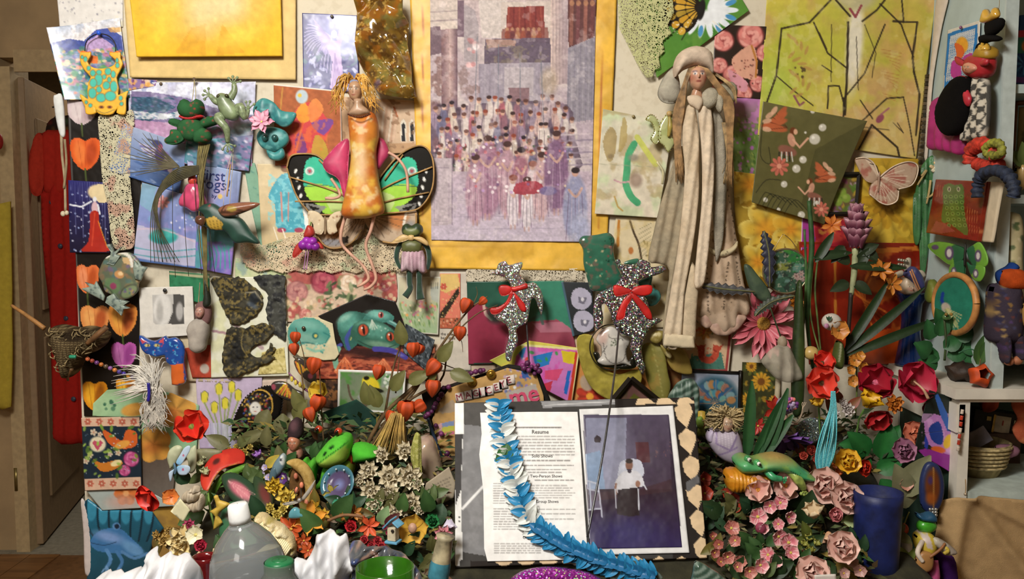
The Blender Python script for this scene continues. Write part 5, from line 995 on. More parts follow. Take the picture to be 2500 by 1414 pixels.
for pts in([(702,410),(712,382),(740,376),(775,380),(800,400)],[(702,410),(722,470),(745,505),(775,524),(880,522)],[(905,470),(935,425),(975,380),(1015,358),(1042,362),(1058,395),(1057,455),(1035,498),(1000,516),(900,522)],[(706,432),(800,460),(845,480)],[(722,492),(800,492),(860,494)],[(780,390),(830,440)],[(1056,408),(960,448),(905,480)],[(1048,470),(960,488),(905,505)],[(985,378),(940,440)],[(772,570),(795,600),(825,606),(860,592),(885,560)],[(1016,520),(1016,548),(1000,576),(970,593),(935,590)]):
 tb('bamboo_rib',[(x,y,.007)for x,y in pts],2.2,KI,BAM,t,6)
t=T('fairy_doll',W(.07)(885,530),'fairy doll with raffia hair and mottled orange gown before the kite','doll')
FD=W(.085)
def gown(q):
 q.g('c87a2c','c8802c',880,280,880,530);q.n('e0b84a',30,.5,.8,3,.12);q.n('b85a20',26,.56,.7,6,.1);q.e(885,400,18,50,'d8bc9a',0,.7,.5);q.n('e8d8b0',14,.6,.6,11,.1)
sh('gown',[(852,286),(864,274),(885,284),(906,274),(919,288),(924,330),(917,376),(926,450),(938,512),(918,528),(880,534),(836,526),(846,465),(858,390),(855,335)],FD,gown,.02,.024,34,5,'satin',t,two=True)
sh('neck',[(862,272),(870,258),(870,246),(888,246),(890,260),(900,268),(906,280),(884,288),(858,284)],FD,'b08f74',.012,.014,None,4,'rubber',t,two=True,h=.026)
def face(cx,cy,s,skin='b89678',lip='8a4a40',iris='3a3026'):
 def f(q):
  q.f(skin);q.e(cx-6*s,cy+4*s,5*s,4*s,lip,0,.25,.6);q.e(cx+6*s,cy+4*s,5*s,4*s,lip,0,.25,.6)
  for e in(-1,1):
   q.e(cx+e*5*s,cy-2*s,2.8*s,1.5*s,'e8e0d4');q.e(cx+e*5*s,cy-2*s,1.3*s,1.4*s,iris);q.l([(cx+e*2*s,cy-5*s),(cx+e*8*s,cy-5.5*s)],1.0*s,'5a4030',.8)
  q.l([(cx,cy-2*s),(cx-1*s,cy+4*s),(cx+1.5*s,cy+4.4*s)],.9*s,'8a6450',.8);q.e(cx,cy+8.5*s,3.6*s,1.4*s,lip)
 return f
def nose(par,mp,x,y,s,col,h):
 V,Fc=bam(mp(x,y+2*s,h),np.array([1.6,2.2,3.4])*s*mp.sc(x,y),None,8,6);mk('nose',V,Fc,M(col,.5),par)
sh('head',[(853,218),(858,204),(872,200),(884,208),(886,228),(878,246),(866,248),(856,238)],FD,face(868,224,1.35,'b08c6c'),.014,.016,None,2.6,'rubber',t,two=True,h=.008)
nose(t,FD,867,224,1.3,'b08c6c',.03)
hr=[]
for i in range(58):
 a=R_.uniform(-.3,math.pi+.3);L=R_.uniform(35,78);x0,y0=868+12*math.cos(a),206-10*math.sin(a);side=1 if math.cos(a)>0 else-1;hr.append([(x0,y0,.02),(x0+side*R_.uniform(6,22),y0-R_.uniform(0,14),.026+R_.uniform(-.01,.012)),(x0+side*R_.uniform(12,42),y0+L*.5,.024),(x0+side*R_.uniform(6,60),y0+L,.01)])
strands('raffia_hair',hr,[1.5,1.6,1.3,.6],FD,M('c99a4a',.6,.25),t,5)
V,Fc=jm([bam(FD(858+k*4.0,284+8*math.sin(math.pi*k/13),.042+.01*math.sin(math.pi*k/13)),.0022,None,6,4)for k in range(14)])
mk('necklace',V,Fc,M('5a3020',.3),t)
PK=M('c89a84',.5,.1)
tb('leg',[(845,524),(834,560),(833,592),(850,615),(885,648),(900,678),(888,692),(872,700)],[4.5,4.2,4,4,4,4,4,3],W(.075),PK,t)
tb('leg',[(915,518),(906,560),(893,600),(908,645),(918,680),(905,700),(888,708)],[4.5,4.2,4,4,4,4,3],W(.075),PK,t)
tb('arm',[(808,436),(822,456),(830,476),(818,484),(794,484)],3.6,W(.09),PK,t)
tb('arm',[(948,372),(972,388),(992,420),(996,470)],3.6,W(.09),PK,t)
PE=lambda q:q.f('b83a62').m(.2,24)
sh('petal_cape',[(852,344),(832,346),(806,372),(788,398),(798,420),(826,438),(840,486),(850,492),(850,420)],W(.06),PE,.002,.012,None,4,'satin',t)
sh('petal_cape',[(920,342),(938,342),(950,374),(938,396),(922,412)],W(.06),PE,.002,.008,None,4,'satin',t)
# small red and violet flower fairy
t=T('flower_fairy',W(.05)(745,660),'tiny flower fairy in red with a violet puffed skirt','ornament')
FF=W(.06)
sh('hat',[(742,578),(746,562),(752,550),(764,556),(768,572),(758,580)],FF,'a83028',.008,.008,None,3,'satin',t,two=True)
ball('head',757,572,7,FF,M('c8906c',.5),t,h=.004)
for x,y,r in((742,598,13),(757,600,12),(771,602,11),(764,590,12),(750,588,11)):
 ball('skirt_puff',x,y,(r,r*.95),FF,M('8a2a9a',.35,.2),t,h=.004)
for o in([(735,590),(722,600),(714,620),(718,630),(734,618),(744,600)],[(775,590),(786,596),(790,608),(780,606)]):
 sh('petal',o,FF,'a82c24',.002,.004,None,3,'satin',t)
for x in(748,754):
 tb('leg',[(x,606),(x-3,632),(x-6,658)],[1.6,1.4,1.8],FF,M('a878a0',.5),t,6)
tb('stem',[(757,552),(760,542)],1.6,FF,M('5a7a34',.5),t,5)
# butterflies
def bfly(name,label,mp,wings,body,paint,mat='paper',th=.002,dome=.003,bodymat=None,ant=(),res=2.6,par_h=.004):
 cx=sum(p[0]for p in body)/len(body);t=T(name,mp(cx,max(p[1]for w in wings for p in w)),label,'butterfly')
 for i,w in enumerate(wings):
  sh('wing',w,mp,paint,th,dome,None,res,mat,t,h=par_h)
 tb('body',[(x,y,.008)for x,y in body],[1.5,3,3.4,2.2],mp,bodymat or M('3a2c20',.6),t)
 for a in ant:
  tb('antenna',[(x,y,.008)for x,y in a],.9,mp,M('241c14',.5),t,5)
 return t
def lbf(q):
 q.f('cdbb9c');q.d(30,(752,512,838,575),1.4,3.6,['7a4a34','8a5a40'],3,(.5,.9));q.d(16,(752,512,838,575),1,2,['e8dcc4'],4)
bfly('cream_butterfly','cream paper butterfly with brown spots on the kite tail',W(.05),[[(795,545),(780,520),(756,514),(754,530),(766,548),(768,566),(786,572)],[(797,545),(812,522),(834,516),(832,534),(822,550),(824,566),(804,572)]],[(795,528),(796,540),(796,560),(795,572)],lbf,bodymat=M('8a7458',.7))
# frog ballerina
t=T('frog_ballerina',W(.05)(1005,742),'velvet frog ballerina doll in a pale pink tutu','soft toy')
FB2=W(.06)
OL=lambda q:q.f('5e6238').m(.12,12)
DG=M('1f3a2c',.9,.2,60,.3,sheen=.5)
sh('head',[(982,566),(984,552),(994,546),(1005,551),(1018,545),(1030,552),(1032,566),(1022,578),(1005,582),(990,578)],FB2,lambda q:(q.f('2c3c28'),q.e(1006,566,20,9,'68703c')),.016,.016,None,3,'satin',t,two=True)
sh('torso',[(984,590),(1005,582),(1028,590),(1030,606),(1022,618),(990,618),(982,606)],FB2,OL,.016,.016,None,3,'satin',t,two=True)
sh('tutu',[(984,612),(1005,608),(1032,612),(1040,640),(1042,664),(1030,668),(1020,660),(1008,668),(998,660),(980,664),(980,640)],FB2,lambda q:q.f('b494a0').n('d0b8c0',6,.5,.7,4,.1,.15),.012,.02,None,3,'fabric',t,two=True,sm=2,lift=fo(.004,9,3))
tb('arm',[(986,588),(972,606),(968,632),(978,656)],[6,6.5,6,4],FB2,DG,t)
tb('arm',[(1028,588),(1044,606),(1048,632),(1044,658)],[6,6.5,6,4],FB2,DG,t)
tb('leg',[(1000,660),(1000,690),(1002,705,.006),(990,724,.01)],[8,7,7,9],FB2,DG,t)
tb('leg',[(1024,660),(1024,690),(1025,710,.006),(1028,730,.01)],[8,7,8,11],FB2,DG,t)
for o in([(1005,580),(985,572),(962,588),(958,592),(985,590)],[(1008,580),(1030,578),(1046,590),(1046,600),(1026,590)],[(1000,574),(1012,574),(1012,586),(1000,586)]):
 sh('bow',o,FB2,'c8a870',.003,.004,None,3,'satin',t,h=.02)
def der(name,label,out,bows,mp,rod,key,base):
 o=np.array(out);t=T(name,mp(o[:,0].mean(),o[:,1].max()),label,'ornament');sh('deer_plate',out,mp,base,.005,.003,8,4,gli(key,base,.42,430),t,sm=3);sh('plate_rim',out,Pl(mp.p0+np.array([0,.004,0]),mp.n),'2a2a2a',.004,0,None,7,'satin',t,sm=3)
 for b in bows:
  sh('bow',b,mp,lambda q:q.f('b8201c').m(.2,20),.003,.0025,None,3,'satin',t,h=.006,sm=3)
 q=cat(np.array(rod,float),6);P3=np.vstack([W(d)(x,y)for x,y,d in q]);V,Fc=tum(P3,.0022,6);mk('rod',V,Fc,M('5a5a5c',.35,.1,metal=.8),t);return t
D1=cv(1100,440,[(285,680),(330,640),(345,600),(395,582),(420,610),(490,592),(516,592),(515,625),(495,665),(520,705),(550,745),(600,735),(650,790),(666,860),(655,970),(635,930),(605,850),(578,870),(560,980),(540,1030),(475,1070),(485,1150),(450,1240),(430,1300),(400,1290),(395,1220),(420,1120),(400,1040),(330,1000),(300,950),(350,930),(430,850),(430,750),(370,690)])
B1=[cv(1100,440,p)for p in([(440,770),(380,750),(345,770),(365,830),(430,815)],[(440,770),(490,760),(545,740),(552,775),(500,790),(450,800)],[(430,800),(400,870),(340,910),(285,915),(295,960),(350,955),(420,880),(450,810)],[(450,800),(490,840),(535,890),(540,945),(500,930),(470,860)])]
der('silver_deer','silver glitter deer cut-out with a red bow on a rod',D1,B1,W(.07),[(1284,770,.06),(1290,860,.07),(1296,978,.09)],'holo_silver','c8ccc8')
D2=cv(1100,440,[(1180,580),(1215,570),(1235,605),(1330,602),(1362,568),(1430,590),(1442,625),(1520,618),(1552,640),(1500,675),(1420,700),(1350,720),(1380,800),(1420,880),(1440,980),(1525,1005),(1440,1060),(1390,1150),(1370,1240),(1400,1340),(1380,1400),(1345,1340),(1310,1250),(1290,1200),(1300,1130),(1230,1105),(1180,1050),(1150,960),(1115,890),(1085,905),(1098,990),(1080,1045),(1048,1070),(1028,1000),(1030,900),(1060,820),(1120,785),(1180,755),(1228,690),(1215,640)])
B2=[cv(1100,440,p)for p in([(1300,790),(1240,765),(1170,755),(1180,830),(1240,825),(1290,810)],[(1300,790),(1350,760),(1440,755),(1442,810),(1390,830),(1320,820)],[(1290,810),(1240,860),(1200,940),(1190,1000),(1245,990),(1260,920),(1305,840)],[(1310,810),(1370,860),(1430,930),(1446,1000),(1400,985),(1350,910),(1300,840)])]
der('violet_deer','rainbow glitter deer cut-out with a red bow beside the robed doll',D2,B2,W(.09),[(1512,790,.10),(1503,890,.26),(1492,975,.38),(1470,1120,.47),(1434,1312,.55)],'holo_violet','7a7276')
# green stocking, teal fish, frog plate
sh('green_stocking',cv(1100,440,[(922,440),(950,402),(1000,398),(1050,392),(1140,380),(1180,430),(1170,500),(1190,600),(1230,700),(1180,770),(1090,800),(1010,790),(985,720),(955,600),(952,500)]),W(.045),lambda q:q.f('2f6450').m(.15,20).n('7a5a50',14,.6,.7,4,.1).d(16,(1475,575,1505,640),1.2,2.4,['152a22'],3).d(20,(1430,600,1500,700),1.5,3,['8a4a48','c8b08a','4a8a70'],5),.006,.01,None,3,'glaze',None,'green glazed stocking-shaped ornament above the rainbow deer','ornament')
sh('teal_fish_ornament',cv(1100,440,[(1340,740),(1400,700),(1450,690),(1445,760),(1500,800),(1510,850),(1470,900),(1400,900),(1370,850)]),W(.05),lambda q:q.f('3f7a74').n('2a5a58',10,.5,.7,3,.1).d(14,(1560,680,1610,745),1.2,2.2,['17302e'],4),.005,.006,None,3,'glaze',None,'small teal glazed fish behind the rainbow deer','ornament')
sh('teal_cap_ornament',cv(1100,440,[(1250,590),(1300,570),(1350,565),(1350,600),(1260,606)]),W(.05),'3a6a54',.004,.003,None,3,'glaze',None,'sliver of green glazed ornament above the rainbow deer head','ornament')
t=T('frog_suncatcher',W(.06)(1490,910),'white glass frog on a black log inside a wire ring','ornament')
SF=W(.06)
def wfrog(q):
 q.f('c9c4bc');q.e(1471,822,11,20,'d0a498',10,.6,.4);q.e(1500,832,17,13,'d4d0c6');q.d(12,(1490,826,1510,842),1.4,2.4,['4a5a44'],4)
 for pts in([(1472,836),(1478,870),(1496,886),(1520,878),(1528,850)],[(1484,815),(1490,824),(1512,824),(1520,830)],[(1480,842),(1470,860)],[(1530,842),(1536,862),(1530,882)]):
  q.l(pts,1.8,'5a5450',.9,4)
sh('frog',cv(1100,440,[(1048,1140),(1080,1085),(1150,1050),(1205,1080),(1230,1120),(1272,1128),(1290,1160),(1265,1220),(1270,1285),(1300,1335),(1240,1320),(1180,1330),(1100,1330),(1055,1300),(1085,1260),(1082,1200),(1058,1170)]),SF,wfrog,.008,.01,None,2.6,'glaze',t)
sh('log',[(1448,862),(1462,862),(1470,888),(1500,892),(1530,886),(1540,872),(1552,872),(1552,896),(1526,902),(1490,898),(1462,892)],W(.056),'14160f',.006,.004,None,3,'glaze',t)
rg=[(1494+54*math.cos(a),848+56*math.sin(a))for a in np.linspace(0,2*math.pi,25)]
tb('wire_ring',rg,1.6,SF,M('3a3424',.4,metal=.6),t,6,2)
sh('olive_ribbon',[(1408,828),(1446,820),(1452,866),(1476,900),(1512,914),(1556,902),(1566,930),(1530,978),(1470,968),(1428,920)],W(.04),lambda q:q.f('a0923a').n('8a7c30',30,.5,.7,3,.15).n('b8a850',16,.58,.5,8,.1).m(.12,8),.001,.0,None,4,'paper',None,'curved olive yellow silk ribbon under the glass frog','ribbon')
t=T('silk_leaves',W(.05)(1620,990),'large olive silk leaves with a cream bow below the robed doll','leaf')
LV=lambda q:q.f('7a7434').n('9a7a38',22,.56,.6,3,.15).l([(1590,842),(1606,900),(1618,972)],1.6,'a09a58',.8)
sh('leaf',[(1568,844),(1596,838),(1620,858),(1630,910),(1637,945),(1623,985),(1600,970),(1580,930),(1572,890)],W(.055),LV,.0015,.004,None,4,'leaf',t,lift=fo(.005,60,4))
sh('leaf',[(1620,846),(1650,846),(1676,860),(1686,890),(1688,914),(1650,908),(1630,885)],W(.045),lambda q:q.f('96803c').n('a88a48',22,.5,.6,3,.15),.0015,.004,None,4,'leaf',t)
for o in([(1612,842),(1626,850),(1640,868),(1634,876),(1620,862)],[(1600,808),(1625,812),(1612,836),(1596,838),(1585,826)]):
 sh('bow',o,W(.065),lambda q:q.f('8a7a3c').n('d8cca0',12,.5,.7,3,.1),.003,.006,None,3,'satin',t)
t=T('mosaic_frog',W(.05)(285,760),'glazed mosaic frog plaque with webbed feet on the tulip poster','ornament')
MF=W(.045)
def mosaic(q):
 q.f('5a6450');q.d(90,(236,610,352,735),4,9,['6a5a78','7a6a4a','4a6a6a','8a6a50','54486a','70805a','a08a60'],4,(.5,1),.9);q.e(278,698,20,20,'5c7a54',0,.9);q.e(280,698,8,8,'8a3a5a');q.e(295,670,12,9,'c08a54',20);q.e(298,668,6,5,'e0c090')
 for ex,ey,rot in((256,712,30),(318,712,-35)):
  q.e(ex,ey,24,15,'3a4034',rot,.9);q.e(ex,ey,21,12,'7a8a64',rot,.95);q.d(10,(ex-14,ey-8,ex+14,ey+8),2,4,['6a5a78','a08a60','4a6a6a'],6)
 q.l([(262,628),(290,616),(318,626),(326,650)],7,'d8d4c8',.95,4);q.p([(300,628),(318,630),(322,648),(306,642)],'c0a070');q.e(295,628,5,4,'2a1e18')
sh('body',cv(0,440,[(720,640),(760,560),(830,530),(930,520),(985,560),(1010,600),(1030,680),(1000,740),(990,800),(930,850),(860,860),(800,820),(760,800),(738,740),(712,690)]),MF,mosaic,.006,.006,None,2.8,'satin',t)
FTP=lambda q:q.f('8a988c').n('4a5a58',6,.52,.8,3,.1)
for o in([(790,480),(815,520),(805,570),(790,580),(830,590),(865,540),(840,530),(875,490),(830,520),(815,475)],[(985,590),(1010,620),(1000,590),(1025,620),(1055,630),(1035,660),(1020,700),(990,690),(980,640)],[(620,780),(665,770),(640,745),(690,760),(700,740),(745,820),(740,845),(690,820)],[(805,850),(795,880),(840,910),(880,950),(890,915),(925,910),(890,895),(920,875),(860,860),(840,830)]):
 o=np.array(cv(0,440,o));o=(o-o.mean(0))*1.35+o.mean(0);sh('webbed_foot',o,MF,FTP,.005,.003,None,3,'satin',t,sm=0,h=.008)
t=T('woven_pod',W(.10)(180,930),'dark woven twig pod with a wooden stick handle','basket')
WP=W(.07)
PO=cv(0,440,[(390,1070),(430,1040),(490,1048),(560,1060),(650,1050),(740,1080),(772,1110),(750,1180),(690,1230),(620,1262),(570,1340),(530,1400),(480,1412),(440,1290),(400,1180)])
def weave(q):
 q.f('4a3c28');v=np.sin((q.x+q.y)*.75+3*fbm(q.x,q.y,16,3))*np.sin((q.x-q.y)*.7);q._m(np.clip(v*2,0,1),'8a7a58',.8);q._m(np.clip(-v*2,0,1),'2a2016',.7);q.e(208,814,38,14,'1c140c',0,.8,.3)
sh('pod',PO,WP,weave,.02,.05,42,2.8,'lace',t,two=True)
tw=[]
for i in range(90):
 x,y=R_.uniform(140,255),R_.uniform(800,900)
 if ip(np.array([x]),np.array([y]),PO)[0]:
  a=R_.uniform(0,3.14);dx,dy=9*math.cos(a),9*math.sin(a);h=.045+.012*R_.random();tw.append([(x-dx,y-dy,h-.006),(x,y,h+.004),(x+dx,y+dy,h-.006)])
strands('twig',tw,[1.0,1.5,1.0],WP,M('7a6a4a',.7,.35),t,4,2)
tb('stick',[(40,744,.02),(90,768,.04),(135,796,.05)],[3.5,5,6],WP,M('8a6236',.55,.2),t)
tb('stick',[(284,792,.05),(262,812,.055),(236,832,.05)],[7,7,5],WP,M('6a4a2c',.6,.2),t)
tb('stick',[(190,895,.03),(175,915,.02),(166,928)],[5,4,3],WP,M('6a4a2c',.6,.2),t)
tb('green_bead',[(200,862,.06),(215,862,.06)],4.5,WP,M('2a8a68',.3,coat=.5),t)
t=T('feather_tassel',W(.10)(370,1075),'tassel of white feathers and beads over the poppy poster','feathers')
FE=W(.10)
fs1,fs2=[],[]
for i in range(120):
 a=math.radians(R_.uniform(60,200));L=R_.uniform(40,100);x0,y0=372+R_.uniform(-12,16),940+R_.uniform(-16,14);fs1.append([(x0,y0,R_.uniform(-.01,.012)),(x0+.55*L*math.cos(a),y0-.65*L*math.sin(a),.012),(x0+L*math.cos(a)-8,y0-.8*L*math.sin(a)+10,.004)])
for i in range(170):
 x0,y0=374+R_.uniform(-16,24),935+R_.uniform(0,70);fs2.append([(x0,y0,R_.uniform(-.01,.014)),(x0+R_.uniform(-16,18),y0+26,.008),(x0+R_.uniform(-30,32),y0+R_.uniform(36,62),0)])
strands('feather_wisp',fs1,[1.5,1.3,.4],FE,M('cfcac0',.8,.12,sheen=.4),t,4,3)
strands('feather_down',fs2,[1.4,1.6,.5],FE,M('b4ada2',.85,.2,sheen=.4),t,4,3)
for i,c in enumerate(['b8603c','8a3a2c','6a3a7a','b8682c','5a4a3a','8a5a9a','c87a3c','4a3a8a','3a2a8a','c08a3c','5a3a8a','3a3088']):
 ball('bead',216+i*11,876+i*4.5,5.5,FE,M(c,.25,.1,coat=.4),t,h=.004)
tb('tube_bead',[(362,935),(364,958),(362,980)],4,W(.12),M('2a2488',.25,coat=.5),t)
t=T('blue_cat',W(.05)(400,935),'blue painted cat ornament with red ears and squiggles','ornament')
def bcat(q):
 q.f('1f4a98').m(.12,14);q.d(26,(350,830,450,890),1,1.8,['c83a4a','d87a8a'],4)
 for x,y in((420,840),(432,862),(428,882),(436,846),(380,862),(392,852)):
  q.l([(x-5,y-4),(x,y-5),(x-2,y+1),(x+4,y+4)],2,'5ab0d8',1,3)
 for x in(364,387):
  q.e(x,842,7,3.6,'d8c47a');q.e(x+2,842,2,3,'1a1a20')
 q.p([(346,826),(360,832),(352,840)],'c85058');q.p([(390,834),(404,822),(404,838)],'c85058');q.p([(418,890),(450,886),(454,935),(415,940)],'d8682c')
sh('cat_plate',cv(0,440,[(1008,1115),(1050,1135),(1090,1152),(1135,1150),(1192,1118),(1210,1138),(1262,1130),(1312,1168),(1332,1230),(1325,1310),(1340,1400),(1330,1460),(1240,1470),(1235,1340),(1200,1310),(1188,1260),(1130,1272),(1050,1245),(1012,1190)]),W(.045),bcat,.008,.006,8,2.8,'glaze',t,sm=2)
t=T('pouch_doll',W(.05)(485,862),'small clay doll face above a padded white pouch','doll')
PD=W(.05)
sh('pouch',cv(0,440,[(1350,1070),(1380,1015),(1440,990),(1490,1020),(1502,1090),(1488,1160),(1472,1220),(1420,1242),(1370,1210),(1362,1150)]),PD,lambda q:q.f('aca49a').m(.12,12),.014,.018,None,3,'fabric',t,two=True)
sh('hood',cv(0,440,[(1400,960),(1415,890),(1460,870),(1505,900),(1515,980),(1490,1040),(1420,1010)]),PD,'7a5a58',.012,.01,None,3,'fabric',t,two=True,h=-.004)
sh('face',cv(0,440,[(1422,940),(1440,910),(1475,915),(1482,950),(1460,985),(1430,975)]),PD,face(493,760,.8,'b88a7c'),.01,.008,None,2,'rubber',t,h=.012)
nose(t,PD,493,760,.8,'b88a7c',.026)
tb('string',[(488,690),(486,720),(484,742)],1.2,PD,M('9a8a6a',.7),t)
sh('dark_pod',[(500,676),(508,700),(514,730),(512,746),(502,750),(496,742),(500,710)],W(.06),'22281e',.008,.006,None,3,'leaf',None,'slim dark seed pod hanging beside the pouch doll','seed pod')
def zb(pts,ox=660,oy=840,s=.1697):
 return[(ox+s*a,oy+s*b)for a,b in pts]
def woodb(q):
 q.f('3a3330')
 for k in range(8):
  q.l(zb([(230+k*10,560+k*18),(110+k*36,690+k*14)]),4,'d8703c' if k%2 else 'd8b838',.95);q.l(zb([(440+k*14,420-k*10),(380+k*26,250+k*16)]),4,'d8b838' if k%2 else 'd87a3c',.95)
 for x,y in((60,610),(385,740),(590,450)):
  a,b=zb([(x,y)])[0];q.e(a,b,6,7,'9a4a5a')
t=bfly('wooden_butterfly','painted wooden butterfly with purple segmented body and orange wings',W(.06),[zb([(20,600),(60,540),(160,530),(260,560),(360,640),(480,700),(470,780),(380,825),(200,785),(70,700)]),zb([(350,240),(430,190),(530,270),(650,400),(665,480),(600,555),(500,490),(400,390)])],zb([(270,400),(380,520),(480,620),(580,690)]),woodb,'glaze',.006,.004,M('7a4a6a',.4))
for x,y in((330,490),(385,540),(445,570),(495,600)):
 a,b=zb([(x,y)])[0];ball('stripe',a,b,(4,7),W(.06),M('d8c04a',.4),t,h=.014)
t=T('embroidered_pouch',W(.06)(625,1060),'black oval pouch embroidered in gold with a white face','pouch')
def embro(q):
 q.f('15110e');q.e(632,992,34,34,'2a2420');q.d(130,(594,958,668,1036),1.4,3.4,['c89a3c','8a6a2c','3a4a8a','b03c3c','d8b860','3a6a6a','7a4a7a'],4);q.e(628,994,14,16,'d8d4cc')
 for k in range(2):
  q.e(624+k*9,991,1.8,1.2,'2a2a40')
 q.e(628,1001,2.6,1,'b05a50');q.l([(600,980),(608,960),(640,950),(664,964),(668,1000),(648,1026),(612,1026)],3,'c8a048',1,4);q.l([(590,1036),(578,1040),(588,1030)],3,'9ab0b0',1,3)
sh('pouch_body',cv(500,934,[(200,320),(240,200),(310,95),(430,30),(530,50),(556,130),(530,250),(440,320),(300,365),(222,368)]),W(.055),embro,.01,.012,None,2.4,'fabric',t,two=True)
bd=cat(np.array(cv(500,934,[(200,320),(240,200),(310,95),(430,30),(530,50),(556,130),(530,250),(440,320),(300,365),(222,368)])),6,True)
V,Fc=jm([bam(W(.055)(x,y),.003,None,6,4)for x,y in bd])
mk('scalloped_edge',V,Fc,M('0f0c0a',.8),t)
# the two long dolls
t=T('robed_doll',W(.05)(1650,850),'tall robed doll with long brown hair and white turban','doll')
RD=W(.105)
def li(c,c2,seed=3):
 def f(q):
  q.f(c);q.n(c2,34,.5,.6,seed,.15);q.m(.1,5,seed)
 return f
sh('cloak',[(1652,372),(1672,360),(1700,420),(1690,520),(1668,600),(1650,680),(1640,760),(1632,842),(1618,838),(1624,740),(1634,660),(1610,644),(1583,636),(1596,570),(1612,500),(1630,440)],W(.090),li('a3957c','8f8672'),.004,.008,30,5,'fabric',t,sm=3,lift=fo(.006,26,4,.2))
sh('cloak',[(1724,262),(1756,275),(1770,330),(1776,420),(1772,520),(1764,590),(1748,640),(1738,500),(1722,480)],W(.090),li('9a9282','7f7a6c',7),.004,.008,24,5,'lace',t,sm=3,lift=fo(.005,22,5))
sh('robe_panel',[(1668,268),(1690,258),(1702,300),(1706,420),(1700,520),(1686,620),(1668,720),(1660,842),(1620,838),(1632,740),(1652,620),(1664,520),(1670,420),(1664,330)],RD,li('d2c0a6','c2ae92',5),.004,.008,20,5,'fabric',t,sm=3,h=.006,lift=fo(.005,24,6,.15))
sh('robe_panel',[(1704,268),(1728,258),(1740,320),(1740,440),(1732,560),(1724,640),(1716,690),(1704,705),(1692,690),(1700,600),(1710,500),(1712,400),(1706,320)],RD,li('d8c6ae','c6b298',9),.004,.01,20,5,'fabric',t,sm=3,h=.01,lift=fo(.005,22,7,.1))
sh('robe_panel',[(1690,640),(1704,690),(1700,760),(1694,846),(1668,846),(1664,780),(1676,700)],RD,li('c6b498','b4a288',11),.004,.006,14,5,'fabric',t,sm=3,h=.002)
sh('hem_band',[(1620,812),(1690,818),(1694,848),(1664,848),(1616,842)],RD,'d6c6a8',.004,.004,8,5,'fabric',t,sm=0,h=.014)
sh('collar',[(1674,238),(1700,236),(1712,250),(1702,272),(1690,264),(1678,256)],RD,'d0bca4',.004,.006,None,4,'fabric',t,h=.02,sm=3)
for o in([(1712,228),(1732,216),(1750,226),(1748,252),(1728,268),(1710,256)],[(1744,232),(1756,230),(1764,252),(1756,278),(1744,264)]):
 sh('lace_ruff',o,RD,li('a59d8a','8f8876'),.004,.014,None,4,'lace',t,h=.014)
sh('sleeve_puff',[(1650,168),(1628,178),(1612,205),(1606,232),(1620,250),(1648,252),(1662,230)],W(.085),li('a8a292','958e80'),.006,.02,None,5,'fabric',t)
sh('shoulder',[(1756,210),(1786,200),(1800,220),(1792,250),(1766,255)],W(.085),li('9d9580','857c68'),.006,.014,None,5,'fabric',t)
sh('turban',[(1646,190),(1644,160),(1656,132),(1684,117),(1712,118),(1732,132),(1738,158),(1736,186),(1722,172),(1694,164),(1668,172)],RD,li('c9b6a2','b9a594'),.02,.03,None,4,'fabric',t,two=True,h=.006)
def rbf(q):
 face(1697,190,1.7,'c49478','8a4238','2a2c3c')(q);q.e(1716,196,5,8,'b4604c',0,.6,.5);q.e(1680,196,4,8,'b4604c',0,.4,.5)
 for x in(1688,1706):
  q.e(x,181,6,2.5,'6a5a6a',0,.6,.4)
sh('face',[(1676,182),(1684,170),(1700,165),(1714,172),(1720,190),(1716,208),(1704,222),(1692,220),(1680,204)],RD,rbf,.014,.02,None,2.2,'rubber',t,two=True,h=.016)
nose(t,RD,1696,188,1.7,'c49478',.046)
sh('neck',[(1692,216),(1706,216),(1712,244),(1686,244)],RD,'b08468',.014,.008,None,4,'rubber',t,h=.006)
hr=[]
for i in range(150):
 k=i/149;left=i%2;u=R_.random()
 if left:
  x0,y0=1690-16*u,168+6*u;pts=[(x0,y0,.034),(1672-8*u,205,.03),(1652-14*u+14*R_.random(),285,.018),(1650+16*R_.random()-6,360,.012),(1648+22*R_.random(),400+50*R_.random(),.006)]
 else:
  x0,y0=1696+24*u,166+8*u;pts=[(x0,y0,.034),(1724+18*u,200,.032),(1756+26*R_.random(),252,.026),(1770+14*R_.random(),330,.02),(1772+14*R_.random(),390+70*R_.random(),.008)]
 hr.append(pts)
strands('hair',hr,[1.6,1.9,1.8,1.4,.6],RD,M('8a6c48',.55,.3,60),t,4,4)
hb=[]
for i in range(70):
 u=R_.random();hb.append([(1735+10*u,180,.01),(1770+20*u,205+10*u,.012),(1792+6*R_.random(),235+20*u,.006)]if i%2 else[(1760+12*u,300,.01),(1772+14*u,380,.008),(1762+30*u,420+30*R_.random(),0)])
strands('loose_hair',hb,[1.4,1.2,.5],RD,M('9a8058',.55,.3,60),t,4,4)
t=T('moon_dress_doll',W(.05)(1760,815),'clay doll dress with beaded stripes and a crescent moon bowl','doll')
MD=W(.045)
def dressp(q):
 q.g('b49c82','c6ae96',1750,440,1760,800);q.n('8f7860',30,.52,.5,3,.15)
 for pts in([(1758,450),(1750,520),(1722,600),(1720,690),(1722,755)],[(1766,445),(1786,540),(1792,640),(1800,690)],[(1770,640),(1762,700),(1758,750)]):
  c=cat(np.array(pts,float),14)
  for x,y in c[::2]:
   q.e(x,y,1.9,1.9,'33281e')
 q.d(16,(1720,640,1810,770),1,1.6,['3a2e22'],4)
sh('dress',[(1762,432),(1776,446),(1786,520),(1800,600),(1814,690),(1830,752),(1818,772),(1800,768),(1796,798),(1770,815),(1744,806),(1720,786),(1700,778),(1688,762),(1690,740),(1702,690),(1716,630),(1724,560),(1744,500)],MD,dressp,.01,.03,45,3,'fabric',t,sm=3,lift=fo(.004,30,8,-.1))
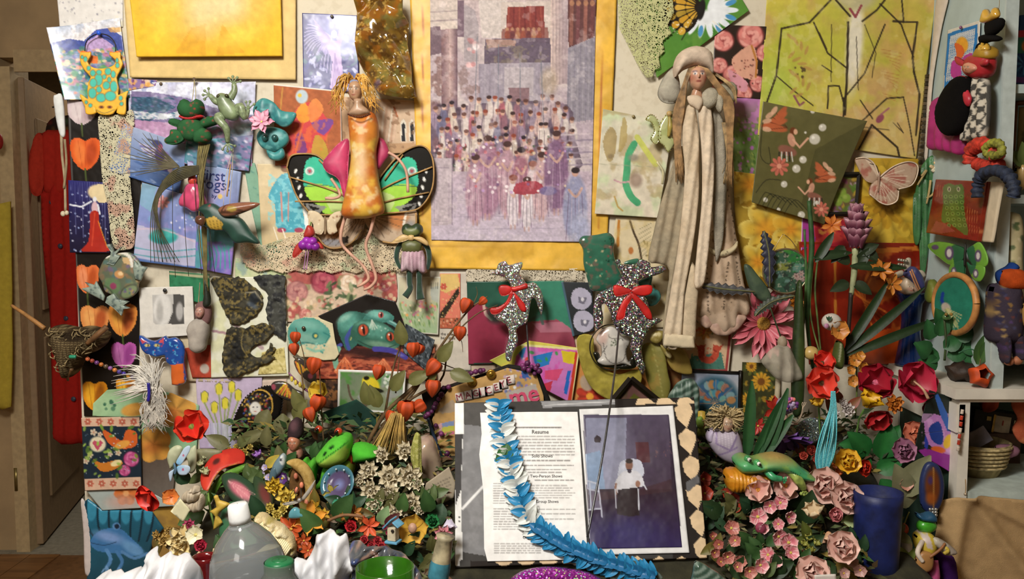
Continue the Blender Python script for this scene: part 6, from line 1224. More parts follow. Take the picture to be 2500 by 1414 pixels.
for o in([(1690,756),(1702,742),(1724,752),(1740,786),(1722,800),(1700,782)],[(1728,790),(1750,770),(1790,766),(1818,772),(1800,800),(1768,818),(1740,812)]):
 sh('frill',o,MD,lambda q:q.f('c0a08c').n('a8867a',10,.5,.6,3,.1),.004,.006,None,4,'satin',t,h=.016,lift=fo(.0025,26,9))
sh('moon_bowl',[(1720,592),(1730,604),(1752,610),(1778,602),(1792,588),(1790,606),(1772,622),(1748,626),(1728,616)],MD,lambda q:q.f('c0b290').d(12,(1725,592,1790,622),1.2,2.2,['2a241c'],4),.008,.01,None,3,'glaze',t,h=.03)
sh('hand',[(1748,530),(1758,528),(1764,540),(1766,552),(1760,550),(1757,556),(1752,552),(1748,544)],MD,'c0ac86',.005,.005,None,2.4,'rubber',t,h=.03)
for k in range(4):
 tb('finger',[(1751+k*4,544,.034),(1753+k*3.6,552,.036),(1752+k*3.4,559-abs(k-1.5)*2,.034)],1.5,MD,M('c0ac86',.5),t,6)
for a in([(1750,556),(1748,580),(1752,606)],[(1742,540),(1742,580)]):
 tb('cord',[(x,y,.034)for x,y in a],1,MD,M('2a2018',.5),t,5)
sh('bouquet',[(1728,568),(1738,556),(1748,562),(1746,584),(1732,590)],MD,lambda q:q.f('b09a7c').d(20,(1725,555,1750,590),1,2.4,['6a5a4a','d8c8a8','8a6a5a']),.006,.006,None,3,'paper',t,h=.028)
# green fairy ornament beside the robed doll
t=T('green_fairy_ornament',W(.05)(1610,385),'gold-edged pale green fairy ornament with beaded wings','ornament')
GF=W(.05)
GW=lambda q:q.f('b4b884').n('9aa468',12,.5,.6,3,.1)
for o in([(1604,292),(1588,280),(1576,292),(1590,300),(1596,320),(1588,340),(1602,352),(1612,330)],[(1612,300),(1636,272),(1646,290),(1638,330),(1648,345),(1632,372),(1620,356),(1606,340)]):
 sh('wing',o,GF,GW,.003,.004,None,3,'glaze',t);q=cat(np.array(o,float),8,True)[::2];V,Fc=jm([bam(GF(x,y,.006),.0013,None,6,4)for x,y in q]);mk('bead_edge',V,Fc,M('8a7a34',.3,metal=.5),t)
tb('body',[(1632,285,.01),(1634,310,.012),(1630,335,.01)],[3,7,3],GF,M('9a8a44',.4),t)
ball('head',1632,279,7,GF,M('b89a64',.4),t,h=.01)
tb('skirt_tail',[(1604,395,0),(1618,420,.004),(1616,450,.002)],3,GF,M('c0b890',.5),t)
# wire butterfly
def wireb(q):
 q.f('b89c84');q.n('a0584a',22,.52,.8,3,.1)
 for k in range(7):
  q.l([(2146,432),(2190+k*7,388+k*14)],2,'dcc8b0',.9);q.l([(2140,432),(2110+k*4,388+k*3)],2,'dcc8b0',.9);q.l([(2143,440),(2126+k*11,498-k*2)],2,'dcc8b0',.9)
t=bfly('gauze_butterfly','large rust gauze butterfly with pale wired veins',W(.04),[[(2142,432),(2130,400),(2108,386),(2086,388),(2094,412),(2110,440),(2130,446)],[(2146,432),(2176,408),(2210,396),(2234,402),(2236,424),(2222,452),(2190,462),(2160,448)],[(2142,440),(2124,452),(2120,474),(2134,486),(2148,496),(2166,500),(2186,490),(2190,466),(2164,446)]],[(2144,420),(2143,432),(2142,444),(2140,470)],wireb,'satin',.002,.004,M('9a7a64',.6),ant=([(2142,422),(2136,405),(2120,400)],),res=2.4)
for o in([(2086,388),(2108,386),(2130,400),(2142,432)],[(2146,432),(2176,408),(2210,396),(2234,402),(2236,424),(2222,452),(2190,462)],[(2120,474),(2134,486),(2148,496),(2166,500),(2186,490),(2190,466)]):
 tb('edge_wire',[(x,y,.009)for x,y in o],1.6,W(.04),M('d8c4ac',.5),t,5)
# hanging things on the side of the blue hutch
def gridcard(q):
 q.f('cfc9bd');q.p([(2316,82),(2388,58),(2382,240),(2303,250)],'2a74b4');q.p([(2322,88),(2382,68),(2372,190),(2310,200)],'c4c6c8');u=np.abs(((q.x+(q.y-60)*.1)/4.2)%1-.5);v=np.abs(((q.y+q.x*.3)/4.2)%1-.5);k=((u<.28)&(v<.28))&ip(q.x,q.y,[(2322,88),(2382,68),(2372,190),(2310,200)]);q._m(k.astype(float),'2c78b4');q.e(2350,110,15,20,'d89a30');q.p([(2332,105),(2350,112),(2356,130),(2344,150),(2346,160),(2334,158),(2336,130)],'d0642c',1,3)
 q.p([(2326,150),(2344,152),(2348,190),(2324,186)],'b03c8c',1,3);q.p([(2352,140),(2376,130),(2366,160),(2356,172)],'b03c8c',1,3);q.p([(2303,218),(2330,212),(2320,250),(2303,240)],'b83a30')
t=T('blue_grid_card',SIDE(2345,240),'card of an orange-haired figure on a blue grid','card')
card('card_sheet',[(2316,74),(2393,50),(2384,240),(2300,262)],0,gridcard,par=t,res=1.6,mp=Pl((.992,0,0),(-1,0,0)))
pin(2350,67,Pl((.988,0,0),(-1,0,0)),t,'8a5a7a',4)
SD=Pl((.965,0,0),(-1,0,-.0))
t=T('jester_doll',SD(2390,350),'jester doll in red hood and chequered skirt on the hutch side','doll')
def cheq(q):
 q.f('c8c0b0');k=((np.floor((q.x+(q.y-200)*.12)/11)+np.floor((q.y+(q.x-2380)*.4)/15))%2);q._m(k,'4a4844')
sh('skirt',[(2376,190),(2410,196),(2416,250),(2408,330),(2390,338),(2356,345),(2350,330),(2362,270)],SD,cheq,.008,.009,None,3,'fabric',t,sm=3,lift=fo(.003,16,5))
sh('hood',[(2370,142),(2392,132),(2418,140),(2416,176),(2400,192),(2376,188),(2362,170)],SD,'a02028',.012,.018,None,3.4,'satin',t,two=True)
sh('face',[(2380,158),(2392,152),(2406,158),(2408,170),(2394,180),(2382,174)],SD,face(2394,166,.85,'c88a70'),.008,.008,None,2,'rubber',t,h=.018)
nose(t,SD,2394,166,.8,'c88a70',.032)
sh('hat',[(2388,140),(2396,118),(2412,112),(2424,122),(2422,142),(2404,146)],SD,'a07c24',.012,.014,None,3.4,'satin',t,two=True)
for o in([(2406,126),(2408,104),(2414,116),(2420,106),(2424,122)],[(2408,52),(2418,22),(2430,38),(2442,18),(2448,40),(2420,56)]):
 sh('gold_foil',o,SD,'c89c3c',.006,.008,None,3,'glaze',t,h=.008)
sh('bow',[(2372,148),(2352,138),(2356,156),(2374,162)],SD,'a82430',.004,.004,None,3,'satin',t,h=.016)
sh('bow',[(2416,150),(2432,144),(2430,158),(2416,160)],SD,'a82430',.004,.004,None,3,'satin',t,h=.016)
for o in([(2412,50),(2430,44),(2446,46),(2444,66),(2428,84),(2412,86)],[(2398,88),(2418,84),(2438,90),(2436,100),(2416,102),(2400,106)],[(2394,108),(2404,106),(2398,130),(2386,140)]):
 sh('black_scarf',o,SD,'12100f',.008,.008,None,4,'fabric',t,two=True)
strands('cord',[[(2440,-10),(2440,10),(2438,24)]],.8,SD,M('8a7a5a',.7),t)
sh('red_ribbon',[(2362,186),(2380,190),(2382,215),(2392,240),(2384,260),(2372,232),(2364,210)],SD,'b02838',.004,.006,None,3.4,'satin',t,h=.018)
sh('black_pouch',[(2330,196),(2352,186),(2366,200),(2362,270),(2350,312),(2332,330),(2312,328),(2296,305),(2292,270),(2306,230)],Pl((.950,0,0),(-1,0,0)),'0d0b0b',.014,.013,None,5,'fabric',None,'black velvet pouch hanging on the hutch side','pouch',two=True)
sh('magenta_scarf',[(2284,248),(2296,240),(2300,300),(2330,335),(2352,320),(2360,345),(2352,378),(2320,372),(2300,368),(2268,362),(2270,330),(2278,290)],Pl((.975,0,0),(-1,0,0)),lambda q:q.f('a02868').m(.2,20),.006,.012,18,4,'satin',None,'magenta satin scarf tied below the black pouch','scarf',lift=fo(.006,20,3))
def scr(name,label,pts,r,col,mp,closed=False):
 q=cat(np.array(pts,float),8);P3=mp(q[:,0],q[:,1],0.0);s=mp.sc(q[0,0],q[0,1]);n=len(P3);rr=r*s*(1+.22*np.sin(np.arange(n)*1.9)+.1*np.sin(np.arange(n)*4.1));V,Fc=tum(P3,rr,14);V=V+np.array([R_.uniform(-1,1)for _ in range(V.size)]).reshape(V.shape)*r*s*.08;mk(name,V,Fc,M(col,.7,.3,90,.6,200),None,label=label,cat='scrunchie')
SC2=Pl((.955,0,0),(-1,0,0))
scr('red_scrunchie','crumpled red and orange hair scrunchie on the hutch side',[(2366,400),(2372,368),(2396,352),(2420,362),(2436,385)],15,'a83020',SC2)
scr('rust_scrunchie','dark red cloth scrunchie with rust folds under the olive one',[(2384,400),(2410,408),(2444,402)],14,'9a2a1c',Pl((.962,0,0),(-1,0,0)))
scr('olive_scrunchie','knotted olive green hair tie beside the red scrunchie',[(2404,364),(2420,350),(2440,352),(2446,372),(2424,380),(2408,372)],9,'7a7a2c',Pl((.945,0,0),(-1,0,0)))
scr('navy_scrunchie','big navy blue cloth scrunchie hanging over the frog tile',[(2386,482),(2388,450),(2400,425),(2432,416),(2462,430),(2476,462),(2474,480)],13,'1e2638',Pl((.94,0,0),(-1,0,0)))
def frogtile(q):
 q.f('7a2414').m(.12,14);q.p([(2316,458),(2330,448),(2346,452),(2362,450),(2368,470),(2368,520),(2376,560),(2372,575),(2350,560),(2330,545),(2312,540),(2316,500)],'4a6a28',1,3)
 for j in range(6):
  for k in range(4):
   q.e(2322+k*13+j*1.5,480+j*14,4.5,4.5,'7a9a48');q.e(2322+k*13+j*1.5,480+j*14,2.6,2.6,'3a5420')
 for x in(2331,2354):
  q.e(x,462,4,6,'c8c8a0');q.e(x,462,2,4,'1a1a10')
 for k in range(5):
  q.l([(2304+k*6,452+k*1.5),(2300+k*6,480)],1.5,'c07a48',.8 if k<3 else 0);q.l([(2376+k*6,505+k*3),(2374+k*6,545)],1.5,'c07a48',.8);q.l([(2380+k*6,548+k*2),(2380+k*6,570)],1.5,'c07a48',.7)
 q.p([(2298,540),(2320,545),(2345,565),(2310,570),(2284,566)],'a04a48',.7)
FTL=Pl((.975,0,0),(-1,0,0))
t=T('frog_tile',FTL(2350,590),'dark red ceramic tile with a green frog relief on the hutch side','tile')
card('tile_face',[(2298,438),(2424,444),(2400,590),(2274,568)],0,frogtile,par=t,res=2,mp=FTL,mat='glaze',th=.012)
card('tile_edge',[(2424,444),(2452,446),(2426,592),(2400,590)],0,lambda q:q.f('c8b89c'),par=t,res=5,mp=Pl((.972,0,0),(-1,0,0)),th=.004)
t=T('green_ribbon_bundle',W(.03)(2250,680),'hanging green ribbons with small shell flowers beside the hutch','ribbons')
for o in([(2262,388),(2300,372),(2318,400),(2310,430),(2290,450),(2260,440),(2246,420)],[(2246,436),(2290,450),(2296,480),(2280,560),(2262,640),(2250,680),(2244,600),(2250,520),(2236,480)],[(2236,470),(2256,480),(2250,560),(2238,600),(2230,560),(2228,500)]):
 sh('ribbon',o,W(.035),lambda q:q.f('3a6a3c').m(.25,22),.002,.006,None,4,'satin',t,lift=fo(.006,16,4))
for i in range(26):
 a=R_.uniform(0,6.28);r=20*math.sqrt(R_.random());ball('shell',2292+r*math.cos(a),402+1.1*r*math.sin(a),4.2,W(.05),M(['c8b088','b89468','d8ccb0'][i%3],.4),t)
for o in([(2250,430),(2262,416),(2240,452)],[(2272,440),(2268,470),(2262,498)],[(2286,462),(2276,476),(2262,484)]):
 tb('wood_twist',o,[3,3,2],W(.05),M('a8905c',.6),t)
def gbf(q):
 q.f('6aa038');q.p([(2330,600),(2360,604),(2368,640),(2360,690),(2340,680),(2336,640)],'1c5a40',.9,3);q.p([(2366,604),(2384,600),(2392,640),(2380,670),(2366,660)],'1c5a40',.9,3)
 for x,y,a,b in((2325,618,11,17),(2396,625,8,15),(2336,664,7,12),(2390,668,7,11)):
  q.e(x,y,a,b,'5a4a6a');q.e(x,y,a*.55,b*.6,'d0ccc8')
 q.e(2290,604,9,6,'5a4a6a')
t=bfly('green_butterfly','bright green paper butterfly with violet and white eyespots',Pl((.97,0,0),(-1,0,0)),[[(2364,612),(2340,598),(2300,590),(2272,596),(2276,610),(2300,630),(2324,646),(2350,640)],[(2366,612),(2382,598),(2398,592),(2414,620),(2416,645),(2400,655),(2378,645)],[(2358,636),(2330,642),(2322,665),(2332,684),(2350,686),(2360,668)],[(2366,640),(2378,648),(2404,640),(2410,664),(2400,686),(2384,684),(2372,664)]],[(2366,596),(2366,610),(2365,630),(2364,650)],gbf,'satin',.002,.002,M('16140f',.5),ant=([(2366,598),(2358,584)],[(2366,598),(2368,584)]),res=2.2)
HP=Pl((.965,0,0),(-1,0,0))
t=T('embroidery_hoop',HP(2335,815),'round wooden hoop of teal cloth embroidered with a peacock','embroidery')
def peacock(q):
 q.f('2a7a64').m(.1,14);q.l([(2306,716),(2303,734),(2310,748)],8,'1f3f9a');q.e(2314,752,11,14,'c0b4a4',-30);q.p([(2310,756),(2322,750),(2342,790),(2346,806),(2330,790)],'a8b47a',.9)
 for k in range(6):
  q.l([(2316,754),(2334+k*4,806-k*7)],2.2,'d0c890',.9)
 q.l([(2313,762),(2312,775)],1.5,'1a2a20')
ho=[(2284+51*(1+math.cos(a))-2,742+71*math.sin(a))for a in np.linspace(0,2*math.pi,24)[:-1]]
sh('cloth',ho,HP,peacock,.006,.001,None,3,'fabric',t,sm=2)
c=HP(2335,742)
rr=np.array([HP(x,y)for x,y in ho+ho[:1]])
V,Fc=tum(cat(rr,3),.0075,8,False)
mk('wooden_hoop',V,Fc,M('b07a44',.5,.15),t)
t=T('bright_painting',np.array([1.10,-.30,1.73]),'bright dotted painting on the upper hutch shelf','painting')
BP=W(.24)
def brightp(q):
 q.f('2a4a7a');q.p([(2470,80),(2520,70),(2520,95),(2470,100)],'b83a4a');q.p([(2470,95),(2520,90),(2520,130),(2470,132)],'3a7a6a');q.e(2500,115,12,14,'c87a3c')
 for k in range(16):
  a=k*.4;q.l([(2494+8*math.cos(a),158+8*math.sin(a)),(2494+26*math.cos(a),158+26*math.sin(a))],3,['4a8ab8','1c2c5a'][k%2],.9)
 q.p([(2460,190),(2520,190),(2520,205),(2460,205)],'6a3a7a')
card('canvas',[(2484,40),(2600,30),(2596,212),(2470,205)],0,brightp,par=t,res=3,mp=W(.24),th=.01)
t=T('brown_framed_landscape',np.array([1.10,-.30,1.45]),'brown framed landscape standing in the middle hutch shelf','picture')
card('print',[(2488,262),(2620,255),(2615,430),(2478,425)],0,lambda q:q.g('8a7a54','5a5a34',2500,260,2500,420).d(30,(2480,300,2560,420),4,10,['4a4a2c','6a6a44','3a3a28'],3),par=t,res=4,mp=W(.26))
tb('frame_bar',[(2480,250),(2470,435)],6,W(.285),M('5a3418',.5),t,4)
tb('frame_bar',[(2480,252),(2600,245)],6,W(.285),M('5a3418',.5),t,4)
t=T('small_bird_figure',W(.30)(2486,470),'small tan bird figurine with leaves on the middle hutch shelf','figurine')
sh('body',[(2480,410),(2492,400),(2504,420),(2502,450),(2490,466),(2478,450)],W(.30),'b0925c',.01,.014,None,4,'glaze',t,two=True)
for a in(60,100,140):
 pl(t,lm(.05,.014,'4a5a2c','6a7a3c'),2490,405,a,W(.30),.01)
sh('floral_tin',[(2440,530),(2478,520),(2490,560),(2488,620),(2488,800),(2440,805),(2434,600)],W(.30),lambda q:q.f('b8ac84').d(22,(2430,520,2490,670),4,9,['4a5a34','b08a74','d0c4a0','6a6a3c'],4,(.5,.8)),.01,.03,None,4,'satin',None,'cream floral cushion tin on the lower hutch shelf','tin')
t=T('patchwork_clown',W(.33)(2450,900),'patchwork cloth doll sitting on the hutch shelf edge, legs dangling','doll')
CL=W(.345)
PW=lambda q:q.f('3c3440').d(90,(2410,640,2500,900),2,6,['8a6a3c','4a4a6a','6a3a34','2c2c44','a88a54','54406a'],4,(.5,1))
sh('torso',[(2422,700),(2450,690),(2480,700),(2488,760),(2480,830),(2440,836),(2414,826),(2416,760)],CL,PW,.02,.035,None,4,'fabric',t,two=True)
sh('leg',[(2420,815),(2446,815),(2450,850),(2444,880),(2436,880),(2430,850)],CL,PW,.016,.014,None,4,'fabric',t,two=True,h=.02)
sh('leg',[(2456,815),(2478,815),(2482,850),(2480,872),(2468,872),(2464,845)],CL,PW,.016,.014,None,4,'fabric',t,two=True,h=.02)
for x,y in((2448,878),(2468,876)):
 ball('shoe',x,y,(12,11),CL,M('a06444',.6),t,h=.024)
sh('collar',[(2432,660),(2470,655),(2496,672),(2490,700),(2450,706),(2430,694)],CL,lambda q:q.f('b0481c').m(.2,12),.012,.02,None,4,'fabric',t,h=.02)
sh('hat',[(2430,690),(2426,665),(2450,650),(2462,640),(2476,652),(2460,672),(2446,700)],CL,'1c3a78',.012,.014,None,4,'fabric',t,h=.012)
ball('head',2474,690,15,CL,M('3a2a20',.5),t,h=.006)
sh('held_face',[(2470,740),(2490,736),(2500,760),(2498,790),(2482,800),(2470,780)],CL,lambda q:(q.f('9a6a34'),face(2484,765,.9,'b0884c')(q)),.008,.012,None,2.4,'rubber',t,h=.04)
# table, mound and the heap of things
t=T('altar_table',(0.05,-.46,0),'low wooden table under the heap of flowers and toys','table')
TW=pkm('table_wood','4a3420','6a4c30')
box('tabletop',-.78,.90,-.98,-.012,.59,.62,TW,t)
for x in(-.74,.83):
 for y in(-.94,-.06):
  box('leg',x,x+.04,y,y+.04,0,.59,TW,t)
gx=np.linspace(-.76,.88,60)
gs=np.linspace(0,1,26)
V=[]
for s in gs:
 y=-.02-s*.64
 for x in gx:
  base=.62+max(0,.302-.455*max(-y-.10,0))*(1-max(0,(-y-.58)/.08));base=max(.622,base);n=float(fbm(np.array([x*100]),np.array([y*100]),14,5)[0]-.5);edge=min(1,max(0,(x+.76)/.12),max(0,(.88-x)/.1)+.3);V.append((x,y,max(.6215,.622+(base-.622)*edge+n*.05*min(1,(base-.62)*8))))
V=np.array(V)
Fq=np.array([[i*60+j,(i+1)*60+j,(i+1)*60+j+1,i*60+j+1]for i in range(25)for j in range(59)])
mk('dark_backing',V,Fq,M('2c2a1c',.95,.3,30,.5,200),None,label='dark olive sheet added under the heap so its gaps read dark',cat='cloth')  # added mound sheet, dark colour stands in for shade between the things
parts=[]
Rf=random.Random(11)
for i in range(9000):
 x=Rf.uniform(-.66,.84);y=-Rf.uniform(.03,.70);z=.62+max(.0,.302-.455*max(-y-.10,0))+Rf.uniform(-.03,.045)
 if z<.63 or(x>.70 and y<-.22)or(x<-.55 and y<-.35)or(-.13<x<.41 and y<-.34):
  continue
 L=Rf.uniform(.014,.04);w=L*Rf.uniform(.25,.42);a=Rf.uniform(0,6.28);e=Rf.uniform(-.5,.9);d=np.array([math.cos(a)*math.cos(e),-abs(math.sin(a))*.7*math.cos(e),math.sin(e)]);sd=np.cross(d,[Rf.uniform(-.3,.3),-.6,.8]);sd/=np.linalg.norm(sd);up=np.cross(sd,d)*L*.12;b=np.array([x,y,z]);parts.append(np.array([b,b+d*L*.45+sd*w*.5+up,b+d*L,b+d*L*.45-sd*w*.5+up]))
V=np.vstack(parts)
n=len(parts)
cols=['2c4222','3c5630','223418','56623a','46482a','6a6a40','345032','54442c','7a7450','4a6a34','5a3a24','8a7a3c']
C=np.repeat(np.array([hx(cols[Rf.randrange(len(cols))])for _ in range(n)]),4,0)
mk('foliage',V,np.arange(n*4).reshape(-1,4),vc('leaf'),None,C,False,'tangle of small dark green artificial leaves filling the heap','foliage',None,'stuff')
# open scrapbook with page, photo and lei
BK=tilt(1400,985,.30,1370,.47)
t=T('scrapbook',BK(1415,1385),'open scrapbook board with torn grey papers and harlequin border','scrapbook')
def board(q):
 q.f('3a3836');q.p([(1110,985),(1132,985),(1136,1120),(1128,1200),(1122,1385),(1112,1385)],'d8d8d6');q.p([(1134,985),(1230,990),(1225,1050),(1180,1060),(1170,1220),(1130,1250),(1140,1120)],'4c4a48');q.p([(1132,1040),(1185,1046),(1190,1200),(1185,1360),(1128,1350),(1124,1250)],'777779');q.n('8a8a8c',34,.52,.6,4,.12,reg=(1122,1050,1200,1360));q.l([(1130,1245),(1185,1185)],6,'d8d8d8');q.p([(1110,990),(1132,988),(1134,1064),(1112,1064)],'e8e8e6')
 q.p([(1110,1064),(1130,1064),(1124,1250),(1112,1240)],'3c3a3a');q.p([(1112,1240),(1126,1200),(1130,1370),(1112,1372)],'e0e0de');q.p([(1320,985),(1500,978),(1505,992),(1325,1000)],'8a8a8c');q.l([(1330,994),(1500,984)],2,'d8d8d8',.8);dk='1f1814';q.p([(1640,975),(1700,975),(1740,1375),(1600,1380),(1150,1400),(1150,1372),(1640,1366)],dk);q.p([(1500,975),(1660,970),(1660,1000),(1500,1000)],dk)
 for k in range(6):
  cx=1667+k*9.2;cy=1016+k*66;q.p([(cx-4,cy-33),(cx+17,cy-22),(cx+22,cy-6),(cx+8,cy+33),(cx-16,cy+10),(cx-22,cy-14)],'d2b894')
 for k in range(9):
  cx=1230+k*54;q.p([(cx-22,1374),(cx,1360),(cx+22,1374),(cx,1388)],'d2b894')
 for k in range(3):
  q.p([(1555+k*50,978),(1575+k*50,972),(1600+k*50,990),(1550+k*50,992)],'d2b894')
 q.p([(1672,1182),(1702,1162),(1706,1180),(1676,1206)],'5a5a5c');q.e(1122,1266,2,2,'2a2a2a');q.e(1122,1276,2,2,'2a2a2a');q.m(.06,12)
card('cover_board',[(1111,988),(1692,974),(1724,1364),(1112,1388)],0,board,par=t,res=2.4,mp=BK,th=.010)
def page(q):
 q.f('e9e8e6');K='6a6664'
 def ln(x0,x1,y,w=3.0,a=.75):
  x=x0;i=0
  while x<x1:
   L=5+((i*7919+int(y)*31)%11);q.l([(x,y),(min(x+L,x1),y)],w,K,a);x+=L+4;i+=1
 for y,a in((1063,1.3),(1118,1)):
  pass
 for y,x0,x1 in((1064,1262,1370),):
  ln(x0,x1,y-20+0,3)
 ln(1256,1366,1044)
 for k in range(7):
  ln(1262,1402,1066+k*7.5,2.6,.6)
 ln(1272,1395,1125,2.8);ln(1272,1400,1137,2.8);ln(1284,1382,1147,2.6);ln(1290,1372,1154,2.6);ln(1306,1400,1173,2.6)
 for k in range(9):
  ln(1205,1245,1181+k*6,2.4,.6)
  if k<6:
   ln(1296,1384+(k*13)%20,1186+k*6,2.4,.55)
 for k in range(9):
  ln(1206,1268,1243+k*6.2,2.4,.6)
 for y in(1244,1255,1268):
  ln(1316,1404,y,2.4,.55)
 for k in range(5):
  ln(1207,1320,1328+k*5.6,2.4,.6)
PG_=Pl(BK.p0+BK.n*.0125,BK.n)
pgo=[(1172,1008),(1300,1006),(1410,1006),(1418,1100),(1426,1230),(1436,1366),(1190,1371),(1182,1340),(1180,1200),(1170,1110),(1176,1060)]
pg=sh('typed_page',pgo,PG_,page,.0012,0,None,2.2,'paper',t,sm=0)
BI=M('3a3634',.7,0,bump=0)
PT=Pl(BK.p0+BK.n*.0133,BK.n)
for s,x,y,z in(('Resume',1298,1059,13),('Solo Shows',1298,1117,11),('Two-Person Shows',1294,1166,10),('Group Shows',1308,1228,10),('Organizations',1276,1316,10)):
 text('heading',s,x,y,z,PT,BI,pg,0,0,True)
def manphoto(q):
 q.g('3c3a58','281828',1430,1010,1600,1240);q.p([(1424,1014),(1632,1014),(1640,1200),(1424,1200)],'55485c',.5);q.p([(1430,1020),(1530,1020),(1525,1200),(1470,1215),(1432,1210)],'8a90a8',.75);q.e(1500,1130,40,80,'9a9cb4',0,.5,.6);q.p([(1428,1110),(1466,1100),(1480,1215),(1440,1215)],'7a94b4',.8);q.g('2a1624','2c2050',1500,1190,1500,1335,(1424,1195,1670,1345));q.p([(1440,1210),(1480,1200),(1560,1195),(1640,1170),(1640,1200),(1440,1225)],'3a2028',.7)
 q.e(1520,1300,80,36,'2c2866',0,.6,.6);q.p([(1552,1080),(1584,1080),(1588,1130),(1556,1130)],'4a1c24',.9);q.p([(1450,1070),(1458,1062),(1468,1070),(1466,1080),(1452,1080)],'2c2028');q.p([(1510,1150),(1514,1130),(1530,1122),(1556,1122),(1568,1134),(1568,1165),(1512,1165)],'b8bccc',1,3);q.p([(1500,1185),(1512,1160),(1528,1150),(1552,1150),(1566,1162),(1572,1185),(1552,1192),(1518,1196),(1508,1204)],'c4c4cc',1,3)
 q.e(1536,1136,9,13,'7a5648');q.e(1536,1126,9,6,'2c2220');q.p([(1530,1146),(1543,1146),(1540,1156),(1534,1156)],'2c2030');q.l([(1504,1182),(1502,1194),(1504,1206)],5,'8a6454');q.e(1557,1182,6,8,'8a6454');q.p([(1508,1196),(1560,1190),(1562,1258),(1540,1262),(1506,1256)],'1f1016',.9)
 for pts in([(1502,1195),(1504,1240)],[(1558,1195),(1560,1245)],[(1570,1180),(1578,1195)]):
  q.l(pts,3,'c0c4d0')
 for pts in([(1436,1175),(1460,1182),(1470,1262)],[(1438,1195),(1462,1200)],[(1438,1245),(1466,1242)],[(1440,1180),(1442,1245)]):
  q.l(pts,4,'b4b8c8',.9)
 q.p([(1436,1176),(1458,1182),(1464,1240),(1440,1240)],'9aa0b4',.5);q.n('6a4a50',5,.72,.8,3,.04,reg=(1600,1080,1640,1120));q.m(.08,10)
card('photo_print',[(1414,1000),(1643,991),(1683,1350),(1442,1356)],0,lambda q:(q.f('dcdcdc'),q.p([(1424,1014),(1632,1014),(1665,1336),(1440,1340)],'3a3048')),par=t,res=4,mp=PG_)
card('photo_image',[(1424,1014),(1632,1013),(1665,1336),(1441,1340)],0,manphoto,par=t,res=2,mp=Pl(BK.p0+BK.n*.0142,BK.n),mat='photo',th=.0006)
t=T('ribbon_lei',BK(1400,1400),'blue and white folded ribbon lei lying across the scrapbook','lei')
fold={}
for key,c in(('b','2a86b8'),('w','d8dcd8'),('d','1f6a9c')):
 fold[key]=lm(.027,.0095,c,c,.7,-.5,.55,'satin')
path=cat(np.array([(1217,992),(1223,1024),(1232,1080),(1238,1110),(1248,1150),(1262,1190),(1278,1240),(1300,1280),(1340,1312),(1400,1345),(1470,1372),(1530,1390),(1600,1410)],float),9)
dpath=np.concatenate([[0],np.cumsum(np.hypot(*np.diff(path,axis=0).T))])
Lt=dpath[-1]
LE=Pl(BK.p0+BK.n*.022,BK.n)
Rl=random.Random(5)
k=0
s=0.0
while s<Lt:
 x=np.interp(s,dpath,path[:,0]);y=np.interp(s,dpath,path[:,1]);x2=np.interp(min(s+6,Lt),dpath,path[:,0]);y2=np.interp(min(s+6,Lt),dpath,path[:,1]);ang=math.degrees(math.atan2(-(y2-y),x2-x));lower=s>330;blue=lower or(k//6)%2==0
 for sd in(-1,1):
  key='b' if blue else 'w'
  if sd>0 and not lower:
   key='w' if k%3 else 'b'
  pl(t,fold[key],x+Rl.uniform(-3,3),y+Rl.uniform(-3,3),ang+180+sd*Rl.uniform(45,75),LE,Rl.uniform(0,.008),up=10+Rl.uniform(0,25),name='ribbon_fold')
 if lower:
  pl(t,fold['w'],x,y+6,ang-90+Rl.uniform(-25,25),LE,-.006,up=-5,name='ribbon_fold');pl(t,fold['d'],x,y,ang+180+Rl.uniform(-12,12),LE,.012,up=8,name='ribbon_fold')
 elif k%2==0:
  pl(t,fold['w'],x-4,y,ang+180+Rl.uniform(50,110),LE,-.004,up=0,name='ribbon_fold')
 s+=11 if lower else 9;k+=1
pl(t,lm(.05,.009,'2c5a2c','4a7a3c',.2,-.1),1236,1088,285,LE,.016)
pl(t,lm(.04,.008,'2c5a2c','4a7a3c',.2,-.1),1236,1092,235,LE,.016)
# decorated album behind it
AL=W(.16)
def zc(pts):
 return[(960+.1697*a,880+.1697*b)for a,b in pts]
t=T('decorated_album',AL(1150,1120),'tan album with cut-out letters, gold coins and purple berries','album')
sh('album_back',zc([(410,470),(820,350),(1660,60),(2080,120),(2260,560),(2260,760),(900,760),(900,1500),(720,1500),(480,830)]),W(.15),'17130f',.012,0,None,6,'paper',t,sm=0)
def albump(q):
 q.f('b8925a').m(.1,16);a=zc([(700,900),(880,860),(880,940),(710,960)]);q.p(a,'7a8ab0');q.p(zc([(700,960),(880,930),(880,1000),(710,1030)]),'b8b84a');q.p(zc([(720,1060),(880,1010),(880,1050),(730,1090)]),'c86a8a');q.p(zc([(600,940),(700,890),(700,1080),(640,1150),(590,1110)]),'c89aa0');q.p(zc([(850,560),(900,620),(880,740),(700,760),(640,720)]),'9a9088',.7);q.d(40,(1230,890,1300,960),2,6,['8a7ab0','d8dce0','5a6a9a','b8a0c0','c86a7a'],4)
 q.p(zc([(1820,80),(1900,60),(1960,240),(1860,260)]),'3a5a9a');q.p(zc([(1620,460),(2050,330),(2110,560),(1640,610)]),'a8a098')
sh('album_cover',zc([(560,850),(640,640),(810,400),(1640,110),(2060,200),(2160,500),(2180,740),(900,740),(900,1500),(760,1500),(640,1150)]),AL,albump,.008,0,None,2.6,'paper',t,sm=0)
LT=W(.1665)
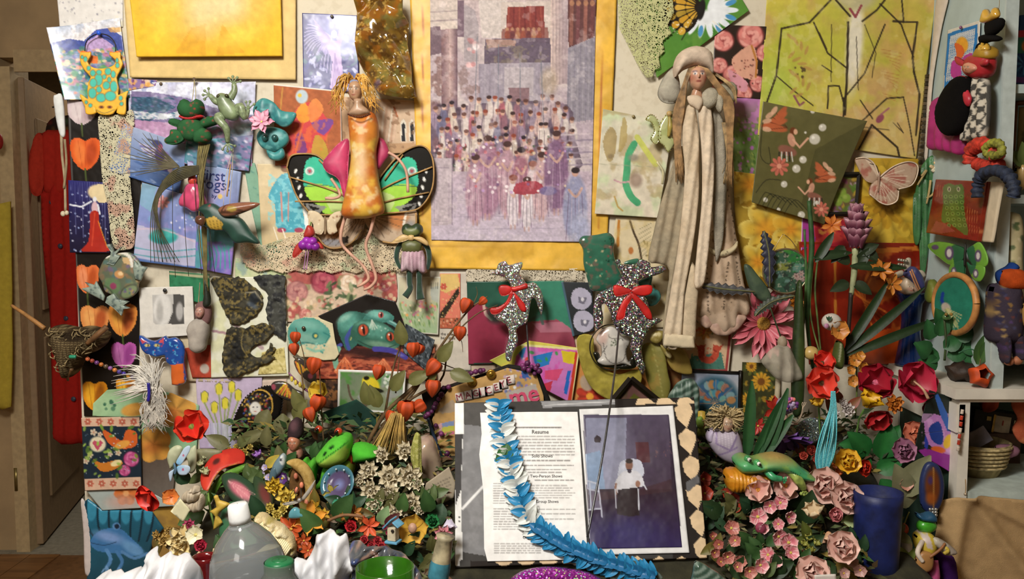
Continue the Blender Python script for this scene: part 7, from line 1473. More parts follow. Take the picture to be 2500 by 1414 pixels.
for ch,x,y in(('M',955,535),('A',1085,505),('G',1190,480),('I',1290,458),('C',1378,440),('E',1500,392),('Y',1585,345),('E',1685,285)):
 a,b=zc([(x,y)])[0];sh('letter_tile',[(a-11,b-10),(a+9,b-14),(a+12,b+9),(a-9,b+13)],LT,'d8ccc4',.001,0,None,8,'paper',t,sm=0);text('lettering',ch,a-7,b+8,22,W(.168),M('8a2c3c',.6,0,bump=0),t,-16)
text('lettering','me',1246,992,60,W(.1665),M('c84a6a',.6,0,bump=0),t,-12,font_bold=True)
for x,y in((1132,295),(1408,192)):
 a,b=zc([(x,y)])[0];c=AL(a,b,.008);la('gold_coin',[(0.0,.003),(.004,.004),(.0055,.0015),(.0085,.004),(.011,.002),(.011,-.002)],c,M('c89a3c',.25,.15,metal=.9),t,(0,-1,0),18)
for i,(x,y)in enumerate([(730,380),(800,370),(700,480),(660,540),(620,610),(600,660),(560,720),(510,760),(480,790),(620,920),(700,1040),(780,1320),(800,1380),(1040,200),(1090,190),(1130,170),(1190,150),(1260,140),(1300,130),(1860,60),(1930,30),(1990,80),(2050,100),(2100,140),(2030,180),(1950,130),(1880,100),(2080,60)]):
 a,b=zc([(x,y)])[0];ball('berry',a,b,5.5+(i%3),AL,M(['5a2450','6a2c5a','4a1c40'][i%3],.45,.25),t,h=.012)
tb('blue_pen',zc([(500,830),(600,1130),(720,1460)]),4,W(.175),M('2a3a50',.3),t)
# Chinese lantern branch, broom
t=T('lantern_branch',W(.2)(890,1115),'branch of orange Chinese lantern pods reaching across the tree frogs','branch')
LB=W(.19)
BR=M('5a4428',.7,.25)
for pts,r in(([(884,1112),(940,1010),(1030,925),(1072,852),(1140,762),(1190,724)],[6,5.5,5,3.6,2.4,1.4]),([(880,1135),(950,1020),(1050,905),(1085,845)],[5,4.6,3.6,2]),([(940,1010),(960,900),(985,820),(982,790)],[3.2,2.4,1.8,1]),([(905,1090),(990,985),(1075,930),(1090,860)],[4,4,3,2]),([(1060,905),(1100,830),(1160,770),(1215,745)],[3,2.4,1.8,1]),([(930,1040),(1010,960),(1052,880)],[3.4,3,2]),([(966,960),(972,900),(978,850)],[2,1.4,.8]),([(1060,880),(1110,900),(1145,910)],[1.6,1.2,.8]),([(1100,815),(1125,830),(1130,860)],[1.4,1,.6]),([(1150,752),(1165,720),(1162,700)],[1.4,1,.6]),([(716,870),(735,900),(742,1000),(738,1060)],[1.6,2,2,2]),([(722,800),(740,860),(745,900)],[.8,1.2,1.6]),([(780,900),(785,1000),(790,1080)],[1.4,1.6,2])):
 tb('twig',pts,r,LB,BR,t,6)
def lantern_mesh():
 V,C=[],[];nu,nv=20,8
 for i in range(nv+1):
  u=i/nv;r=math.sin(math.pi*min(u*.9+.1,1))**.75*(1-.42*u)
  for j in range(nu):
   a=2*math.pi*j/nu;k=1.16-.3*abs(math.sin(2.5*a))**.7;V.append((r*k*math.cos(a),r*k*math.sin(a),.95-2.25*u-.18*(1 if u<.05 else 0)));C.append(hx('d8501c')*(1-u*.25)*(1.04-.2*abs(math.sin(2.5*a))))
 Fq=[[i*nu+j,i*nu+(j+1)%nu,(i+1)*nu+(j+1)%nu,(i+1)*nu+j]for i in range(nv)for j in range(nu)];return md('lantern_pod',np.array(V),Fq,vc('leaf'),np.array(C))
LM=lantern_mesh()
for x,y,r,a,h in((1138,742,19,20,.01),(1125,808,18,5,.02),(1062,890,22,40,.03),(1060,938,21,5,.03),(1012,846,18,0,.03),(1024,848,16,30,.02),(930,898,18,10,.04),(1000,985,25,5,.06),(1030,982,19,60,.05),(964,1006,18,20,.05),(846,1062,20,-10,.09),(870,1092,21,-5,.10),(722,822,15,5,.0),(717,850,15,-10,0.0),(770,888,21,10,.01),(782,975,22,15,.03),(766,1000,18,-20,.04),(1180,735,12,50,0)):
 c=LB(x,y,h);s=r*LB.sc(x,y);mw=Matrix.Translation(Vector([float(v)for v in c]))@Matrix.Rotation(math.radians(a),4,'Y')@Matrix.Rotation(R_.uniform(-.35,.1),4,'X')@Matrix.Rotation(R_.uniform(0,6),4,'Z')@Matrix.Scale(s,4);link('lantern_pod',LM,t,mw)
ol=lm(.055,.016,'5a5a30','7a7844',.3,-.25)
for x,y,a in((985,840,95),(1100,905,-15),(905,985,100),(930,990,110),(1075,880,60),(1045,930,70),(745,1000,110),(725,1020,60),(1000,930,30),(960,950,60)):
 pl(t,ol,x,y,a,LB,.02)
t=T('straw_broom',W(.26)(950,1108),'small straw whisk broom among the lantern pods','broom')
st=[]
for i in range(130):
 u=R_.uniform(-1,1);v=R_.uniform(-.012,.012);st.append([(972+u*16,1008,v),(962+u*28,1050,v*1.4),(950+u*46,1100+R_.uniform(-6,10),v*1.8)])
strands('straw',st,[1.3,1.3,.8],W(.25),M('a88a4c',.7,.3),t,4,3)
def WQ(px,py,off=.03):
 return W(float(-PILE(px,py)[1])+off)
def z1(pts,ox=330,oy=1060,s=.1698):
 return[(ox+s*a,oy+s*b)for a,b in pts]
def pf(name,label,px,py,r,kind,cs,mid='d8b040',off=.05,nrm=None,h=.0,stem=None,group=None):
 return fw(name,px,py,r,kind,cs,label,WQ(px,py,off),mid,nrm,h,stem=stem,group=group)
pf('silk_poppy','bright red silk poppy in front of the lilac tulip drawing',468,1042,46,'poppy',('c4201a','d83420','e04a30'),'6a7a34',.10,(.3,-1,.35),stem=[(500,1080),(525,1110),(540,1150)])
pf('silk_poppy','drooping red silk poppy at the low edge of the heap',374,1208,40,'poppy',('b81c18','d03020'),'4a3a20',.14,(-.5,-1,-.3))
pf('orange_blossom','small orange blossom beside the drooping poppy',418,1212,24,'blossom',('d8702c','e0904a'),'b05a20',.10)
pf('orange_iris','long amber iris petals behind the tissue',758,1270,46,'lily',('c87a1c','d89a3c'),'b85a1c',.08,(0,-.7,.5))
pf('rust_lily','rust orange lily in the middle of the heap',712,1292,38,'lily',('b0441c','c85c2c'),'d89a3c',.07,(-.2,-.9,.3))
pf('yellow_poppy','yellow poppy on a thin stem beside the yellow bird photo',782,955,30,'poppy',('d8b02c','e0c040','e8d060'),'a8a03c',.16,(-.3,-1,.2),stem=[(768,1000),(764,1050),(768,1100)])
_t=pf('yellow_brown_flower','yellow felt flower with a dark brown centre by the birdhouse',1008,1292,42,'blossom',('c89a30','d0aa48','b88a30'),'4a2418',.10,(.1,-1,.25))
ball('flower_eye',1007,1290,(11,13),WQ(1008,1292,.128),M('b08a74',.5),_t)
pf('red_rosebud','small red rosebud near the tissue top',857,1284,17,'rose',('a01c24','b82830'),'801018',.08)
pf('coral_lily','coral lily with drooping petals left of the birdhouse',900,1284,30,'lily',('c84a28','d8683c'),'a83a20',.09)
pf('violet_bell','tiny violet bell flower above the pansies',634,1118,12,'tulip',('7a4a9a','9a6ab8'),'4a2a6a',.09,(-.4,-.4,1))
pf('yellow_pansy','crumpled yellow pansy beneath the little bird',672,1186,26,'carnation',('c8a02c','d8b83c'),'5a3a10',.10)
pf('yellow_pansy','pale yellow pansy beside the straw bonnet',700,1215,28,'carnation',('d0b040','d8c058'),'7a5a20',.10)
pf('violet_pansy','dark violet pansy under the little bird',690,1168,20,'blossom',('4a2468','5a3478'),'d8b030',.11)
pf('cream_puff_flower','cream dried flower beside the white bag',448,1322,42,'carnation',('c8a868','d8c490','e0d0a0'),'9a6a34',.14,(-.2,-1,.3))
pf('cream_puff_flower','smaller cream flower with open white petals near the bottle',478,1306,26,'blossom',('d8d0a8','e0dcc0'),'c8b870',.17)
pf('magenta_blossom','small magenta blossom above the cream flowers',462,1282,17,'carnation',('a8385a','b85070'),'c89a40',.16)
pf('crimson_blossom','crimson blossom beside the bottle shoulder',490,1330,18,'rose',('9a1c34','b02c44'),'6a1020',.18)
pf('gold_star_flower','mustard star-shaped flower beside the blue plate',812,1205,26,'lily',('a89438','b8a850'),'7a6a20',.08)
pf('pink_berry_flower','pink clustered flower at the book corner',1084,1305,25,'carnation',('c87080','d89aa0'),'d8c090',.12)
pf('lilac_bell','pale lilac bell flower beside the scrapbook edge',1096,1268,18,'tulip',('b8b0c8','d0c8dc'),'6a8a4a',.14,(.1,-.5,-.8))
pf('green_rosette','emerald fabric rosette under the felt flower',1056,1272,20,'rose',('1c5a30','2c7a44'),'103a1c',.06)
t=T('anthurium',WQ(560,1190)(545,1195),'glossy red anthurium spathe above the bottle','flower')
AN=tilt(540,1095,.25,1200,.34)
sh('spathe',z1([(955,580),(1050,430),(1200,290),(1380,205),(1500,200),(1572,275),(1562,400),(1480,440),(1300,520),(1200,600),(1120,700),(1050,805),(990,805),(940,700)]),AN,lambda q:(q.f('b8281c'),q.n('d0442c',22,.5,.6,3,.15),q.e(531,1135,10,6,'3a0c08',-40,.9,.3),q.l(z1([(1500,420),(1200,590),(1050,800)]),2,'c8a050',.8)),.002,.003,None,3,'satin',t,lift=lambda x,y:.008*np.cos((x-y*.8+380)/40))
sh('leaf',z1([(1625,430),(1500,455),(1220,590),(1070,790),(990,960),(990,1040),(1090,990),(1180,820),(1300,640),(1540,545)]),WQ(540,1180,.03),lambda q:q.f('5a8a2c').n('7aa844',18,.5,.6,3,.15),.002,.008,None,4,'leaf',t)
tb('stem',[(505,1196,-.01),(510,1240,-.02),(520,1290,-.05)],3,AN,M('6a8a3c',.5),t)
def caladium(q,cx,cy,ang):
 q.f('24402c');r=math.radians(ang);q.e(cx,cy,34,15,'b05a6c',ang,.95,.25);q.e(cx+8*math.cos(r),cy+8*math.sin(r),22,9,'c88088',ang,.8,.4)
 for k in(-1,0,1):
  q.l([(cx-36*math.cos(r),cy-36*math.sin(r)),(cx+40*math.cos(r+k*.4),cy+40*math.sin(r+k*.4))],1.6,'d8a0a0',.7)
CA=tilt(590,1160,.32,1240,.40)
t=T('caladium_leaves',CA(600,1245),'dark green caladium leaves with pink hearts behind the bottle cap','leaf')
sh('leaf',z1([(1240,620),(1340,560),(1470,575),(1600,650),(1710,745),(1780,900),(1735,1010),(1560,1040),(1400,960),(1290,790)]),CA,lambda q:caladium(q,588,1205,38),.002,.01,None,3,'leaf',t)
sh('leaf',[(620,1165),(650,1180),(668,1215),(660,1245),(636,1250),(622,1225)],CA,lambda q:(q.f('2c4028'),q.e(648,1215,12,26,'6a2a28',-20,.9,.4)),.002,.008,None,3,'leaf',t)
sh('leaf',[(545,1240),(572,1225),(586,1245),(575,1290),(560,1330),(540,1340),(535,1290)],Pl(CA.p0+np.array([0,-.03,0]),CA.n),lambda q:(q.f('2c5a3c'),q.e(566,1260,10,18,'8a4a58',30,.7,.4)),.002,.008,None,3,'leaf',t)
sh('yellow_star_leaf',z1([(1130,900),(1190,880),(1220,950),(1370,1000),(1260,1090),(1190,1170),(1260,1270),(1120,1380),(1150,1180),(1070,1110),(1170,1050)]),WQ(530,1250,.13),lambda q:q.f('c8a848').n('a88a34',16,.5,.6,3,.1),.0015,.005,None,3,'leaf',None,'pointed golden leaf beside the bottle cap','leaf',sm=2)
sh('gift_tag',z1([(510,1110),(650,930),(790,1090),(690,1270)]),WQ(440,1250,.17),'d2cca8',.0015,0,None,5,'paper',None,'cream diamond-shaped paper tag in the heap','tag',sm=0)
t=T('paper_flower',WQ(470,1240)(470,1240),'beige crumpled paper flower above the cream tag','flower')
for o in(z1([(670,900),(720,830),(850,800),(950,830),(900,950),(780,980),(690,960)]),z1([(690,960),(780,985),(900,950),(960,850),(1000,960),(960,1100),(820,1120),(720,1060)]),z1([(780,820),(850,740),(930,760),(940,830),(860,860)])):
 sh('petal',o,WQ(470,1225,.13),lambda q:q.f('a89a84').n('c8bca8',12,.5,.7,3,.1),.002,.014,None,3,'paper',t,lift=fo(.006,14,5))
bfly('blue_butterfly','white and sky blue paper butterfly at the low edge of the heap',WQ(440,1130,.14),[z1([(600,400),(650,300),(720,190),(790,160),(800,220),(740,330),(660,440)]),z1([(610,470),(680,440),(780,450),(800,510),(740,580),(640,570)]),z1([(580,480),(560,540),(520,680),(495,600),(500,540),(560,500)])],z1([(580,400),(590,450),(600,500),(590,560)]),lambda q:(q.f('b4c8dc'),q.e(434,1132,14,16,'78b0d8',0,.8,.5),q.e(450,1110,2,3,'b84a6a'),q.e(449,1145,3,3,'b84a6a')),'paper',.001,.001,M('5a7a94',.6))
for i,o in enumerate((z1([(460,330),(500,220),(600,160),(680,200),(640,330),(520,500),(480,440)]),z1([(720,260),(800,200),(880,180),(870,500),(780,560),(760,400)]))):
 sh('sage_leaf',o,WQ(440,1130,.10),lambda q:q.f('bcc0a0').n('a8ac8c',20,.5,.6,3,.15),.0015,.006,None,4,'leaf',None,['pale sage silk leaf under the blue butterfly','upright pale sage leaf behind the blue butterfly'][i],'leaf')
sh('grey_leaf',z1([(860,250),(960,210),(1160,220),(1250,260),(1100,380),(900,440)]),WQ(510,1115,.09),lambda q:q.f('7c7a5c').m(.12,10),.0015,.006,None,4,'leaf',None,'dull grey-green leaf behind the anthurium','leaf')
for i,(x,y,a,L)in enumerate(((655,1000,250,.11),(690,1010,275,.12),(640,1050,230,.09),(590,1080,30,.08),(560,1090,150,.08),(650,1090,85,.07),(690,1140,100,.07),(600,1120,200,.07))):
 t=T('olive_leaf',WQ(x,y,.06)(x,y),['hanging olive silk leaf beside the embroidered pouch','long olive leaf in front of the wooden butterfly','olive leaf under the embroidered pouch','brownish leaf above the anthurium','curled leaf behind the anthurium tip','upright pale bud leaf below the pouch','upright bud beside the hooded figure','olive leaf beside the violet bell flower'][i],'leaf');pl(t,lm(round(L*.7,3),round(L*.2,3),'5a5836','7c7a50',.35,-.2),x,y,a,WQ(x,y,.06),0,up=15)
t=T('hooded_figure',WQ(718,1110)(718,1115),'small figure with a dark hood and rosy face in the heap','figurine')
HF=WQ(718,1080,.12)
sh('hood',[(704,1062),(708,1034),(722,1020),(736,1030),(740,1056),(732,1070),(716,1074)],HF,lambda q:q.f('3a2c30').e(722,1036,10,12,'6a4a50',0,.7,.4),.014,.014,None,3,'fabric',t,two=True)
sh('face',[(706,1070),(716,1060),(730,1066),(734,1084),(722,1098),(710,1090)],HF,face(720,1078,1.0,'b8785c'),.012,.012,None,2.2,'rubber',t,two=True,h=.008)
nose(t,HF,720,1078,.9,'b8785c',.026)
sh('body',[(706,1094),(732,1094),(738,1116),(716,1124),(702,1114)],HF,'b07a68',.014,.012,None,3,'fabric',t,two=True)
t=T('grey_bird',WQ(680,1160)(680,1165),'small grey-blue bird with a white breast on the pansies','figurine')
GBD=WQ(680,1140,.14)
sh('body',[(664,1150),(670,1130),(684,1112),(692,1108),(699,1118),(697,1140),(684,1158),(670,1166)],GBD,lambda q:(q.f('6a8490'),q.e(693,1120,6,12,'d0d4d4',-10),q.e(690,1118,3,4,'20242c')),.01,.012,None,2.6,'satin',t,two=True)
sh('wing',[(664,1146),(676,1134),(682,1150),(672,1172),(662,1168)],GBD,'4a6470',.004,.005,None,3,'satin',t,h=.012)
sh('tail',[(690,1156),(706,1164),(716,1172),(708,1174),(692,1166)],GBD,'9a948c',.004,.003,None,3,'satin',t,h=.004)
t=T('straw_bonnet',WQ(735,1200)(735,1235),'small yellow straw bonnet with pink flowers','hat')
SB=WQ(735,1190,.10)
sh('brim',[(700,1128),(726,1120),(752,1136),(768,1166),(770,1206),(756,1232),(742,1238),(746,1200),(738,1164),(716,1142)],SB,lambda q:q.f('b89a5c').n('9a7c40',8,.5,.7,3,.1),.004,.014,None,3,'fabric',t)
sh('crown',[(716,1142),(738,1164),(746,1200),(742,1238),(716,1240),(704,1190)],SB,lambda q:q.f('6a4c2c').m(.3,12),.006,.012,None,3,'fabric',t,h=-.008)
for x,y in((726,1158),(752,1222),(766,1200),(728,1192),(740,1180)):
 ball('rosebud',x,y,(5,8),SB,M('c8785c',.6),t,h=.014)
t=T('dragonfly',WQ(735,1215)(735,1225),'grey-winged dragonfly pin across the bonnet','ornament')
for o in([(732,1222),(748,1200),(766,1176),(770,1174),(762,1196),(744,1220)],[(730,1222),(700,1226),(690,1230),(702,1234),(728,1228)]):
 sh('wing',o,WQ(735,1215,.16),'a09a90',.001,.002,None,3,'satin',t)
ball('body',731,1222,6,WQ(735,1215,.165),M('b0a8a0',.3,metal=.5),t)
strands('leg',[[(722,1190,.0),(712,1205,.01),(708,1226,0)],[(728,1192,0),(724,1210,.01),(722,1222,0)],[(735,1192,0),(738,1210,.01),(736,1222,0)]],1,WQ(735,1215,.16),M('1a1612',.5),t)
# green plush frog
t=T('green_plush_frog',WQ(840,1190)(845,1195),'lime green plush tree frog with red eyes','soft toy')
def z2(pts):
 return[(620+.1698*a,1020+.1698*b)for a,b in pts]
GP=W(.30)
def limef(q):
 q.g('58b83a','a0b848',830,1080,850,1140);q.l(z2([(960,600),(1120,470),(1250,380),(1370,300)]),2,'1c4a1c',.9,4);q.e(*z2([(1180,345)])[0],7,3,'163a16',-25);q.e(*z2([(1090,430)])[0],7,3.5,'163a16',-45);q.p(z2([(960,610),(1120,490),(1370,320),(1400,430),(1350,560),(1200,650),(1050,670)]),'a4b64c',.7)
sh('head',z2([(915,550),(930,510),(1050,360),(1180,270),(1300,245),(1385,285),(1405,400),(1370,560),(1260,640),(1100,680),(980,650)]),GP,limef,.03,.045,None,3.4,'fabric',t,two=True)
sh('body',z2([(1050,690),(1200,650),(1380,600),(1420,740),(1380,860),(1200,900),(1060,850),(1000,780)]),GP,lambda q:q.f('9aae40').m(.12,18),.03,.035,None,4,'fabric',t,two=True,h=-.02)
sh('arm',z2([(1390,440),(1480,400),(1600,420),(1760,480),(1820,530),(1740,600),(1600,640),(1430,650),(1410,600)]),GP,lambda q:q.f('4cae34').m(.12,18),.02,.03,None,4,'fabric',t,two=True,h=-.02)
for o in([(700,660),(710,600),(760,580),(800,640),(830,600),(870,585),(915,620),(910,720),(890,840),(860,960),(800,900),(720,760)],[(1000,720),(1100,720),(1060,860),(990,980),(900,1030),(890,980),(960,880)]):
 sh('leg',z2(o),GP,lambda q:q.f('4f9c30').m(.12,18),.02,.02,None,4,'fabric',t,two=True,h=.0)
for x,y in((1215,200),(905,200)):
 a,b=z2([(x,y)])[0];ball('eye',a,b,10,GP,M('a83418',.15,.1,coat=.8),t,h=.0 if x>1000 else-.02);ball('pupil',a-2,b,(4,7),GP,M('120c08',.1),t,h=.012 if x>1000 else-.008)
t=T('blue_plate',WQ(830,1200)(825,1222),'round blue and purple painted plate leaning in the heap','plate')
c=WQ(828,1185,.10)(830,1184)
nz=np.array([-.35,-.9,.5])
nz=nz/np.linalg.norm(nz)
V,Fc=lam([(0,.003),(.015,.003),(.026,.005),(.030,.009),(.038,.014),(.0395,.012),(.030,.004),(.022,-.002),(0,-.002)],c,nz,36)
rad=np.linalg.norm((V-c)-((V-c)@nz)[:,None]*nz,axis=1)
C=np.where((rad>.028)[:,None],hx('3f6f80'),hx('54486a'))
C=np.where((rad<.009)[:,None],hx('7a84b4'),C)
mk('dish',V,Fc,vc('glaze'),t,C)
for a in range(10):
 q=c+nz*.013+.034*(math.cos(a*.63)*np.cross(nz,[0,0,1])+math.sin(a*.63)*np.cross(nz,np.cross(nz,[0,0,1])));V,Fc=bam(q,.0022,None,6,4);mk('rim_dot',V,Fc,M('b8c8cc',.4),t)
obox('teal_block',WQ(832,1240,.09)(832,1232),np.eye(3),(.016,.01,.008),M('2c8a68',.4),None,.002,label='tiny teal glass block under the blue plate',cat='block')
# cream ruffled flower garland
t=T('ruffle_garland',WQ(945,1270)(945,1275),'garland of crumpled cream fabric flowers with gold bead centres','garland')
CR=tilt(950,1085,.28,1265,.40)
for x,y,r in((935,1115,24),(990,1110,26),(900,1150,26),(950,1165,34),(1000,1170,34),(905,1200,28),(955,1215,30),(1005,1225,26),(920,1240,26),(965,1255,22),(880,1180,18),(1020,1190,18),(985,1245,20),(1025,1250,16)):
 bloom(t,CR(x,y,R_.uniform(.0,.02)),(R_.uniform(-.4,.4),-1,R_.uniform(-.1,.5)),r*CR.sc(x,y),'carnation',('a89674','d2c6a8','ddd4bc'),'9a8434',R_.uniform(0,6),sub='ruffled_flower')
t=T('green_burlap_ribbon',WQ(1025,1240)(1030,1260),'strip of green woven ribbon beside the ruffle garland','ribbon')
sh('ribbon',[(1014,1058),(1028,1070),(1030,1140),(1036,1220),(1040,1262),(1022,1240),(1014,1170),(1002,1110)],WQ(1020,1160,.10),lambda q:q.f('9a9a50').n('c0bc7c',5,.5,.8,3,.1),.002,.008,None,3,'lace',t,lift=fo(.004,10,3))
sh('beige_stone',[(1014,1080),(1030,1066),(1052,1066),(1066,1090),(1082,1150),(1076,1180),(1050,1186),(1028,1170),(1014,1120)],WQ(1045,1130,.03),lambda q:q.f('b09a84').n('a88a80',26,.5,.6,3,.2),.02,.03,None,4,'glaze',None,'smooth beige stone behind the ruffle garland','stone',two=True)
sh('typed_note',[(1040,1180),(1096,1140),(1112,1180),(1108,1215),(1060,1240),(1030,1225)],WQ(1075,1190,.06),lambda q:(q.f('a89a84'),[q.l([(1050,1190+k*9),(1100,1165+k*9)],2,'5a5248',.7)for k in range(5)]),.002,0,None,4,'paper',None,'grey printed card tucked beside the scrapbook','card',sm=0)
t=T('birdhouse',WQ(958,1325)(958,1326),'tiny cream birdhouse with a light blue roof','ornament')
BH=WQ(955,1300,.13)
c=BH(960,1302)
sc_=BH.sc(960,1300)
obox('house',c,[(.94,-.34,0),(.34,.94,0),(0,0,1)],(11*sc_,11*sc_,17*sc_),M('c8bca0',.6),t,.001)
rm=M('5f9ab8',.55)
obox('roof_slab',BH(951,1276),[(.62,-.3,.72),(.34,.94,0),(-.7,.2,.68)],(17*sc_,17*sc_,1.8*sc_),rm,t,.001)
obox('roof_slab',BH(972,1278),[(.75,-.3,-.6),(.34,.94,0),(.6,-.2,.76)],(10*sc_,17*sc_,1.8*sc_),rm,t,.001)
obox('base',BH(960,1322),[(.94,-.34,0),(.34,.94,0),(0,0,1)],(17*sc_,15*sc_,3*sc_),rm,t,.001)
ball('hole',958,1297,4,WQ(955,1300,.142),M('2a2018',.8),t,flat=.4)
t=T('yellow_coral',WQ(670,1330)(670,1375),'ridged cream and yellow coral-like ornament behind the bottle','ornament')
CO=WQ(670,1330,.10)
st=[]
sh('body',[(626,1262),(640,1252),(668,1268),(700,1292),(720,1318),(722,1350),(706,1372),(690,1400),(665,1390),(660,1340),(640,1300)],CO,lambda q:q.f('cbb88c').n('e0d4b0',7,.5,.8,3,.1).n('9a8a3c',18,.58,.6,7,.1),.02,.014,None,3,'lace',t,two=True,lift=lambda x,y:.03*np.abs(fbm(x,y,16,4,2)-.5))
for i in range(26):
 u=i/25;x=636+82*u;y=1258+66*u**1.2;tb('ridge',[(x,y,.02),(x-8,y+12,.034),(x-18,y+26,.03)],[2.2,2.6,1.2],CO,M('d8caa4',.6,.2),t,5)
sh('teal_bird_tile',[(708,1248),(722,1238),(738,1250),(742,1262),(722,1266),(706,1264)],WQ(722,1252,.12),'5a98a4',.006,.006,None,3,'glaze',None,'small teal glazed bird among the rust lilies','ornament')
LFS=[(820,1270,60,.11,'green leaf behind the tissue top'),(780,1300,120,.10,'broad green leaf beside the amber iris'),(600,1260,250,.10,'dark leaf hanging behind the bottle cap'),(930,1280,70,.07,'pale green leaf beside the coral lily'),(980,1250,80,.07,'dark leaf above the birdhouse'),(1080,1230,250,.09,'blue-green leaf beside the typed note'),(1110,1350,170,.07,'mid green leaf tip beside the scrapbook corner'),(560,1300,290,.11,'deep green leaf left of the bottle'),(640,1260,110,.08,'dark red-green leaf right of the bottle cap'),(1050,1250,100,.08,'dark leaf under the beige stone'),(500,1250,200,.09,'olive leaf under the golden leaf'),(460,1180,120,.08,'narrow leaf under the blue butterfly'),(700,1140,60,.07,'grey-green leaf behind the straw bonnet'),(880,1240,20,.08,'dark leaf below the ruffle garland')]
for i,(x,y,a,L,lb)in enumerate(LFS):
 t=T('silk_leaf',WQ(x,y,.06)(x,y),lb,'leaf');c0,c1=[('2c4a24','4a6a38'),('3a5a2c','5a7a44'),('1f3a24','3a5a3c'),('7a9a6a','94ac80')][3 if 'pale' in lb else i%3];pl(t,lm(round(L*.62,3),round(L*.2,3),c0,c1,.3,-.25),x,y,a,WQ(x,y,.06),0,up=25)
BT=W(.75)
bx,by=627,1700
sc_=BT.sc(627,1400)
bc=BT(627,1400)
bc=np.array([bc[0]-.012,bc[1],.62])
t=T('water_bottle',bc,'large clear plastic water bottle with a white cap','bottle')
PL=M('e6ecee',.06,.01,10,0,trans=.84,ior=1.12,coat=.6)
bc=bc+np.array([.031,0,0])
BAX=(-.14,0,1)
la('bottle_body',[(.001,.004),(.05,.004),(.062,.014),(.064,.10),(.064,.215),(.0632,.235),(.058,.262),(.045,.288),(.028,.308),(.0165,.318),(.0165,.336)],bc,PL,t,BAX,48)
la('water',[(.001,.008),(.048,.008),(.0605,.018),(.0622,.10),(.0622,.215),(.061,.24),(.0575,.256),(.001,.257)],bc,M('c8d8e0',.03,.02,10,0,trans=.95,ior=1.33),t,BAX,48)
la('label',[(.0642,.09),(.0648,.09),(.0648,.222),(.0642,.222)],bc,M('9cc4dc',.4,.06,20,0),t,BAX,48)
la('cap',[(.001,.350),(.014,.350),(.0165,.347),(.0178,.326),(.0178,.318),(.001,.318)],bc,M('e2e4e4',.4,.03),t,BAX,28)
la('neck_ring',[(.0195,.315),(.0195,.311),(.0165,.311)],bc,M('d0d4d4',.3,.03),t,BAX)
JT=W(.80)
jc=JT(682,1400)
jz=float(JT(682,1372)[2])
jc=np.array([jc[0],jc[1],.62])
t=T('green_lid_jar',jc,'glass jar with a green screw lid beside the bottle','jar')
la('glass',[(.001,.0),(.03,.0),(.034,.006),(.034,jz-.62-.035),(.024,jz-.62-.018),(.024,jz-.62)],jc,M('b8c4bc',.08,.02,10,0,trans=.8),t,seg=32)
la('lid',[(.001,jz-.62+.003),(.020,jz-.62+.003),(.0225,jz-.62),(.0235,jz-.62-.016),(.001,jz-.62-.016)],jc,M('1c6a40',.35,.08),t,seg=36)
la('lid_dimple',[(.001,jz-.62+.0045),(.011,jz-.62+.0045),(.012,jz-.62+.003)],jc,M('1a6038',.35,.08),t,seg=28)
def bgs(name,label,out,mp,seed,dome,amp):
 sh(name,out,mp,'dcdce0',.004,dome,None,6,M('d8d8dc',.38,.05,20,.15,60),None,label,'bag',sm=3,lift=lambda x,y:amp*(np.abs(fbm(x+y*.5,y*.35,40,seed,3)-.5)*3+.5*np.sin(x*.16+2*fbm(x,y,60,seed))))
bgs('white_plastic_bag','white plastic bag bunched at the table corner',[(236,1450),(240,1408),(280,1390),(330,1388),(362,1372),(366,1346),(386,1336),(402,1352),(424,1342),(440,1352),(478,1352),(480,1450)],W(.72),3,.05,.02)
bgs('white_tissue','white tissue standing up beside the green lidded jar',[(710,1450),(712,1370),(752,1362),(768,1330),(776,1302),(805,1293),(832,1306),(846,1304),(856,1340),(870,1376),(852,1408),(838,1450)],W(.62),5,.025,.018)
t=T('foil_wrap',WQ(950,1400)(950,1414),'crumpled iridescent foil bag behind the green bowl','foil')
sh('foil_sheet',[(858,1325),(880,1318),(930,1325),(980,1345),(1016,1375),(1034,1430),(870,1440),(862,1380)],W(.60),lambda q:(q.f('4a4e54'),q.n('2a3036',30,.5,.8,3,.1),q.n('b08a78',22,.56,.8,6,.08),q.n('3a4a80',22,.58,.8,9,.08)),.002,.03,None,4,'glaze',t,lift=lambda x,y:.12*np.abs(fbm(x,y,40,4,3)-.5))
gb=W(.78)(940,1405)
t=T('green_glass_bowl',(gb[0],gb[1],.62),'deep green glass bowl rim at the bottom of the heap','bowl')
zr=float(W(.78)(940,1384)[2])-.62
la('bowl',[(.001,.004),(.02,.004),(.03,.03),(.046,zr*.6),(.047,zr),(.045,zr),(.043,zr*.6),(.02,.03),(.001,.02)],(gb[0],gb[1],.62),M('2c6a10',.1,.1,trans=.35,coat=.6),t,seg=40)
sh('purple_sequin_cloth',[(1245,1440),(1268,1400),(1330,1386),(1400,1392),(1450,1406),(1480,1440)],W(.56),'a03a98',.01,.012,None,5,gli('sequin','a030a0',.12,420,.5),None,'purple sequined cloth under the scrapbook edge','cloth')
t=T('beige_column_figure',WQ(1070,1400,.1)(1070,1414),'beige and teal column figurine beside the foil bag','figurine')
cfc=WQ(1070,1400,.16)(1066,1430)
la('column',[(.001,0),(.018,0),(.018,.03),(.016,.06),(.014,.085),(.017,.092),(.001,.094)],cfc,M('9a9074',.5,.25),t,(.18,0,1),20)
la('teal_band',[(.0186,.015),(.0186,.035),(.0172,.045)],cfc,M('3a7484',.5,.25),t,(.18,0,1),20)
tb('dry_twig',[(800,1272),(840,1258),(890,1262)],4,WQ(840,1262,.10),M('7a5434',.7),None,label='curved brown twig below the blue plate',cat='twig')
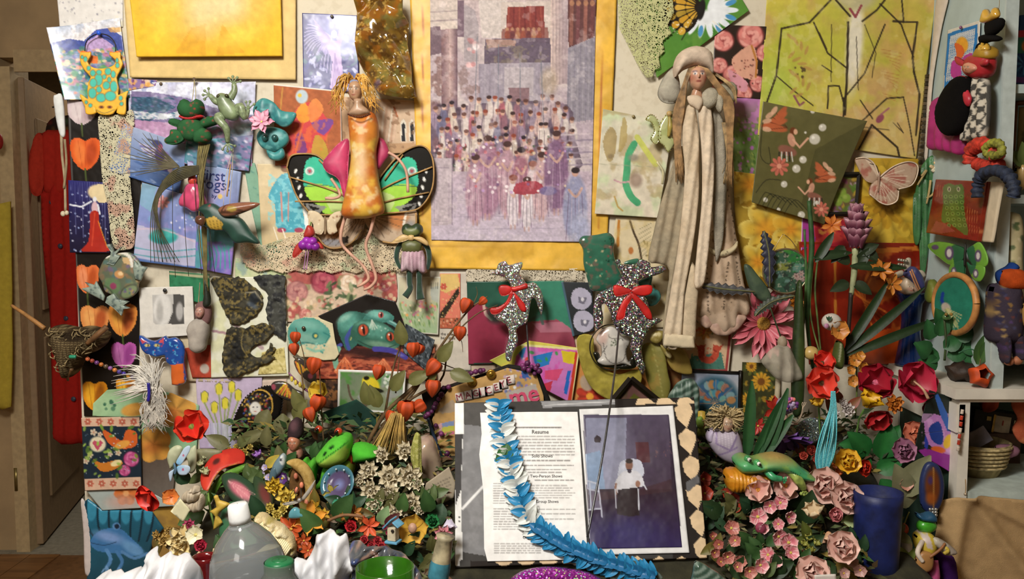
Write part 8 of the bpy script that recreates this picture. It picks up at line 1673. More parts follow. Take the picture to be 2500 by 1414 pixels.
tb('root_handle',[(482,1350),(500,1362),(520,1360),(524,1340)],[5,6,6,4],WQ(500,1355,.2),M('c0aa84',.6),None,label='curved cream handle beside the white bag',cat='handle')
t=T('red_glass_vase',WQ(500,1390)(500,1414),'dark red glass vase between the white bag and the bottle','vase')
rv=WQ(505,1400,.18)(502,1410)
la('vase_body',[(.001,-.06),(.022,-.06),(.024,.0),(.02,.03),(.022,.038),(.02,.038),(.018,.03),(.02,0),(.001,-.05)],rv,M('6a1418',.12,.15,trans=.3,coat=.5),t,seg=24)
# right half: tall stems, vases, dolls and flowers
def z7(pts):
 return[(1850+.191*a,860+.191*b)for a,b in pts]
DF=W(.16)
t=T('diamond_framed_picture',DF(1640,1250),'black-framed olive picture set on its corner behind the scrapbook','picture')
DQ=[(1540,925),(1806,1140),(1708,1262),(1440,1045)]
card('print',DQ,0,lambda q:(q.f('6a4a44'),q.p([(1548,962),(1770,1140),(1700,1226),(1480,1045)],'5a5a24'),q.n('a89a34',40,.5,.7,3,.15,reg=[(1548,962),(1770,1140),(1700,1226),(1480,1045)]),q.n('3a4420',40,.55,.7,8,.15)),par=t,res=3,mp=W(.150),mat='photo')
for a,b in((0,1),(1,2),(2,3),(3,0)):
 V,Fc=tum(np.array([DF(*DQ[a]),DF(*DQ[b])]),.0075,4);mk('frame_bar',V,Fc,M('17110c',.35),t,smooth=False)
def mal(q):
 q.f('4c6458');v=np.sin((q.y*.34+q.x*.18)+5*fbm(q.x,q.y,40,5));q._m(np.clip(v*1.5,0,1),'8a9a90',.8);q._m(np.clip(-v*1.5,0,1),'2c4438',.7)
sh('striped_silk_leaf',[(1627,985),(1638,955),(1660,930),(1690,925),(1706,950),(1708,985),(1704,1030),(1694,1062),(1686,1010),(1660,992),(1640,990)],WQ(1665,990,.10),mal,.002,.014,None,3,'satin',None,'grey-green rippled silk leaf beside the diamond frame','leaf',lift=fo(.004,20,4))
sh('striped_fish',[(1700,1370),(1740,1390),(1780,1420),(1780,1440),(1690,1440),(1690,1400)],WQ(1740,1400,.12),mal,.006,.014,None,4,'glaze',None,'striped grey-green leaf under the scrapbook corner','leaf')
sh('speckled_card',[(1500,1378),(1560,1370),(1600,1390),(1620,1430),(1500,1430)],W(.50),lambda q:q.f('3a4a44').n('8a9a94',6,.5,.8,3,.1,.3),.003,.004,None,4,'satin',None,'grey-striped cloth under the end of the lei','cloth')
t=T('peg_doll',WQ(1712,1060,.1)(1712,1066),'small painted wooden peg doll with a tall yellow hat','doll')
pc=WQ(1712,1050,.12)(1712,1064)
ps=WQ(1712,1050,.12).sc(1712,1050)
la('body',[(.001,0),(9*ps,0),(10*ps,10*ps),(7*ps,22*ps),(.001,24*ps)],pc,M('6a7a34',.4,.3,200),t,seg=18)
ball('head',1712,1036,10.5,WQ(1712,1050,.12),M('c06a50',.4,.2),t)
la('hat',[(12*ps,34*ps),(9*ps,37*ps),(9*ps,60*ps),(.001,62*ps)],pc,M('b89a3c',.4,.15),t,seg=18)
sh('scarf',[(1702,1020),(1714,1018),(1718,1040),(1706,1046),(1700,1034)],WQ(1712,1050,.13),'7a9a40',.004,.006,None,3,'satin',t)
t=T('lavender_doll',WQ(1765,1120,.05)(1768,1125),'doll with frizzy blond hair and a lavender dress','doll')
LD=WQ(1768,1080,.12)
sh('dress',[(1738,1048),(1752,1050),(1786,1048),(1802,1060),(1812,1100),(1806,1130),(1770,1124),(1744,1104),(1728,1076)],LD,lambda q:(q.f('b0a4b4'),[q.l([(1750+k*7,1052),(1748+k*8,1090)],1.5,'cfc8d0',.8)for k in range(6)],q.l([(1744,1050),(1742,1076),(1775,1092),(1792,1060)],4,'8a76a0',.9),q.l([(1792,1085),(1750,1105)],4,'8a76a0',.9)),.02,.02,None,3,'satin',t,two=True)
sh('sleeve',[(1730,1048),(1740,1046),(1738,1076),(1726,1076),(1722,1062)],LD,'b4a8c0',.012,.01,None,3,'satin',t,two=True,h=.006)
sh('face',[(1758,1024),(1770,1014),(1784,1022),(1786,1040),(1772,1052),(1760,1044)],LD,face(1772,1032,1.0,'b89a80'),.014,.014,None,2.2,'rubber',t,two=True,h=.006)
nose(t,LD,1772,1032,.9,'b89a80',.026)
hr=[]
for i in range(230):
 a=R_.uniform(0,6.283);r=46*math.sqrt(R_.random());x,y=1768+r*1.05*math.cos(a),1020+r*.72*math.sin(a)
 if abs(x-1772)<14 and 1016<y<1060:
  continue
 b=R_.uniform(0,6.28);hr.append([(1768+r*.35*math.cos(a),1016+r*.3*math.sin(a),.014),(x,y,.012+R_.uniform(-.016,.016)),(x+9*math.cos(b),y+9*math.sin(b),.006)])
strands('frizzy_hair',hr,[1.4,1.6,.8],LD,M('a8946c',.7,.25),t,4,4)
t=T('iris_leaves',WQ(1850,1120,.05)(1850,1130),'long dark green iris blades beside the frizzy doll','leaf')
for x,y,a,L in((1822,1120,88,.17),(1840,1125,68,.15),(1862,1130,74,.17),(1845,1130,55,.13)):
 pl(t,lm(L,.013,'1f4424','3a6a38',.4,-.06,.5),x,y,a,WQ(1845,1110,.13),0,up=6)
fw('red_orchid',1885,995,34,'lily',('a8281c','c03c2c'),'red orchid with a yellow throat behind the iris blades',WQ(1885,1010,.14),'d8a034',(0,-1,.2))
fw('red_orchid',1845,1035,24,'lily',('a02420','b83830'),'second red orchid low behind the iris blades',WQ(1850,1030,.11),'d8b050',(-.3,-1,.1))
fw('speckled_orchid_bud',1862,1060,16,'tulip',('c8a888','c86a4a'),'speckled red and white orchid bud between the iris blades',WQ(1862,1060,.12),'8a4a2c')
t=T('flower_sprite_doll',WQ(1920,1130,.05)(1920,1140),'sprite doll with a flowered purple head and violet petal skirt','doll')
SP=WQ(1918,1060,.14)
ball('head',1918,990,(23,22),SP,M('9a8aa8',.5),t)
for i in range(22):
 a=R_.uniform(0,6.28);r=20*math.sqrt(R_.random());ball('head_blossom',1920+r*math.cos(a),982+r*.8*math.sin(a),5,SP,M(['7a3a8a','c86a8a','b8a8c8','d07a6a','5a2a7a'][i%5],.5),t,h=.018)
for e in(-1,1):
 ball('eye',1916+e*6,996,2.6,SP,M('2a2050',.3),t,h=.022)
tb('torso',[(1917,1010),(1917,1030),(1916,1060)],[5,9,6],SP,M('9a7a68',.5),t)
tb('arm',[(1924,1026),(1944,1032),(1956,1014),(1960,995)],[3.4,2.6,2.4,1.6],SP,M('b8a48c',.5),t)
tb('arm',[(1910,1026),(1894,1036),(1884,1044)],[3.4,2.6,1.6],SP,M('a88c74',.5),t)
for k in range(3):
 tb('finger',[(1960,996),(1958+k*4,988),(1960+k*4,982)],1,SP,M('b8a48c',.5),t,5)
bloom(t,SP(1917,1062,0),(0,-.5,-1),.058,'lily',('54307a','6a4490'),'4a2a6a')
bloom(t,SP(1917,1068,0),(.2,-.8,-.8),.05,'lily',('6a4a94','8060a8'),'4a2a6a',.5)
for o in([(1945,1040),(1975,1020),(2010,1030),(2005,1070),(1975,1085),(1950,1070)],[(1890,1040),(1905,1036),(1904,1070),(1886,1080)]):
 sh('net_wing',o,WQ(1960,1050,.09),'8a9a98',.001,.006,None,3,gli('net_sparkle','6a7674',.12,500,.3),t)
t=T('turquoise_bead_strands',WQ(2015,1150,.1)(2015,1165),'looped strands of tiny turquoise beads hanging from the red poppy','beads')
pa=[]
for i in range(13):
 u=i/12;x0=2034+6*u;pa.append([(2030+8*u,955,.0),(2024+16*u,1000,.004),(2000+40*u,1060,.008+.006*math.sin(i)),(1988+44*u,1120-10*u,.008),(2000+14*u,1160-6*u,.004)])
for i,p in enumerate(pa):
 tb('bead_strand',p,1.9,WQ(2015,1080,.22),M(['5ab0b8','4a9aa8','7ac0c4'][i%3],.35,.3,900),t,5,8)
fw('scarlet_poppy',2003,935,46,'poppy',('c82c1c','d8402c','e0584a'),'large scarlet poppy with a grey-green eye above the beads',W(.22),'6a6a4c',(0,-1,.15),0,stem=[(2010,1000),(2014,1080)])
fw('scarlet_poppy',2006,888,34,'poppy',('c0241a','d03424'),'upper scarlet poppy half hidden behind the lower one',W(.19),'4a3a20',(.1,-1,.6),0)
fw('yellow_tulip',2114,992,27,'tulip',('c8900c','d8a818'),'glossy lemon yellow tulip bud beside the hibiscus',W(.24),'b08a10',(.3,-.45,.9),0,stem=[(2110,1030),(2100,1090)])
fw('yellow_tulip',2002,992,18,'tulip',('b88a1c','d0a430'),'small ochre tulip bud under the scarlet poppy',W(.23),'a07a10',(-.5,-.4,.9),0)
fw('orange_tulip',2182,986,26,'carnation',('b0601c','c87a2c'),'ragged orange tulip under the hibiscus',W(.25),'8a4a10',(0,-1,.1),0)
fw('red_hibiscus',2135,935,52,'poppy',('8a1024','a81c30'),'deep crimson hibiscus behind the yellow tulip',W(.20),'c8607a',(-.2,-1,.35),0)
_t=fw('red_hibiscus',2225,935,60,'poppy',('981430','b82440','c0304c'),'large raspberry hibiscus before the white shelf edge',W(.27),'d0a088',(.2,-1,.3),0)
fw('red_hibiscus',2140,1015,38,'poppy',('a01c24','b82c30'),'dark red flower hanging below the orange tulip',W(.21),'7a1018',(0,-.8,-.5),0)
fw('red_hibiscus',2268,985,34,'poppy',('98162c','b0243a'),'raspberry petal flower low beside the parrot card',W(.25),'8a1424',(.3,-.9,-.3),0)
tb('stamen',[(2216,925,.03),(2228,940,.05),(2240,962,.05)],[2,3,4],W(.28),M('c8a080',.6),_t)
t=T('orange_sprig',W(.15)(2095,1000),'sprig of small orange blossoms above the yellow tulip','flower')
for x,y,r in((2085,880,20),(2105,900,18),(2082,930,17),(2098,870,15),(2110,935,14),(2075,905,14)):
 bloom(t,W(.17)(x,y),(R_.uniform(-.4,.4),-1,R_.uniform(-.2,.5)),r*.001*.92,'blossom',('b86a20','c88434','d0a04a'),'7a5a18',0,'blossom')
tb('stem',[(2090,880),(2092,950),(2088,1020)],2,W(.16),M('5a6a2c',.6),t)
fw('golden_rose',2068,1128,36,'rose',('d08c10','d8a020','e0b840'),'golden yellow cabbage rose above the pink roses',WQ(2068,1128,.13),'b86a10',(-.2,-1,.4),0)
fw('red_tulip',2104,1142,24,'rose',('a01c10','b82c18'),'dark red bloom tucked under the golden rose',WQ(2100,1142,.11),'6a1008',(.4,-.9,.1),0)
fw('salmon_rose',2228,1062,38,'rose',('c86a4c','d8866a'),'salmon pink rose beside the parrot card',W(.26),'a84a34',(.1,-1,.3),0)
fw('mauve_rose',2204,1100,34,'rose',('74405c','945c78','a87890'),'dusty mauve rose below the salmon one',W(.30),'4a2038',(-.1,-1,.2),0)
for i,(x,y,a,L)in enumerate(((2120,1110,130,.10),(2150,1120,80,.12),(2140,1150,30,.09),(2110,1090,170,.08),(2150,1170,300,.09),(2160,1090,60,.08),(2110,1150,100,.07))):
 t=T('broad_green_leaf',W(.22)(x,y),['bright green leaf left of the blue pot stem','largest bright green leaf above the blue pot','green leaf reaching toward the mauve rose','green leaf behind the golden rose','green leaf drooping over the pot rim','upright green leaf below the hibiscus','small green leaf beside the red bloom'][i],'leaf');pl(t,lm(round(L*.7,3),round(L*.25,3),'1c5a28','3a8a40',.3,-.25),x,y,a,W(.21),0,up=15)
def parrot(q):
 q.f('14201c');q.p([(2255,1030),(2280,1010),(2310,1020),(2332,1040),(2326,1120),(2300,1110),(2260,1080)],'b078b8');q.n('d0a0d0',20,.5,.7,3,.1,reg=(2250,1010,2335,1120));q.p([(2280,965),(2290,962),(2312,1010),(2322,1055),(2312,1052),(2296,1015)],'2c5aa8');q.p([(2270,1040),(2292,1030),(2302,1060),(2300,1085),(2280,1080),(2268,1060)],'1c3a88',1,3);q.e(2314,1078,10,18,'d8b030',20);q.e(2290,1098,18,8,'d0602c',10)
 q.p([(2240,1100),(2260,1095),(2320,1112),(2316,1152),(2290,1140)],'8a2a8a');q.p([(2258,1060),(2266,1080),(2264,1100),(2256,1090)],'2a3a9a')
t=T('parrot_card',W(.30)(2290,1152),'bright card of blue and yellow parrots beside the roses','card')
card('upper_half',[(2268,952),(2318,968),(2334,1050),(2240,1060)],0,parrot,par=t,mat='photo',res=2.4,mp=W(.30))
card('lower_half',[(2240,1060),(2334,1050),(2318,1152),(2232,1100)],0,parrot,par=t,mat='photo',res=2.4,mp=W(.30))
# lizard on an orange gourd
t=T('clay_lizard',WQ(1880,1190,.06)(1890,1200),'shiny green and orange toy lizard resting on the flowers','figurine')
LZ=WQ(1880,1150,.16)
def liz(q):
 q.g('b88a4c','449a64',1880,1104,1880,1136);q.e(1815,1132,34,20,'4a9c62',10,.9,.4);q.n('8aa84c',16,.55,.6,3,.1);q.p([(1785,1140),(1800,1150),(1860,1150),(1850,1165),(1800,1162)],'3a9a64',.8)
sh('body',[(1791,1128),(1798,1116),(1816,1110),(1840,1118),(1864,1112),(1895,1108),(1930,1118),(1955,1140),(1976,1154),(1986,1166),(1970,1170),(1940,1166),(1916,1152),(1890,1146),(1862,1146),(1836,1150),(1804,1148)],LZ,liz,.024,.03,None,3,'rubber',t,two=True)
for x,y in((1815,1110),(1838,1120)):
 ball('eye',x,y,8,LZ,M('4a9a5a',.3),t,h=.03);ball('eye_white',x+2,y,5,LZ,M('d8d8d0',.2),t,h=.040);ball('pupil',x+3,y,3,LZ,M('14140f',.1),t,h=.0455)
mk('leg',*jm([limb([(1862,1140,.02),(1876,1154,.036),(1896,1158,.034)],[10,9,7],LZ)]+toes(LZ,1896,1158,(-20,-50,10),10,2.4,.034)),M('3f9a66',.35,.2,80,.2,coat=.3),t)
mk('leg',*jm([limb([(1918,1136,.02),(1936,1160,.036),(1950,1182,.034)],[13,12,8],LZ)]+toes(LZ,1950,1182,(-60,-90,-120),13,2.8,.034)),M('8a9a4c',.35,.25,80,.2,coat=.3),t)
for k in range(7):
 tb('stripe',[(1908+k*5,1124+k*3,.040),(1912+k*5,1136+k*3,.040)],1.2,LZ,M('2a4a34',.5),t,5)
sh('orange_gourd',[(1768,1160),(1776,1146),(1800,1144),(1830,1150),(1864,1158),(1880,1166),(1862,1176),(1830,1190),(1800,1198),(1776,1192)],WQ(1820,1175,.13),lambda q:q.f('c07a14').n('d89a34',12,.5,.7,3,.1),.02,.026,None,3,'rubber',None,'wrinkled orange gourd under the lizard','gourd',two=True,lift=fo(.003,9,3))
# pink roses and begonias over the table edge
PR=('c88e84','d6aa9c','e0c0b4')
for x,y,r,lb in((1850,1196,38,'pale pink open rose under the orange gourd'),(1916,1186,40,'pale pink rose with a gold centre under the lizard'),(2010,1188,52,'big pale pink peony rose below the bead strands'),(2062,1216,46,'second pale pink peony beside the blue pot'),(1982,1398,48,'pale pink rose at the bottom edge'),(2052,1336,46,'pale pink rose with dark leaves beside the blue pot base')):
 fw('pink_rose',x,y,r,'rose' if r>45 else 'poppy',PR,lb,WQ(x,y,.13),'c88a3c',(R_.uniform(-.2,.2),-1,.35),0)
fw('deep_pink_rosebud',2036,1256,22,'rose',('b04a58','c06a70','d08a88'),'deep pink rosebud below the peonies',WQ(2036,1256,.15),'8a2a38',(.3,-1,.2),0)
fw('cream_rosebud',1990,1262,24,'tulip',('d0b894','dcc8a4'),'cream rosebud beside the deep pink one',WQ(1990,1262,.15),'c8a070',(-.4,-.4,1),0)
fw('peach_rosebud',2022,1300,18,'tulip',('c89a78','d0a888'),'peach rosebud low under the cream one',WQ(2022,1300,.14),'c09060',(0,-.6,-.6),0)
BG=('c05868','d08088','e6d4cc')
for nm,lb,pts in(('begonia_sprig','pink and white begonia sprig under the lizard',[(1880,1235,20),(1905,1228,22),(1925,1262,20),(1900,1280,18),(1850,1262,26),(1862,1290,16)]),('begonia_sprig','pink begonia sprig with white-edged petals in the centre',[(1900,1310,24),(1925,1325,26),(1930,1350,22),(1875,1355,22),(1892,1370,20),(1856,1380,22)]),('begonia_sprig','dull pink begonia sprig beside the harlequin border',[(1785,1290,22),(1795,1320,18),(1776,1360,20),(1808,1370,20),(1830,1395,20),(1800,1385,16)]),('begonia_sprig','orange-red flower cluster in shade beside the diamond frame',[(1716,1170,22),(1720,1205,22),(1775,1205,18),(1790,1220,20),(1800,1240,14),(1705,1185,16)])):
 t=T(nm,WQ(*pts[0][:2])(pts[0][0],pts[0][1]+60),lb,'flower','begonia sprigs below the lizard' if 'orange' not in lb else None);cs=('982c20','a83c28','a84430')if 'orange' in lb else BG if 'dull' not in lb else('a85450','b87468','c89a88')
 for x,y,r in pts:
  mp=WQ(x,y,.10 if 'orange' not in lb else.06);bloom(t,mp(x,y),(R_.uniform(-.5,.5),-1,R_.uniform(0,.5)),r*mp.sc(x,y),'blossom',cs,'c8b858',R_.uniform(0,6),'blossom')
 a,b=pts[0][:2],pts[-1][:2];tb('stem',[(a[0],a[1]),((a[0]+b[0])/2,(a[1]+b[1])/2+10),(b[0],b[1]+20)],1.6,WQ(a[0],a[1],.06),M('5a5a2c',.6),t,5)
ball('pink_bud',1857,1290,(13,14),WQ(1857,1290,.10),M('8a3a50',.5,.25),None,label='round dark pink bud among the begonias',cat='flower')
RL=[(1960,1280,80,.12,'dark green rose leaf below the lizard'),(1945,1240,100,.10,'dark leaf behind the begonias'),(2060,1320,330,.09,'serrated dark leaf over the low pink rose'),(1830,1330,190,.09,'dark leaf among the begonias'),(1760,1260,140,.09,'shaded leaf beside the harlequin border'),(1960,1340,40,.08,'mid green leaf tangle below the buds'),(1870,1400,30,.09,'dark leaf at the bottom of the begonias'),(2060,1275,20,.07,'pale green sepal leaf under the rosebuds'),(1740,1220,250,.09,'grey-green shaded leaf beside the orange flower cluster'),(2040,1380,200,.09,'dark leaf at the foot of the blue pot'),(1900,1410,100,.08,'low leaf in front of the bottom rose'),(1790,1410,60,.09,'shaded leaf at the bottom edge near the striped leaf')]
for i,(x,y,a,L,lb)in enumerate(RL):
 t=T('rose_leaf',WQ(x,y,.06)(x,y),lb,'leaf');c0,c1=[('1c3018','34502c'),('24381c','3c5830'),('8a9a5a','a0ac70')][2 if 'pale' in lb else i%2];pl(t,lm(round(L*.6,3),round(L*.2,3),c0,c1,.3,-.25),x,y,a,WQ(x,y,.06),0,up=20)
bp=W(.46)(2138,1400)
zt=float(W(.46)(2138,1200)[2])
bs=W(.46).sc(2138,1200)
t=T('blue_pot',(bp[0],bp[1],.66),'tall cobalt blue ceramic pot under the green leaves','pot')
hgt=zt-.66
la('pot_body',[(.001,0),(44*bs,0),(48*bs,.02),(54*bs,hgt*.6),(57*bs,hgt*.92),(58*bs,hgt),(54*bs,hgt),(50*bs,hgt*.6),(.001,hgt*.5)],(bp[0],bp[1],.66),M('16204e',.5,.3,30,.3,60),t,seg=40)
t=T('beetle_ornament',W(.36)(2275,1245),'long oval ornament in brown and blue enamel with silver beads','ornament')
BE=W(.36)
sh('shell',[(2248,1230),(2246,1180),(2256,1140),(2272,1128),(2292,1140),(2303,1180),(2298,1225),(2280,1252),(2262,1250)],BE,lambda q:(q.f('1f2c5a'),q.e(2272,1185,18,44,'6a3414',0,1,.2),q.e(2266,1170,6,10,'3a2a6a',0,.8,.4),q.l([(2274,1140),(2274,1240)],3,'a8783c'),q.e(2268,1215,12,14,'a0541c',0,.8,.4)),.008,.006,None,3,'satin',t,two=True)
for i in range(9):
 ball('silver_bead',2262+(i%3)*7,1238+(i//3)*7,4,BE,M('b8b8b4',.2,.1,metal=.8),t,h=.016)
t=T('frog_musician',W(.42)(2260,1430),'small frog figurine in a yellow shirt playing a guitar','figurine')
FM=W(.42)
ball('head',2262,1284,(25,18),FM,M('3a8a24',.3,.2,coat=.4),t)
sh('cap',[(2236,1252),(2252,1256),(2272,1250),(2284,1262),(2278,1274),(2244,1268)],FM,'1c4a68',.01,.012,None,3,'satin',t,two=True)
sh('shirt',[(2236,1306),(2256,1296),(2276,1306),(2282,1330),(2268,1356),(2244,1350),(2234,1328)],FM,lambda q:(q.f('c8b040'),q.p([(2240,1300),(2256,1296),(2262,1330),(2250,1326)],'c8b8b0')),.016,.02,None,3,'satin',t,two=True)
sh('guitar_body',[(2222,1352),(2234,1336),(2254,1336),(2262,1350),(2258,1376),(2240,1384),(2224,1374)],FM,'a87a48',.01,.006,None,3,'satin',t,h=.026)
tb('guitar_neck',[(2250,1346,.034),(2275,1328,.034),(2290,1314,.03)],[4,3.4,3],FM,M('8a5a34',.5),t)
tb('arm',[(2242,1312,.02),(2224,1336,.03),(2234,1356,.036)],[6,6,5],FM,M('c8b8a8',.5),t)
tb('arm',[(2276,1310,.02),(2296,1330,.03),(2284,1336,.036)],[6,5,4],FM,M('c8b048',.5),t)
for x in(2246,2276):
 tb('leg',[(x,1368,0),(x-2,1400,.01),(x-4,1430,.01)],[14,15,13],FM,M('b04a78',.5,.15),t)
t=T('stalked_berry',W(.40)(2206,1306),'orange-red berry on a thin stalk beside the frog musician','berry')
ball('berry',2206,1292,(12,14),W(.40),M('b84028',.3,.2),t)
tb('stalk',[(2208,1280),(2214,1264),(2220,1250)],1.6,W(.40),M('8a8a4a',.6),t)
sh('purple_bag',[(2284,1360),(2310,1352),(2326,1365),(2330,1440),(2282,1440)],W(.38),'3c1a58',.02,.02,None,5,'fabric',None,'deep purple velvet bag behind the frog musician','bag',two=True)
sh('organza_bow',[(2280,1312),(2300,1318),(2330,1340),(2334,1352),(2308,1356),(2290,1340),(2276,1326)],W(.44),lambda q:q.f('b8b0a0').n('8a7c74',12,.5,.6,3,.1),.002,.01,None,3,'satin',None,'pale organza bow on the purple bag','bow')
sh('white_petal_figure',[(2198,1320),(2206,1304),(2220,1310),(2226,1336),(2218,1350),(2204,1345)],W(.42),'c8c0b4',.006,.01,None,3,'satin',None,'white petal-shaped trinket beside the frog musician','ornament')
t=T('silver_angel',W(.45)(2170,1430),'small angel figure with brown hair and silver robe','figurine')
AG=W(.46)
ball('head',2174,1358,(17,18),AG,M('8a6a48',.6,.25),t)
sh('robe',[(2160,1376),(2184,1374),(2200,1400),(2212,1440),(2140,1440),(2148,1404)],AG,lambda q:q.f('9a9a94').n('d0d0cc',12,.5,.8,3,.1),.012,.02,None,4,'satin',t,two=True,lift=fo(.006,14,4))
card('white_slip',[(1988,1404),(2040,1402),(2044,1430),(1990,1430)],0,lambda q:q.f('d0c8c0'),'white paper slip at the bottom edge','paper',mp=WQ(2010,1410,.2),res=5)
for i,(x,y,a,lb)in enumerate(((2215,1395,110,'pale green bud leaf below the guitar'),(2205,1400,75,'second pale green bud leaf below the guitar'),(2190,1210,60,'grey-green dried leaf behind the beetle ornament'),(2215,1240,110,'large dull leaf right of the blue pot'))):
 t=T('bud_leaf',W(.40)(x,y),lb,'leaf');pl(t,lm(.06 if i<2 else.11,.016 if i<2 else.03,'7a8a3c' if i<2 else '7a7a5a','98a45a' if i<2 else '8c8a6c'),x,y,a,W(.42 if i<2 else.33),0)
t=T('protea',W(.10)(2070,890),'tall purple protea on a pale thick stem','flower')
PTm=W(.11)
for ring,(n,r,y0,L,tl)in enumerate(((9,20,595,.05,70),(9,24,580,.052,62),(8,24,560,.05,66),(7,20,540,.046,72),(6,12,525,.05,78))):
 me=pem(round(L*.74,3),.0135,.7,-.12,.55,'441628','86485c','b8909a');fr=frame(PTm(2090,y0+10),(0.02,-.12,1));rp(t,me,fr,n,tl+8,r*.0008,ring*.35)
tb('stem',[(2088,606),(2086,660),(2078,720)],[8,8,6],PTm,M('9aa078',.6,.15),t)
tb('stem',[(2078,715),(2072,800),(2066,890)],[6,5,5],PTm,M('241a12',.6),t)
for x,y,a in((2076,640,160),(2094,620,30),(2072,690,200),(2090,650,60),(2082,690,-30),(2060,600,230),(2105,605,-40)):
 pl(t,lm(.05,.014,'1f2c18','34442a',.35,-.2),x,y,a,PTm,0)
t=T('green_reeds',W(.12)(1960,1000),'tall green reed stems rising beside the protea','stems')
GR=W(.09)
for pts,r,c in(([(1975,490),(1982,600),(1974,700),(1972,800),(1985,900)],[5,7,6,5,4],'2c4a24'),([(2000,610),(1990,700),(1996,780),(2004,860)],[2,2.4,2.4,2],'4a5a2c'),([(1985,640),(1978,760),(1998,850),(2010,880)],[2,2.2,2,1.6],'5a6a38'),([(1964,560),(1968,680),(1962,790)],[3,3,3],'3a5a2c'),([(1880,750),(1905,820),(1935,900)],[2,2,2],'2c3a20')):
 tb('reed',pts,r,GR,M(c,.6,.25),t)
t=T('canna_leaf',W(.12)(1948,1000),'thick rolled dark green leaf standing left of the reeds','leaf')
sh('blade',[(1944,700),(1956,690),(1962,780),(1964,900),(1958,1000),(1936,1010),(1932,900),(1938,780)],W(.13),lambda q:q.g('1c2c14','3c4c20',1935,700,1962,700).n('4a5a2c',30,.55,.5,3,.15),.006,.012,None,4,'leaf',t)
t=T('long_green_leaves',W(.12)(2070,880),'long arching green leaves crossing the red rose poster','leaf')
for x,y,a,L in((2062,865,42,.24),(2066,870,24,.24),(2060,860,60,.20),(2075,650,0,.13),(1985,630,10,.09),(1990,640,60,.08)):
 pl(t,lm(L,.0115,'1a2c14','2c4420',.35,-.12,.6),x,y,a,W(.12),0,up=5)
fw('orange_alstroemeria',2150,660,30,'lily',('b0641c','c88034'),'orange alstroemeria bloom beside the protea stem',W(.12),'7a5a1c',(-.2,-1,.2),0)
fw('orange_alstroemeria',2176,694,28,'lily',('b86a20','c88434'),'lower orange alstroemeria toward the jester head',W(.13),'7a5a1c',(.3,-1,0),0)
fw('orange_alstroemeria',2046,806,28,'blossom',('b8702c','c8883c'),'orange blossom below the painted egg',W(.15),'7a5a1c',(0,-1,.1),0)
fw('orange_alstroemeria',2030,550,26,'lily',('b86020','c88038'),'orange bloom left of the protea head',W(.10),'9a4a14',(-.3,-1,.2),0)
fw('orange_alstroemeria',1945,742,20,'carnation',('b86a1c','c8842c'),'small orange bloom behind the pink gerbera',W(.06),'7a4a14',(0,-1,.2),0)
t=T('painted_egg',W(.15)(2030,810),'white egg painted with a small plant','egg')
V,Fc=bam(W(.14)(2030,786),(.023,.02,.020))
q=Pt((V[:,0]*1000),(V[:,2]*1000))
mk('egg',V,Fc,M('c8c0b4',.3,.05,coat=.3),t)
for a in(60,90,120):
 pl(t,lm(.012,.003,'2c4a34','2c4a34'),2024,784,a,W(.164),0,up=0,name='painted_leaf')
V,Fc=bam(W(.162)(2018,796),(.006,.002,.006),None,8,5)
mk('painted_flower',V,Fc,M('b07a9a',.5),t)
ball('yellow_egg',1980,862,(19,17),W(.13),M('c8a864',.35,.1),None,label='pale yellow egg above the scarlet poppy',cat='egg')
sh('green_pod',[(2044,832),(2056,840),(2060,870),(2056,896),(2044,900),(2034,884),(2036,855)],W(.14),lambda q:(q.f('4a5424'),q.l([(2048,838),(2042,880)],4,'a8a888',.8)),.012,.012,None,3,'leaf',None,'split green seed pod beside the scarlet poppy','seed pod',two=True)
fw('pink_gerbera',1862,790,82,'daisy',('b03c4c','d0707c','d8848c'),'large pink gerbera below the silk fern leaves',W(.035),'a07a30',(.02,-1,.05),0)
t=T('stained_glass_disc',W(.06)(1918,718),'round stained-glass disc of a green fairy garden on a chain','ornament')
def disc(q):
 q.f('3a5a48');q.n('8a8a3c',18,.52,.8,3,.06,reg=(1870,600,1930,660));q.n('2c7a38',18,.5,.8,5,.06,reg=(1910,610,1960,665));q.n('6a8a84',16,.52,.8,8,.08,reg=(1880,640,1960,690));q.n('2a3430',12,.56,.8,11,.06)
 for x,y in((1942,674),(1955,668),(1950,682),(1962,680)):
  q.fl(x,y,8,6,'b89a94','6a3a3c')
 q.n('a8a490',5,.66,.7,14,.04)
dsk=[(1918+55*math.cos(a),662+54*math.sin(a))for a in np.linspace(0,2*math.pi,28)[:-1]]
sh('glass',dsk,W(.06),disc,.005,.002,10,2.6,'glaze',t,sm=2)
tb('rim',dsk+dsk[:1],2.4,W(.063),M('9a8a6c',.3,.1,metal=.7),t,6,2)
strands('chain',[[(1886,618),(1900,590),(1912,572)],[(1952,620),(1934,590),(1914,572)]],1,W(.063),M('a89468',.3,metal=.7),t)
def frn(name,label,spine,w,mp,col):
 sp=cat(np.array(spine,float),8);t=T(name,mp(*spine[-1]),label,'leaf');n=len(sp);left,right=[],[]
 for i,(x,y)in enumerate(sp):
  a=sp[min(i+1,n-1)]-sp[max(i-1,0)];a=a/max(np.linalg.norm(a),1e-6);nn=np.array([-a[1],a[0]]);u=i/(n-1);ww=w*math.sin(math.pi*(u*.9+.06))*(1+.28*(-1)**i);left.append((x+nn[0]*ww,y+nn[1]*ww));right.append((x-nn[0]*ww,y-nn[1]*ww))
 sh('frond',left+right[::-1],mp,lambda q:(q.f(col),q.l(sp,2.5,'7a7a4a',.8),q.m(.2,6)),.0015,.004,None,3,'leaf',t,sm=0);tb('rib',[(x,y,.005)for x,y in spine],1.3,mp,M('6a6a44',.6),t,5)
frn('fern_frond','upright purple-green fern frond over the stained glass disc',[(1864,564),(1876,620),(1878,700)],15,W(.085),'2f3040')
